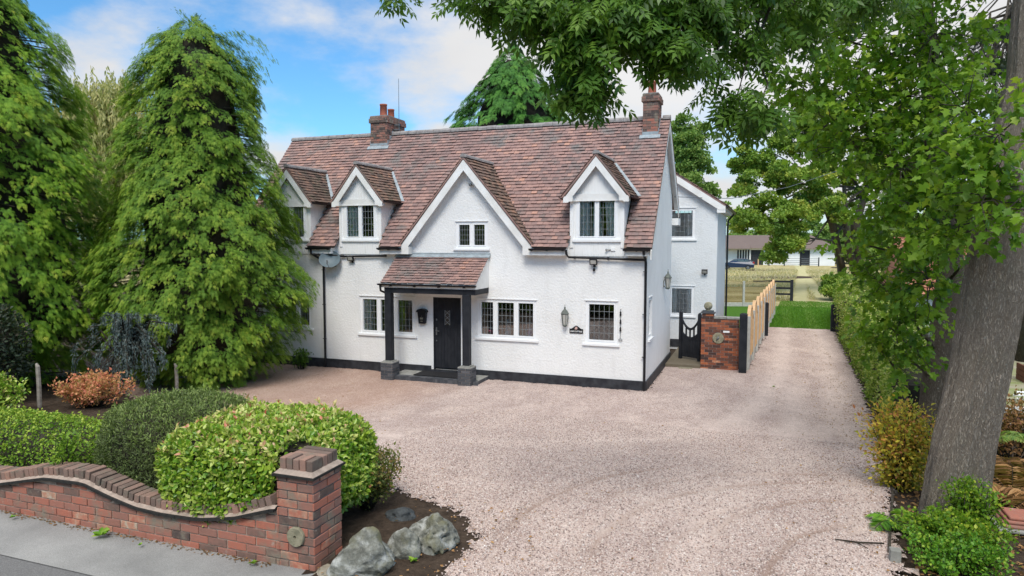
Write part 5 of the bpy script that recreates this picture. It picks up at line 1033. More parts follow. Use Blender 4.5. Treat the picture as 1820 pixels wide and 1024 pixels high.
# ================================================================== NEIGHBOUR
MT['orangetile'] = rndmat('orange_clay_tile', [(0, (.42, .17, .10)), (1, (.62, .29, .19))], .85, 2, .5, .4, 20)
t0 = thing('neighbour_bungalow', (10.5, 13, 0), 'white bungalow with orange tile roof glimpsed through the leaves on the right', 'house')
f = MB(); wall_sheet(f, 8.1, 15.5, [(8.1, 2.1), (15.5, 2.1)], 0, [(8.95, 9.25, .5, 1.75), (11.2, 13.2, .7, 1.8)], lambda x, z: (x, 10.2, z)); f.box(8.1, 8.2, 10.21, 16, 0, 2.1); f.box(15.4, 15.5, 10.21, 16, 0, 2.1); f.box(8.1, 15.5, 16, 16.1, 0, 2.1); f.build('wall', MT['render'], t0)
f = MB(); f.prism([(7.7, 9.8, 2.0), (7.7, 13.1, 4.0), (7.7, 16.5, 2.0)], (8.2, 0, 0)); f.build('roof', MT['orangetile'], t0); nt_ = MB(); ln = math.hypot(3.3, 2.0)
tiles(nt_, (0, 9.78, 2.0), X_, (0, 3.3/ln, 2.0/ln), (0, -2.0/ln, 3.3/ln), 7.65, 15.9, ln, lambda u, v: True, gauge=.2, tw=.25, sd_=5); nt_.build('roof_tiles', MT['orangetile'], t0)
for q_ in ((8.96, 9.24, 10.26, 10.28, .5, 1.75), (11.21, 13.19, 10.26, 10.28, .7, 1.8)): f = MB(); f.box(*q_); f.build('window_pane', MT['dark_room'], t0)
f = MB()
for x in (8.9, 9.25): f.box(x, x+.06, 10.16, 10.19, .45, 1.8)
for x in (11.2, 11.85, 12.5, 13.14): f.box(x, x+.06, 10.16, 10.19, .7, 1.8)
f.build('window_frame', MT['upvc'], t0)
f = MB(); f.box(9.5, 10.3, 9.4, 9.44, .1, 1.7); tag(f.build('white_screen', MT['board']), 'upright white panel standing by the bungalow wall', 'panel')
sheet('neighbour_lawn', [(6.9, -.9), (16, -.9), (16, 9), (6.9, 9)], .006, plain('patchy_lawn', (.20, .24, .08), (.32, .29, .22), .95, 1.6, .8, 30), .3, .05)
t0 = thing('neighbour_wall', (8.5, -1.2, 0), 'low orange brick wall with pale stone coping right of the big trunk', 'brick wall')
b_ = MB(); mm = MB(); mm.box(6.95, 12, -1.3, -1.1, -.1, .45)
bricks_face(b_, (6.94, -1.302, -.1), (1, 0, 0), (0, -1, 0), 5, .55, tone=.22); b_.build('brickwork', MT['brick'], t0); mm.build('mortar_bed', MT['mortard'], t0); f = MB(); f.box(6.9, 12, -1.42, -1.02, .455, .53); f.build('coping', MT['conc'], t0)
t0 = thing('pole_pile', (9.6, 3, 0), 'pile of white plastic poles lying on the ground behind the low wall', 'pole pile'); 
for i in range(14): f = MB(); x = 9.0+rnd.uniform(-.2, .6); y = 2.2+rnd.uniform(-.5, .5); a = rnd.uniform(-.25, .25); f.tube([(x-.3, y, .05+i*.015), (x+2.2, y+2.2*a, .07+i*.015)], .03, 6); f.build('pole', MT['upvc'], t0)
t0 = thing('timber_planter', (10.4, 4.6, 0), 'brown timber planter box behind the pole pile', 'planter'); f = MB()
for z in (0.0, .16, .32): f.box(9.6, 11.6, 4.5, 4.54, z, z+.15); f.box(9.6, 9.64, 4.541, 5.3, z, z+.15)
f.build('boards', plain('red_brown_timber', (.16, .06, .035), None, .8, 5, .3, 30), t0); f = MB(); f.box(9.64, 11.6, 4.541, 5.3, .1, .42); f.build('earth', MT['soil'], t0)
t0 = thing('end_pillar', (5.75, -8.3, .55), 'weathered red brick pillar with rough stone cap at the bottom right corner', 'brick pillar')
b_ = MB(); mm = MB(); x0, x1, y0, y1 = 5.42, 5.98, -8.45, -7.95; brick_block(b_, mm, x0, x1, y0, y1, .2, .60, tone=.1); b_.build('brickwork', MT['brick'], t0); mm.build('mortar_bed', MT['mortard'], t0)
f = MB(); f.box(x0-.05, x1+.05, y0-.05, y1+.05, .605, .625); f.build('creasing_tile', MT['slabst'], t0)
f = MB()
for k in range(3): f.box(x0+.02+k*.03, x1-.02-k*.03, y0+.02+k*.03, y1-.02-k*.03, .626+k*.04, .664+k*.04, .5+.1*k)
f.build('cap_bricks', MT['brick'], t0, bevel=.015)
# small timber edging along the drive
t0 = thing('board_edging', (4.4, -7, .4), 'low weathered board edging between the gravel and the shrubs', 'edging')
pts = [(4.05, -9.75), (4.25, -8.6), (4.5, -7.2), (4.72, -5.6), (4.95, -3.8), (5.2, -1.0), (5.36, 2.4)]
for (xa, ya), (xb, yb) in zip(pts[:-1], pts[1:]): f = MB(); f.beam((xa, ya, gz(xa, ya)+.0), (xb, yb, gz(xb, yb)+.0), .03, .12); f.build('board', MT['bark2'], t0)
for (xa, ya) in pts: f = MB(); f.box(xa+.015, xa+.055, ya-.02, ya+.02, gz(xa, ya)-.05, gz(xa, ya)+.09); f.build('peg', MT['bark2'], t0)
t0 = thing('stone_post', (4.07, -9.95, .66), 'small square weathered stone post at the drive entrance', 'post'); f = MB(); f.box(4.02, 4.12, -10.0, -9.9, .55, .83); f.build('stone', MT['slabst'], t0, bevel=.01)
for x, y, h, lb in ((-10.98, -8.0, .86, 'bare wooden stake on the left, beside the pinkish leaved plant'), (-10.4, -5.1, .72, 'broken wooden stake behind the dark clipped hedge')):
    g0 = gz(x, y); f = MB(); f.tube([(x, y, g0-.1), (x+.02, y, g0+h*.5), (x+.01, y, g0+h), (x-.03, y, g0+h+.06)], [.045, .043, .04, .022], 7, jit=.2); tag(f.build('wooden_stake', MT['deadwood']), lb, 'stake', 'wooden stakes')
# ================================================================== CYPRESSES
def cypress(name, cx_, cy_, g0, prof, nb, m, label, seed, per=40, size=.33, lean=(0, 0), extra=(), zmin=.15, blen=.85, group=None):
    r_ = np.random.RandomState(seed); t0 = thing(name, (cx_, cy_, g0), label, 'tree', group)
    Z = np.array([p[0] for p in prof]); R_ = np.array([p[1] for p in prof]); zz = np.linspace(Z[0], Z[-1], 200); wgt = np.interp(zz, Z, R_)+.15; wgt /= wgt.sum()
    B = []
    zs = r_.choice(zz, nb, p=wgt)+r_.uniform(-.05, .05, nb); az = r_.uniform(0, 2*PI, nb)
    for i in range(nb):
        R0 = float(np.interp(zs[i], Z, R_)); lump = .10*math.sin(3*az[i]+zs[i]*1.7+seed)+.07*math.sin(5*az[i]-zs[i]*2.3); B.append((zs[i], az[i], max(.15, R0*(1+lump)*r_.uniform(.86, 1.04)-.05), blen*min(1, .45+R0*.35)*r_.uniform(.75, 1.25), -.1))
    P = []; D = []; S_ = []; T = []; U = []
    def bough(tip, o_, ln, el, n, tint, droop=.35):
        sd = np.cross(o_, (0, 0, 1)); t_ = r_.uniform(0, 1, n)**.8; s_ = r_.normal(0, .20, n)*ln*(1.15-.65*t_); b0 = tip-o_*ln-np.array([0, 0, 1])*el*ln
        p = b0+o_*(t_*ln)[:, None]+sd*s_[:, None]+np.array([0, 0, 1])*(el*ln*t_+.16*np.sin(PI*t_)*ln-droop*ln*t_**2-.9*np.abs(s_)*t_+r_.normal(0, .035, n))[:, None]
        d = o_*(.75+.2*t_)[:, None]+sd*(np.sign(s_)*(.15+1.3*np.abs(s_)/ln))[:, None]-np.array([0, 0, 1])*(.15+droop*2.0*t_+r_.uniform(-.1, .25, n))[:, None]
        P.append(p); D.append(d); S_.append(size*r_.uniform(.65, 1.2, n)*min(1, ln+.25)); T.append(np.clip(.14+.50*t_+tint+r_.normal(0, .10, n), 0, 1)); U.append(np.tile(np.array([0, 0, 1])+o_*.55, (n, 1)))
    for (z, a, R0, ln, el) in B:
        o_ = np.array([math.cos(a), math.sin(a), 0]); c = np.array([cx_+lean[0]*z, cy_+lean[1]*z, g0+z]); bough(c+o_*R0, o_, ln, el, per, r_.uniform(-.10, .22))
    for (tx, ty, tz, a, ln, el, dr, n) in extra: bough(np.array([tx, ty, tz+dr*ln*.9]), np.array([math.cos(a), math.sin(a), 0]), ln, el, n, -.05, dr)
    P = np.concatenate(P); D = np.concatenate(D); S_ = np.concatenate(S_); T = np.concatenate(T); U = np.concatenate(U); k = P[:, 2] > hz(P[:, 0], P[:, 1])+.05
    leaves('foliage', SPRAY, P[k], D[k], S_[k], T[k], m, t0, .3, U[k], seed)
    f = MB(); f.tube([(cx_, cy_, g0-.2), (cx_+lean[0]*2, cy_+lean[1]*2, g0+2), (cx_+lean[0]*Z[-1], cy_+lean[1]*Z[-1], g0+Z[-1]*.97)], [.30, .22, .03], 10, jit=.1)
    for i in range(0, nb, 8):
        z, a, R0, ln, el = B[i]
        if z > Z[-1]*.8: continue
        c = np.array([cx_+lean[0]*z, cy_+lean[1]*z, g0+z+.15]); f.tube([c, c+np.array([math.cos(a), math.sin(a), -.12])*R0*.85], [.035, .012], 4, cap=False)
    f.build('trunk', MT['bark2'], t0)
    # dead brown twiggy interior
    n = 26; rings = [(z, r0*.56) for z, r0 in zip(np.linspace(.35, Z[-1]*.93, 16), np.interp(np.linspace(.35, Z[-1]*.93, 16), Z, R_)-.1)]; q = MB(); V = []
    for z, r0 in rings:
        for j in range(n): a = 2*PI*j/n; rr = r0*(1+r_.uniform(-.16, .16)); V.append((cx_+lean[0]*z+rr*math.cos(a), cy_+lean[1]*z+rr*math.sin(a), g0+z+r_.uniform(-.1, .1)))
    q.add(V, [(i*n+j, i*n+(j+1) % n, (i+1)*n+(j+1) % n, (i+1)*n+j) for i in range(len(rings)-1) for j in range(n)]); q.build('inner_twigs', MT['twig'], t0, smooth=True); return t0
RX = RIGHT
def a2(v): return math.atan2(v[1], v[0])
P2 = [(0.1, 1.7), (.7, 2.35), (1.4, 2.7), (2.8, 2.98), (4.3, 2.72), (5.8, 2.25), (7.3, 2.02), (8.3, 1.9), (8.9, 1.6), (9.3, 1.0), (9.75, .4)]
ex = []
for px, py, dep, aa, ln, dr, n in ((490, 98, 18.2, a2(RX), 1.5, .55, 70), (470, 75, 18.3, a2(RX), 1.2, .3, 60), (440, 68, 18.4, a2(RX), .9, .3, 50), (425, 105, 18.1, a2(RX), 1.0, .3, 60), (275, 88, 18.3, a2(-RX), 1.0, .4, 60), (290, 100, 18.0, a2(-RX), .9, .4, 50), (480, 130, 18.1, a2(RX), .9, .8, 50), (340, 40, 18.3, a2(RX), .5, .9, 50), (335, 45, 18.3, a2(-RX), .4, .9, 50), (345, 60, 18.2, a2(-FWD), .6, .9, 60), (340, 80, 18.2, a2(-FWD), .7, .7, 60), (355, 70, 18.2, a2(RX), .6, .7, 50), (325, 70, 18.2, a2(-RX), .5, .7, 50), (370, 110, 17.2, a2(-FWD+.5*RX), .7, .5, 70), (410, 130, 17.2, a2(-FWD+RX), .8, .5, 70), (310, 120, 17.4, a2(-FWD-.5*RX), .7, .5, 70), (295, 150, 17.5, a2(-RX-.5*FWD), .7, .5, 60), (445, 150, 17.4, a2(RX-.3*FWD), .8, .5, 70), (400, 95, 17.9, a2(RX-FWD), .7, .4, 70), (380, 85, 18.2, a2(RX), .6, .4, 60)):
    p = at(px, py, dep); ex.append((p[0], p[1], p[2], aa, ln, .25, dr, n))
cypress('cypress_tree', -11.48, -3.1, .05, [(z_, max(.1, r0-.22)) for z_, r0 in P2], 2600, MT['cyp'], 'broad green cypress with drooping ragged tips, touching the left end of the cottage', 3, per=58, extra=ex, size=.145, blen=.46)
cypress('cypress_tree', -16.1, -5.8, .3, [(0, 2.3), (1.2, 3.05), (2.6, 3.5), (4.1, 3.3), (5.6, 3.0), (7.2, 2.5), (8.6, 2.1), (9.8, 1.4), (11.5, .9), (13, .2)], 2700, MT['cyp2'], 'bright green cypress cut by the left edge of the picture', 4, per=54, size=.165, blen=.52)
cypress('cypress_tree', -8.4, 13.2, 0, [(0, 4.6), (4, 4.4), (7, 3.9), (9.2, 3.1), (10.8, 2.2), (12, 1.4), (13.1, .3)], 1500, MT['cypdark'], 'dark green conifer rising behind the cottage roof between the chimneys', 5, per=44, size=.26, blen=.75)
# ------------------------------------------------------------------ willow
r_ = np.random.RandomState(12); wc = np.array(at(178, 300, 32)); wt0 = thing('willow_tree', (wc[0], wc[1], .2), 'airy yellowish willow between the two big cypresses', 'tree')
segs = [(wob((wc[0], wc[1], 0), (wc[0], wc[1], 7), 4, .03, r_), [.45, .4, .32, .25, .2])]; P = []; D = []; T = []; tips = []
for i in range(34):
    e = at(176+r_.normal(0, 34), 150+r_.uniform(-15, 190), 32+r_.uniform(-1.5, 1.5)); segs.append((wob((wc[0], wc[1], 4+r_.uniform(0, 3)), e, 4, .06, r_), [.12, .08, .05, .03, .012])); tips.append(e)
for e in tips:
    for k in range(44):
        s0 = e+r_.normal(0, .65, 3)*np.array([1, 1, .5]); ln = r_.uniform(.8, 2.8); n = int(ln*16); t_ = np.linspace(0, 1, n)[:, None]; sway = r_.normal(0, .12, 3); p = s0+np.array([0, 0, -ln])*t_+sway*t_*t_*2+r_.normal(0, .03, (n, 3))
        P.append(p); D.append(r_.normal(0, .35, (n, 3))+np.array([0, 0, -1])); T.append(np.clip(r_.uniform(.1, .9)+r_.normal(0, .1, n), 0, 1))
P = np.concatenate(P); leaves('crown', NARROW, P, np.concatenate(D), r_.uniform(.16, .30, len(P)), np.concatenate(T), MT['willow'], wt0, .9, rseed=3); limbs('trunk', MT['bark2'], wt0, segs, 6)
# ------------------------------------------------------------------ broad trees
def pxb(L_, d, k=1.0): return [(at(x, y, d+dd), (rx*d/FPX*k, max(rx, ry)*d/FPX*k, ry*d/FPX*k), w_) for (x, y, rx, ry, dd, w_) in L_]
ob = pxb([(1350, 320, 52, 50, 0, 1.1), (1420, 255, 60, 52, 1, 1.3), (1500, 290, 70, 70, 0, 1.5), (1375, 385, 70, 38, -1.5, 1.2), (1455, 375, 60, 36, -1, 1.0), (1335, 400, 36, 28, 0, .6), (1575, 320, 70, 75, 1, 1.5), (1440, 205, 45, 30, 0, .7), (1325, 290, 24, 30, 0, .4), (1395, 432, 36, 22, -2, .5), (1375, 460, 16, 14, -2, .2), (1590, 420, 40, 35, 2, .5), (1420, 330, 60, 50, -1, 1), (1620, 250, 80, 70, 0, 1), (1355, 235, 30, 30, 1, .4)], 50)
b0 = np.array((9.6, 48.5, 0)); tr = [([b0, b0+(-.2, 0, 1.5), at(1480, 400, 50), at(1450, 320, 50)], [.42, .36, .26, .15]), ([b0+(1.1, .2, -.1), b0+(1.1, .3, 1.6), at(1520, 400, 50.5), at(1545, 320, 50.5)], [.55, .48, .33, .18]), ([b0+(.9, .1, .8), at(1505, 420, 50.5), at(1500, 330, 50)], [.3, .26, .14])]
broad_tree('oak_tree', b0, tr, ob, MT['oak'], 'spreading oak with three dark stems at the end of the drive', sub=34, per=46, subr=.55, size=.30, seed=21, shell=.45)
broad_tree('ash_tree', at(1235, 440, 46)*np.array([1, 1, 0]), [([at(1235, 440, 46)*np.array([1, 1, 0]), at(1235, 330, 46), at(1232, 260, 46)], [.3, .2, .08])], pxb([(1222, 260, 28, 36, 0, 1), (1230, 310, 36, 40, 0, 1.2), (1255, 345, 24, 24, 0, .5), (1212, 225, 16, 18, 0, .3), (1268, 372, 18, 14, 0, .25), (1245, 240, 16, 16, 0, .2)], 46), MT['farleaf'], 'light green young tree behind the side extension roof', sub=30, per=36, subr=.5, size=.26, seed=22)
for i, (x, y, rx, ry, d, lb) in enumerate(((1310, 440, 30, 28, 125, 'distant round tree above the left end of the stable roof'), (1372, 425, 40, 35, 135, 'distant tree above the middle of the stable'), (1440, 420, 45, 45, 130, 'distant tree right of the stable'), (1530, 430, 60, 50, 110, 'distant tree behind the oak stems'), (1620, 420, 60, 60, 100, 'distant tree at the right end of the field'), (1720, 400, 70, 70, 90, 'distant tree behind the bungalow'))):
    c = at(x, y, d); rr = rx*d/FPX; b_ = np.array((c[0], c[1], 0)); broad_tree('field_tree', b_, [([b_, c], [.4, .2])], [(c, (rr, rr, ry*d/FPX), 1), (c+np.array([rr*.6, 0, -1.5]), (rr*.6, rr*.6, rr*.5), .6), (c+np.array([-rr*.6, 0, -1.5]), (rr*.6, rr*.6, rr*.5), .6)], MT['farleaf'], lb, sub=45, per=24, subr=1.0, size=.8, group='distant trees', seed=40+i)
for i, (x, y, rx, ry, d, lb) in enumerate(((1492, 506, 34, 30, 44, 'olive bush at the foot of the oak stems'), (1580, 478, 40, 34, 34, 'tall bush behind the far end of the hedge'), (1630, 450, 50, 60, 28, 'tall bush in front of the bungalow roof'))):
    c = at(x, y, d); b_ = np.array((c[0], c[1], 0)); broad_tree('wild_bush', b_, [([b_, c], [.08, .04])], [(c*np.array([1, 1, .72]), (rx*d/FPX, rx*d/FPX, c[2]*1.0), 1)], MT['oak'], lb, cat='bush', sub=70, per=26, subr=.35, size=.2, seed=60+i)
# cedar at the far right
r_ = np.random.RandomState(31); cb = []
for k in range(30):
    y = r_.uniform(40, 330); x = 1790+r_.normal(0, 55); cb.append((at(x, y, 21+r_.uniform(-2, 2)), (r_.uniform(.5, 1.1), r_.uniform(.5, 1.0), .10), .5))
cbase = at(1830, 560, 22); cbase[2] = 0
broad_tree('cedar_tree', cbase, [([cbase, at(1825, 300, 22), at(1815, 60, 22), at(1812, -80, 22)], [.35, .28, .18, .08])], cb, MT['darkshrub'], 'dark layered cedar seen against the sky at the right edge', sub=26, per=26, subr=.22, size=.13, seed=33, tpl=SPRAY)
# ------------------------------------------------------------------ big ash with the leaning trunk
ASHT = [at(1686, 985, 8.5), at(1690, 925, 8.5), at(1712, 790, 8.4), at(1742, 650, 8.3), at(1770, 500, 8.2), at(1802, 330, 8.05), at(1838, 130, 7.95), at(1850, -90, 7.9), at(1840, -260, 7.9)]
def barktrunk(name, pts, rads, m, parent, n=40, per=.05, flare=.0, rough=.03, seed=1, ridges=13):
    P = np.array(pts); seg = np.concatenate([[0], np.cumsum(np.linalg.norm(np.diff(P, axis=0), axis=1))]); k = int(seg[-1]/per); t_ = np.linspace(0, seg[-1], k); r_ = np.random.RandomState(seed)
    C_ = np.stack([np.interp(t_, seg, P[:, i]) for i in range(3)], 1); 
    for _ in range(12): C_[1:-1] = (C_[:-2]+C_[1:-1]*2+C_[2:])/4
    R0 = np.interp(t_, seg, rads); a = np.linspace(0, 2*PI, n, endpoint=False); V = []
    ph = r_.uniform(0, 6, 8)
    for i in range(k):
        rr = R0[i]*(1+rough*np.sin(a*3+ph[0]+t_[i]*.6)+rough*.6*np.sin(a*5+ph[1]-t_[i]*.8)+.024*np.sin(a*ridges+ph[2]+1.2*np.sin(t_[i]*2.1))+.02*np.sin(a*(ridges*2+3)+2.2*np.sin(t_[i]*5+a*2))+.014*np.sin(a*37+3*np.sin(t_[i]*7+a*3))+r_.uniform(-.008, .008, n)); fl_ = flare*math.exp(-t_[i]/.35)
        rr = rr*(1+fl_*(1+.35*np.sin(a*4+ph[3]))); V += [(C_[i][0]+rr[j]*math.cos(a[j]), C_[i][1]+rr[j]*math.sin(a[j]), C_[i][2]) for j in range(n)]
    q = MB(); q.add(V, [(i*n+j, i*n+(j+1) % n, (i+1)*n+(j+1) % n, (i+1)*n+j) for i in range(k-1) for j in range(n)]+[tuple((k-1)*n+j for j in range(n))]); return q.build(name, m, parent, smooth=True)
AT = thing('big_ash_tree', (5.03, -7.9, .5), 'tall ash with thick grey leaning trunk and branches hanging over the drive', 'tree')
barktrunk('trunk', ASHT, [.37, .35, .33, .305, .325, .32, .25, .22, .15], MT['bark'], AT, n=96, per=.03, flare=.09, seed=2)
ring = MB(); rc = at(1806, 312, 7.72); A_ = np.array(-FWD)*.9-RX*.3; A_ /= np.linalg.norm(A_); U_ = np.cross(A_, UP); U_ /= np.linalg.norm(U_); W_ = np.cross(U_, A_)
ring.tube([rc+U_*.07*math.cos(t_)+W_*.085*math.sin(t_) for t_ in np.linspace(0, 2*PI, 20)], .016, 6, jit=.3); ring.tube([rc-A_*.10, rc+A_*.005], .062, 12, m=1); ring.build('cut_branch_scar', [MT['deadwood'], MT['bark2']], AT)
r_ = np.random.RandomState(77); hang = [(700, -14, 55, 10, 5.9, 7), (805, -4, 35, 12, 5.9, 9), (878, 8, 34, 34, 5.8, 24), (950, 25, 60, 42, 5.7, 60), (1030, 70, 58, 55, 5.6, 95), (1040, 140, 42, 42, 5.6, 50), (1050, 185, 26, 20, 5.6, 14), (1120, 50, 66, 60, 5.7, 100), (1195, 100, 34, 46, 5.7, 50), (1190, 20, 80, 45, 5.8, 90), (1290, 45, 50, 60, 5.9, 70), (1262, 165, 24, 40, 6.0, 15), (1310, 205, 34, 30, 6.0, 40), (1345, 230, 28, 20, 6.0, 30), (1290, -10, 110, 30, 5.9, 80), (1050, -25, 190, 28, 5.8, 130), (1340, 100, 40, 50, 6.1, 40), (1420, 40, 80, 70, 6.4, 100), (1520, 10, 100, 50, 6.5, 90), (1250, 120, 20, 30, 5.9, 6)]
hang = [(x_, y_, a_, b_, d_, int(n_*(.8 if x_ < 1230 else .45))) for (x_, y_, a_, b_, d_, n_) in hang]
segs = []; P = []; D = []; T = []; Sz = []
limb0 = [ASHT[8], at(1600, -300, 7.2), at(1350, -150, 6.3), at(1100, -75, 5.8), at(900, -40, 5.8), at(760, -35, 5.9)]
segs.append((limb0, [.11, .08, .06, .045, .025, .01])); segs.append(([ASHT[8], ASHT[8]+(.2, .2, 2.5), ASHT[8]+(.1, .6, 4.5)], [.16, .10, .03]))
for (x, y, rx, ry, d, n) in hang:
    y -= 26 if x < 1230 else 34; ry *= .85; c = at(x, y, d); s0 = at(min(1500, max(800, x+40)), -75, d); segs.append((wob(s0, c, 5, .05, r_), [.022, .017, .013, .010, .007, .004]))
    for i in range(n):
        a = sph(r_, 1)[0]*r_.uniform(.2, 1)**.5; p = c+RX*a[0]*rx*d/FPX+UP*a[2]*ry*d/FPX+FWD*a[1]*.32
        if r_.rand() < .22: segs.append((wob(c+(p-c)*.1, p, 3, .12, r_), [.006, .005, .004, .003]))
        for j in range(4): dd = sph(r_, 1)[0]*np.array([1, 1, .4])+np.array([0, 0, -.6]); P.append(p+dd*.03); D.append(dd); T.append(r_.uniform(0, .75)+(.25 if r_.rand() < .06 else 0)); Sz.append(r_.uniform(.18, .30))
for (x, y, z, rr, n) in ((6.8, -6.8, 10.5, 1.8, 240), (5.6, -5.6, 11.2, 1.8, 220), (8.2, -8.2, 9.6, 1.6, 200), (4.6, -7.4, 11.6, 1.5, 140)):
    for i in range(n): a = sph(r_, 1)[0]; dd = a+np.array([0, 0, -.5]); P.append(np.array((x, y, z))+a*rr*r_.uniform(.5, 1)); D.append(dd); T.append(r_.uniform(0, .8)); Sz.append(r_.uniform(.2, .32))
    segs.append((wob(ASHT[8], (x, y, z), 4, .05, r_), [.08, .06, .05, .03, .01]))
limbs('branches', MT['bark2'], AT, segs, 6); leaves('crown', ASH, np.array(P), np.array(D), np.array(Sz), np.array(T), MT['ash'], AT, .5, rseed=8)
# ------------------------------------------------------------------ second trunk with leafy side shoots
MP = [np.array(p) for p in ((5.42, -4.75, 0), (5.44, -4.71, .35), (5.47, -4.7, 1.4), (5.66, -4.58, 3.44), (5.43, -4.5, 5.56), (5.11, -4.44, 7.86), (5.0, -4.4, 10))]
MTREE = thing('leafy_maple_tree', (5.44, -4.7, .15), 'slender dark trunk behind the big leaning one, thick with fresh green leaves', 'tree')
barktrunk('trunk', MP, [.24, .225, .21, .19, .17, .15, .08], MT['bark2'], MTREE, n=32, per=.07, flare=.1, seed=5, ridges=9)
f = MB()
for (x, y) in ((1634, 778), (1636, 808), (1632, 905), (1648, 596)): c = at(x, y, 11.0); f.lathe(c-np.array([0, 0, .05]), [(.03, 0), (.07, .03), (.075, .07), (.03, .11)], 8)
f.build('branch_stub', MT['deadwood'], MTREE)
r_ = np.random.RandomState(88); segs = []; P = []; D = []; T = []; Sz = []
mb_ = [(1440, 60, 80, 70, 10, 60), (1560, 60, 100, 80, 10.5, 90), (1660, 60, 80, 90, 10, 70), (1420, 150, 45, 40, 10.5, 30), (1500, 160, 80, 60, 10.5, 70), (1600, 180, 80, 70, 10.3, 80), (1690, 190, 60, 80, 10, 55), (1510, 250, 70, 50, 10.2, 55), (1600, 290, 75, 60, 10, 70), (1690, 310, 50, 60, 9.6, 45), (1480, 220, 60, 35, 10, 26), (1580, 370, 45, 45, 10.3, 36), (1500, 425, 22, 10, 10.4, 4), (1640, 380, 60, 50, 9.8, 50), (1590, 450, 60, 50, 10.8, 45), (1585, 515, 45, 36, 11, 32), (1600, 560, 50, 45, 10.8, 42), (1650, 500, 45, 50, 10, 30), (1625, 615, 26, 30, 10.8, 14), (1690, 420, 35, 30, 9.3, 18), (1580, 640, 34, 30, 11, 18), (1560, 600, 30, 30, 11, 14), (1750, 350, 46, 36, 7.3, 26), (1720, 290, 40, 45, 7.5, 26), (1775, 240, 45, 50, 7.2, 22), (1715, 190, 45, 45, 8.5, 26), (1790, 370, 30, 18, 7.1, 9), (1705, 400, 30, 30, 8, 14), (1620, -60, 150, 60, 10, 100), (1740, 90, 40, 60, 10.5, 22)]
for (x, y, rx, ry, d, n) in mb_:
    c = at(x, y, d); tz = c[2]-.3+r_.uniform(-.6, .1); tp = np.array([np.interp(tz, [p[2] for p in MP], [p[i] for p in MP]) for i in (0, 1)]+[tz]); segs.append((wob(tp, c, 4, .06, r_), [.035, .028, .02, .014, .006]))
    for i in range(n):
        a = sph(r_, 1)[0]*r_.uniform(.15, 1)**.45; p = c+RX*a[0]*rx*d/FPX+UP*a[2]*ry*d/FPX+FWD*a[1]*max(rx, ry)*.8*d/FPX; tw = unit(a+r_.normal(0, .4, 3)+np.array([0, 0, -.1])); tint = r_.uniform(0, .75)+(.3 if r_.rand() < .07 else 0); L0 = r_.uniform(.25, .5)
        if i % 3 == 0: segs.append((wob(c+(p-c)*.25, p+tw*L0*.8, 3, .08, r_), [.008, .007, .005, .003]))
        for j in range(10): s_ = r_.uniform(0, 1); q = p+tw*L0*s_+r_.normal(0, .05, 3); dd = tw*.5+r_.normal(0, .55, 3)+np.array([0, 0, -.45]); P.append(q); D.append(dd); T.append(min(1, tint*.8+r_.uniform(0, .25))); Sz.append(r_.uniform(.075, .145))
limbs('branches', MT['bark2'], MTREE, segs, 5); leaves('crown', LOBED, np.array(P), np.array(D), np.array(Sz), np.array(T), MT['maple'], MTREE, .6, rseed=9)
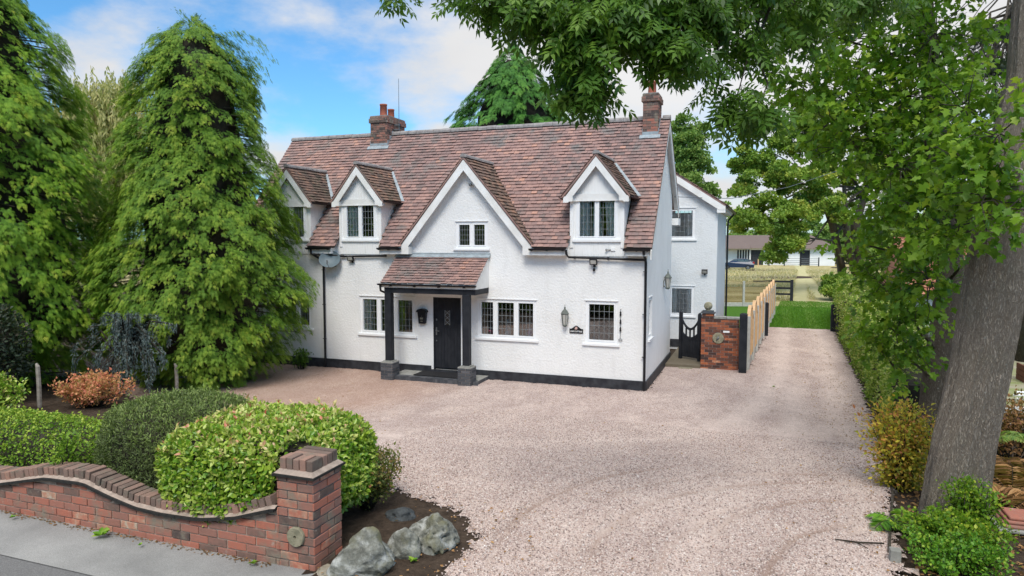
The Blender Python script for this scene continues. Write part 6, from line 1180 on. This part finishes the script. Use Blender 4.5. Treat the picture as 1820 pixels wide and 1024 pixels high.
# ================================================================== HEDGES AND SHRUBS
def sbox(r_, n, c, h, e=3.2, zlo=-.75):
    d = sph(r_, n*2, -1); k = (np.abs(d)**e).sum(1)**(-1/e); p = d*k[:, None]; p = p[p[:, 2] > zlo][:n]; nrm = unit(np.sign(p)*np.abs(p)**(e-1)/np.array(h)); return p*np.array(h), nrm
def hedge(name, c, h, m, label, n, size, tpl, seed, depth=.10, cat='hedge', e=3.2, cut=None, core=True, grain=.05, rz=0, tlo=0, thi=1, zlo=-.8, upright=.35, corescale=.84, topt=0, shoots=0):
    r_ = np.random.RandomState(seed); c = np.array(c, float); t0 = thing(name, (c[0], c[1], gz(c[0], c[1])), label, cat); p, nr_ = sbox(r_, n, c, h, e, zlo)
    lump = .5*fnoise(p[:, 0]*1.0+p[:, 2], p[:, 1]+p[:, 2]*.7, 5, seed)+.5*fnoise(p[:, 0]+p[:, 2], p[:, 1], 13, seed+1); p = p*(1+grain*lump[:, None]*1.6)-nr_*(r_.uniform(0, 1, len(p))**1.5*depth)[:, None]
    ca, sa = math.cos(rz), math.sin(rz); rot = lambda q: np.stack([q[:, 0]*ca-q[:, 1]*sa, q[:, 0]*sa+q[:, 1]*ca, q[:, 2]], 1); p = rot(p)+c; nr_ = rot(nr_); k = p[:, 2] > hz(p[:, 0], p[:, 1])+.03
    if cut is not None: k &= ~cut(p)
    p = p[k]; nr_ = nr_[k]; lump = lump[k]; D = nr_*.6+r_.normal(0, .7, p.shape)+np.array([0, 0, upright]); T = np.clip(tlo+(thi-tlo)*(r_.uniform(0, 1, len(p))*.8+.1+.25*lump)+topt*np.clip(nr_[:, 2], 0, 1)*r_.uniform(0, 1, len(p)), 0, 1)
    if shoots:
        q = p[(nr_[:, 2] > .2)]; q = q[r_.randint(len(q), size=shoots)]; k6 = 9; hs = r_.uniform(.03, .13, shoots); dr_ = r_.normal(0, .35, (shoots, 3))+np.array([0, 0, 1]); tt = np.tile(np.linspace(0, 1, k6), shoots)
        sp_ = np.repeat(q, k6, 0)+np.repeat(unit(dr_), k6, 0)*(np.repeat(hs, k6)*tt)[:, None]; p = np.concatenate([p, sp_]); D = np.concatenate([D, np.repeat(dr_, k6, 0)*.6+r_.normal(0, .6, sp_.shape)]); nr_ = np.concatenate([nr_, np.tile([0, 0, 1.], (len(sp_), 1))]); T = np.concatenate([T, np.clip(thi-.15+.2*tt+r_.normal(0, .05, len(tt)), 0, 1)])
    leaves('foliage', tpl, p, D, size*r_.uniform(.6, 1.25, len(p)), T, m, t0, .5, nr_*.8+np.array([0, 0, .5]), seed)
    if core:
        bm_ = bmesh.new(); bmesh.ops.create_icosphere(bm_, subdivisions=4, radius=1)
        for v in bm_.verts:
            d = np.array(v.co); k_ = (np.abs(d)**e).sum()**(-1/e); q = d*k_*np.array(h)*corescale*(1+r_.uniform(-.02, .02)); z_ = q[2]+c[2]
            X_0, Y_0 = q[0]*ca-q[1]*sa+c[0], q[0]*sa+q[1]*ca+c[1]; v.co = (X_0-c[0], Y_0-c[1], max(z_, gz(X_0, Y_0)-.05)-gz(c[0], c[1]))
            if cut is not None and cut(np.array([[X_0, Y_0, z_]]))[0]: v.co.y += .5
        me = bpy.data.meshes.new('inner_twigs'); bm_.to_mesh(me); bm_.free(); me.materials.append(MT['twig']); link('inner_twigs', me, t0, (c[0], c[1], gz(c[0], c[1])))
    return t0
hedge('box_hedge', (-6.95, -11.22, 1.05), (2.25, .62, .47), MT['box'], 'clipped bright green box hedge behind the left end of the front wall', 28000, .034, ROUND, 1, grain=.045, topt=.15, shoots=160)
hedge('clipped_hedge', (-4.02, -11.05, 1.30), (.98, .78, .68), MT['lonic'], 'dull dark green clipped hedge in the middle, with wispy twiggy sides', 34000, .045, NARROW, 2, grain=.05, e=3.0, topt=.35, upright=.8, shoots=320)
def phcut(p): return (p[:, 0] > -1.86) & (p[:, 0] < -1.1) & (p[:, 1] < -11.67) & (p[:, 2] < 1.86)
hedge('photinia_hedge', (-2.54, -11.22, 1.36), (1.08, .92, .54), MT['phot'], 'glossy yellow green hedge with red young leaves spilling over the wall beside the pillar', 28000, .060, LEAF, 3, e=3.7, cut=phcut, grain=.075, depth=.15, zlo=-.9, thi=.88, topt=.16, shoots=260)
def stemmed(name, x, y, z0, z1, rad, m, label, cat, n, size, tpl, seed, stems=9, shape=.6, flip=.6, spread=1.0, stemm='twig', dirz=.3):
    r_ = np.random.RandomState(seed); t0 = thing(name, (x, y, z0), label, cat); segs = []; P = []; D = []; T = []
    for i in range(stems):
        a = r_.uniform(0, 2*PI); R0 = rad*r_.uniform(.2, 1); tip = np.array([x+math.cos(a)*R0, y+math.sin(a)*R0, z1-(z1-z0)*.35*(R0/rad)**2*r_.uniform(.4, 1.2)]); pts = wob((x+math.cos(a)*.05, y+math.sin(a)*.05, z0), tip, 4, .05, r_); segs.append((pts, [.012, .010, .007, .005, .002])); pa = np.array(pts)
        k = int(n/stems); tt = r_.uniform(shape*.5, 1, k)*4; i0 = np.minimum(tt.astype(int), 3); f_ = (tt-i0)[:, None]; p = pa[i0]*(1-f_)+pa[i0+1]*f_; off = sph(r_, k)*(.12*spread+.04)*(z1-z0)*r_.uniform(.2, 1.2, k)[:, None]; P.append(p+off); D.append(off*4+r_.normal(0, .4, (k, 3))+np.array([0, 0, dirz])); T.append(np.clip(r_.uniform(0, 1, k)*.8+.1*(tt/4)+r_.uniform(-.1, .1), 0, 1))
    limbs('stems', MT[stemm], t0, segs, 4); P = np.concatenate(P); D = np.concatenate(D); T = np.concatenate(T); k = P[:, 2] > hz(P[:, 0], P[:, 1])+.02
    leaves('foliage', tpl, P[k], D[k], size*r_.uniform(.6, 1.3, k.sum()), T[k], m, t0, flip, rseed=seed); return t0
stemmed('brown_shrub', -1.66, -10.62, .70, 1.42, .42, MT['brownleaf'], 'thin olive and brown shrub with many stems behind the brick pillar', 'shrub', 3600, .042, LEAF, 5, stems=40, spread=.9)
stemmed('orange_shrub', -10.25, -7.4, .45, 1.15, .85, MT['orange'], 'orange and pink leaved shrub between the stake and the dark hedge', 'shrub', 4200, .06, LEAF, 6, stems=46)
stemmed('young_plant', -10.9, -8.9, .55, 1.35, .6, MT['phot'], 'pale green plant with red tips at the left edge behind the box hedge', 'plant', 1500, .085, LEAF, 7, stems=20)
stemmed('sprig_plant', -5.02, -11.9, 1.15, 1.62, .22, MT['box'], 'loose light green sprig growing over the wall between two hedges', 'plant', 420, .05, LEAF, 8, stems=10)
stemmed('wall_shrub', -10.25, -.55, 0, .62, .30, MT['ash'], 'small dark leafy shrub at the foot of the front wall near the big cypress', 'shrub', 700, .075, LEAF, 9, stems=14)
for k, (x, y) in enumerate(((-4.2, -10.8), (-4.6, -10.9), (-3.5, -10.8), (-3.75, -10.6))): pass
hedge('holly_shrub', (-13.1, -8.3, 1.5), (1.5, 1.2, 1.25), MT['darkshrub'], 'blackish green shrub under the cypress at the left edge', 12000, .085, LEAF, 10, e=2.2, grain=.14, depth=.35, cat='shrub')
r_ = np.random.RandomState(14); bx0 = at(232, 660, 16.2); bx0[2] = .3; bt = thing('weeping_shrub', tuple(bx0), 'sprawling blue grey twiggy shrub in the dark gap between the cypresses', 'shrub'); segs = []; P = []; D = []
for i in range(60):
    e = at(235+r_.normal(0, 32), float(np.clip(612+r_.normal(0, 38), 560, 680)), 15.6+r_.normal(0, .35)); mid = (bx0+e)/2+np.array([0, 0, .9]); e2 = e-np.array([0, 0, r_.uniform(.1, .5)]); segs.append(([bx0+(0, 0, .6), mid, e, e2], [.03, .02, .012, .004])); n = 60
    for a_, b_ in ((mid, e), (e, e2)):
        t_ = r_.uniform(0, 1, (n, 1)); P.append(a_+(b_-a_)*t_+r_.normal(0, .035, (n, 3))); D.append(np.tile(unit(b_-a_), (n, 1))+r_.normal(0, .5, (n, 3)))
limbs('branches', MT['twig'], bt, segs, 4); P = np.concatenate(P); leaves('foliage', NARROW, P, np.concatenate(D), r_.uniform(.04, .09, len(P)), r_.uniform(0, 1, len(P)), MT['bluegrey'], bt, .8, rseed=15)
# long hedge on the right of the drive: sampled along its line
def line_hedge(name, pts, wd, hts, m, label, n, size, tpl, seed, drop=.3, tl=(0, 1)):
    r_ = np.random.RandomState(seed); A = np.array(pts, float); t0 = thing(name, (A[0][0], A[0][1], gz(*A[0])), label, 'hedge'); seg = np.concatenate([[0], np.cumsum(np.linalg.norm(np.diff(A, axis=0), axis=1))])
    w_ = 1/(4+seg/seg[-1]*14); s_ = np.interp(r_.uniform(0, 1, n), np.cumsum(w_)/w_.sum() if False else [0, .62, 1], [0, seg[-1]*.4, seg[-1]])
    x = np.interp(s_, seg, A[:, 0]); y = np.interp(s_, seg, A[:, 1]); hh = np.interp(s_, seg, hts); u = r_.uniform(0, 1, n)*(2*hh+wd); lump = fnoise(s_, u, 2.4, seed)*.16+fnoise(s_, u, 7, seed+1)*.09
    side = np.where(u < hh, -1, np.where(u < hh+wd, 0, 1)); ox = np.where(side == -1, lump, np.where(side == 0, u-hh, wd-lump)); z = np.where(side == -1, u, np.where(side == 0, hh-lump, 2*hh+wd-u)); rr = .14*np.clip(1-np.abs(z-hh)/.3, 0, 1)
    p = np.stack([x+ox+np.where(side == -1, rr, 0)+r_.normal(0, .05, n), y+r_.normal(0, .05, n), hz(x, y)+z+r_.normal(0, .06, n)], 1); nrm = np.stack([np.where(side == -1, -1., np.where(side == 0, 0., 1.)), np.zeros(n), np.where(side == 0, 1., .3)], 1)
    D = nrm*.6+r_.normal(0, .6, (n, 3))+np.array([0, -.1, .1]); T = np.clip(tl[0]+(tl[1]-tl[0])*(r_.uniform(0, 1, n)*.8+1.2*lump+.1), 0, 1); leaves('foliage', tpl, p, D, size*r_.uniform(.6, 1.3, n)*(.8+.5*s_/seg[-1]), T, m, t0, .5, nrm+np.array([0, 0, .4]), seed)
    f = MB()
    for i in range(len(A)-1):
        a, b_ = A[i], A[i+1]; ga_, gb__ = gz(*a), gz(*b_); h0, h1 = hts[i]-.22, hts[i+1]-.22; f.add([(a[0]+.25, a[1], ga_-.05), (b_[0]+.25, b_[1], gb__-.05), (b_[0]+.3, b_[1], gb__+h1), (a[0]+.3, a[1], ga_+h0), (a[0]+wd-.25, a[1], ga_-.05), (b_[0]+wd-.25, b_[1], gb__-.05), (b_[0]+wd-.3, b_[1], gb__+h1), (a[0]+wd-.3, a[1], ga_+h0)], [(0, 1, 2, 3), (7, 6, 5, 4), (3, 2, 6, 7), (4, 0, 3, 7), (1, 5, 6, 2)])
    f.build('inner_twigs', MT['twig'], t0); return t0
line_hedge('drive_hedge', [(4.95, -3.9), (5.25, -1.6), (5.42, 2.4), (5.6, 7), (5.85, 14), (6.5, 21.5)], 1.3, [1.5, 1.75, 1.85, 1.85, 1.9, 1.9], MT['hedge'], 'long mixed hedge with yellow edged leaves along the right side of the drive', 34000, .068, ROUND, 51)
stemmed('autumn_shrub', 4.66, -6.6, .32, 1.55, .56, MT['autumn'], 'yellow and rust coloured shrub left of the two trunks', 'shrub', 5600, .058, LEAF, 16, stems=44, spread=1.3, shape=.15)
stemmed('climbing_shrub', 4.75, -9.25, .60, .95, .62, MT['maple'], 'fresh green small leaved shrub at the foot of the leaning trunk', 'shrub', 6500, .038, ROUND, 17, stems=70, spread=1.0)
stemmed('climbing_shrub', 5.02, -8.75, .55, 1.25, .30, MT['maple'], 'fresh green shoots rising between the leaning trunk and the corner pillar', 'shrub', 2600, .036, ROUND, 18, stems=34, spread=.8)
def fern(x, y, z, n, ln, m, label, seed, cat='fern', grp=None, name='fern', lift=.6):
    r_ = np.random.RandomState(seed); t0 = thing(name, (x, y, z), label, cat, grp); P = []; D = []; S_ = []; segs = []
    for i in range(n):
        a = 2*PI*i/n+r_.uniform(-.3, .3); L0 = ln*r_.uniform(.7, 1.15); o_ = np.array([math.cos(a), math.sin(a), 0]); sd = np.cross(o_, (0, 0, 1)); t_ = np.linspace(.1, 1, 22); path = np.array([x, y, z])+o_*(t_*L0)[:, None]+np.array([0, 0, 1])*(lift*L0*t_*(1.7-1.5*t_))[:, None]; segs.append((list(path[::5]), .004))
        for sg in (-1, 1): P.append(path); D.append(sd*sg+o_*.45+np.array([0, 0, -.15])+r_.normal(0, .08, path.shape)); S_.append(L0*.34*np.sin(PI*np.clip(t_, .12, .97))**.7+.01)
    P = np.concatenate(P); limbs('stalks', MT['twig'], t0, segs, 4); leaves('fronds', tpl_spray(5, .05) if False else NARROW, P, np.concatenate(D), np.concatenate(S_), r_.uniform(0, 1, len(P)), m, t0, .15, rseed=seed); return t0
fern(4.33, -8.75, .60, 5, .42, MT['fresh'], 'green fern fronds leaning over the gravel beside the edging', 5)
for i, (x, y, s_) in enumerate(((6.05, -6.6, .8), (6.5, -6.0, .85), (6.3, -7.2, .7), (6.9, -6.6, .8), (6.6, -5.2, .9), (7.2, -5.5, .8))): fern(x, y, gz(x, y)+.05, 13, s_, MT['bracken'], 'dry brown bracken clump, '+['nearest the leaning trunk and the corner pillar', 'second from the leaning trunk, in the front of the group', 'directly behind the corner pillar', 'at the far right of the bracken group', 'at the back, closest to the low wall', 'at the back right, beside the low wall'][i], 60+i, 'bracken', 'dry bracken clumps', 'bracken_clump')
fern(6.2, -5.4, .9, 7, .5, MT['farleaf'], 'pale green fern in front of the low neighbour wall', 71)
stemmed('seed_bush', 6.8, -4.0, gz(6.8, -4), 1.3, .7, MT['bracken'], 'brown dying bush between the big trunk and the low wall', 'bush', 2500, .07, LEAF, 19, stems=30)
def weed(x, y, s_, label, seed):
    r_ = np.random.RandomState(seed); n = 16; a = r_.uniform(0, 2*PI, n); D = np.stack([np.cos(a), np.sin(a), r_.uniform(.15, .9, n)], 1); P = np.tile(np.array([x, y, gz(x, y)+.04]), (n, 1)); tag(leaves('weed', LEAF, P, D, s_*r_.uniform(.6, 1.2, n), r_.uniform(.4, 1, n), MT['fresh'], None, .3, rseed=seed), label, 'weed', 'weeds along the wall foot')
for i, (px, py, s_) in enumerate(((180, 958, .10), (450, 1008, .05), (250, 975, .03), (25, 925, .04), (745, 950, .05), (735, 1003, .06), (1375, 690, .05))):
    d_ = FWD+RIGHT*(px-910)/FPX-UP*(py-512)/FPX; z = .7 if i < 6 else 0; q = CAM+d_*((z-CAM[2])/d_[2]); weed(q[0], q[1], s_, ['bright green weed at the foot of the brick wall', 'tiny weed where wall and pavement meet near the pillar', 'smallest weed sprouting at the wall foot', 'weed tuft at the far left wall foot', 'weed among the rocks', 'weed at the front of the rocks', 'weed on the gravel beyond the cottage corner'][i], 90+i)
# fallen leaves and twigs on the ground
r_ = np.random.RandomState(99); n = 1500; x = np.concatenate([r_.uniform(-11.5, 5.4, n), 5.0-np.abs(r_.normal(0, .7, n)), r_.uniform(-3, .6, 300)]); y = np.concatenate([r_.uniform(-11.5, 14, n), r_.uniform(-11, 14, n), r_.uniform(-12.3, -10, 300)]); ok = inpoly(x, y, DRIVE) | ((x > -1.25) & (y < -10)); x = x[ok]; y = y[ok]; z = hz(x, y)+.058
a = r_.uniform(0, 2*PI, len(x)); tag(leaves('fallen_leaves', LEAF, np.stack([x, y, z], 1), np.stack([np.cos(a), np.sin(a), r_.uniform(-.1, .25, len(x))], 1), r_.uniform(.02, .05, len(x)), r_.uniform(0, 1, len(x)), MT['bracken'], None, .25, rseed=98), 'small dry leaves scattered on the gravel', 'leaf litter', None, 'stuff')
n = 900; x = np.concatenate([r_.uniform(-9.4, -1.8, n)]); y = -12.165-np.abs(r_.normal(0, .04, n)); a = r_.uniform(0, 2*PI, n); tag(leaves('wall_foot_litter', LEAF, np.stack([x, y, np.full(n, .712)], 1), np.stack([np.cos(a), np.sin(a), r_.uniform(-.1, .3, n)], 1), r_.uniform(.012, .035, n), r_.uniform(0, .8, n), MT['bracken'], None, .3, rseed=97), 'brown leaf litter and moss along the foot of the brick wall', 'leaf litter', None, 'stuff')
n = 30000; x = r_.uniform(3.0, 7.6, n); y = r_.uniform(14.8, 29, n); k = (x > 3.15+(y-15)*.06) & (x < 6.3+(y-15)*.07); x = x[k]; y = y[k]; tag(leaves('lawn_grass', tpl_leaf(.10, .03, .3), np.stack([x, y, np.full(len(x), .005)], 1), np.stack([r_.normal(0, .35, len(x)), r_.normal(0, .35, len(x)), np.ones(len(x))], 1), r_.uniform(.04, .09, len(x)), r_.uniform(.1, .7, len(x)), MT['fresh'], None, .9, rseed=96), 'short green grass at the end of the drive', 'grass', None, 'stuff')
n = 70000; d = 29+48*r_.uniform(0, 1, n)**1.2; x = r_.uniform(-.32, .30, n)*(d+17)+4+.0*d; y = d; MT['straw'] = leafmat('straw_grass', [(0, (.45, .43, .18)), (.5, (.68, .60, .34)), (1, (.85, .78, .55))], .3, .8, .25, .9); k = (fnoise(x, y, .5, 31) > -.12) & ~((np.abs(x-4.9-(y-25)*.055) < .5) | (np.abs(x-6.5-(y-25)*.02) < .45)); x = x[k]; y = y[k]
tag(leaves('meadow_grass', tpl_leaf(.07, .03, .35), np.stack([x, y, .10*fnoise(x, y, .3, 8)*(y > 34)], 1), np.stack([r_.normal(0, .3, len(x)), r_.normal(0, .3, len(x)), np.ones(len(x))*.8], 1), r_.uniform(.12, .32, len(x)), r_.uniform(0, 1, len(x)), MT['straw'], None, .9, rseed=95), 'tall dry grass in the field behind the cottage', 'grass', None, 'stuff')

# trees on the far side of the road, behind the camera (they show in the window glass)
r_ = np.random.RandomState(121)
for i, x in enumerate((-34, -24, -15, -6, 3, 12, 22)):
    b_ = np.array((x+r_.uniform(-1, 1), -36+r_.uniform(-2, 2), .7)); c = b_+(0, 0, 6.0); broad_tree('roadside_tree', b_, [([b_, c], [.4, .2])], [(c, (5, 3.5, 5.2), 1), (c+np.array([1.5, 0, -3.2]), (4.5, 3.2, 3), .7)], MT['oak'], 'dark tree across the road, '+['leftmost of the row', 'second from the left', 'third from the left', 'middle one of the row', 'third from the right', 'second from the right', 'rightmost of the row'][i], sub=60, per=16, subr=1.1, size=1.1, group='trees across the road', seed=130+i)

stemmed('climbing_shrub', 4.62, -9.9, .62, .98, .5, MT['fresh'], 'low fresh green shoots beside the square stone post', 'shrub', 4200, .034, ROUND, 27, stems=60, spread=1.1)
n = 2600; r_ = np.random.RandomState(141); x = r_.uniform(4.15, 6.3, n); y = r_.uniform(-10.5, -4.5, n); k = x > 4.15+(y+10.5)*.12; x = x[k]; y = y[k]; a = r_.uniform(0, 2*PI, len(x)); tag(leaves('shrub_bed_litter', LEAF, np.stack([x, y, hz(x, y)+.01], 1), np.stack([np.cos(a), np.sin(a), r_.uniform(-.1, .4, len(x))], 1), r_.uniform(.03, .07, len(x)), r_.uniform(0, 1, len(x)), MT['bracken'], None, .4, rseed=142), 'dry leaf litter under the trees on the right', 'leaf litter', None, 'stuff')

# loose stones lying on the near gravel
m = rndmat('loose_gravel_stone', [(0, (.20, .155, .14)), (.2, (.39, .30, .27)), (.5, (.57, .47, .43)), (.75, (.70, .62, .57)), (.9, (.48, .33, .27)), (1, (.82, .78, .75))], .85, 30, .2, .2, 80)
ct = np.array([(-.5, -.5, -.3), (.55, -.4, -.35), (.45, .55, -.3), (-.5, .45, -.35), (-.35, -.4, .32), (.4, -.3, .38), (.3, .38, .3), (-.4, .3, .36)]); cf = np.array([(0, 3, 2, 1), (4, 5, 6, 7), (0, 1, 5, 4), (1, 2, 6, 5), (2, 3, 7, 6), (3, 0, 4, 7)])
r_ = np.random.RandomState(151); n = 130000; y = -12.9+9.5*r_.uniform(0, 1, n)**1.7; x = r_.uniform(-3.2, 5.0, n); ok = inpoly(x+r_.normal(0, .05, n), y+r_.normal(0, .05, n), DRIVE); x = x[ok]; y = y[ok]; ok = r_.uniform(0, 1, len(x)) > .85*rutf(x, y); x = x[ok]; y = y[ok]; z = hz(x, y)+.036+gdisp(x, y)+.003
tag(leaves('loose_stones', (ct, cf), np.stack([x, y, z], 1), r_.normal(0, 1, (len(x), 3)), r_.uniform(.008, .018, len(x)), r_.uniform(0, 1, len(x)), m, None, 1.5, rseed=152), 'pink and grey stones of the gravel drive', 'gravel', None, 'stuff')

f = MB(); q = np.array((3.55, -9.62)); f.tube([(q[0], q[1], gz(*q)+.055), (q[0]+.22, q[1]-.03, gz(*q)+.065), (q[0]+.48, q[1]+.05, gz(*q)+.06)], [.006, .011, .009], 6); f.tube([(q[0]+.2, q[1]-.03, gz(*q)+.065), (q[0]+.3, q[1]-.14, gz(*q)+.06)], .005, 5); tag(f.build('fallen_twig', MT['twig']), 'dark broken twig lying on the gravel by the right hand shrubs', 'twig')
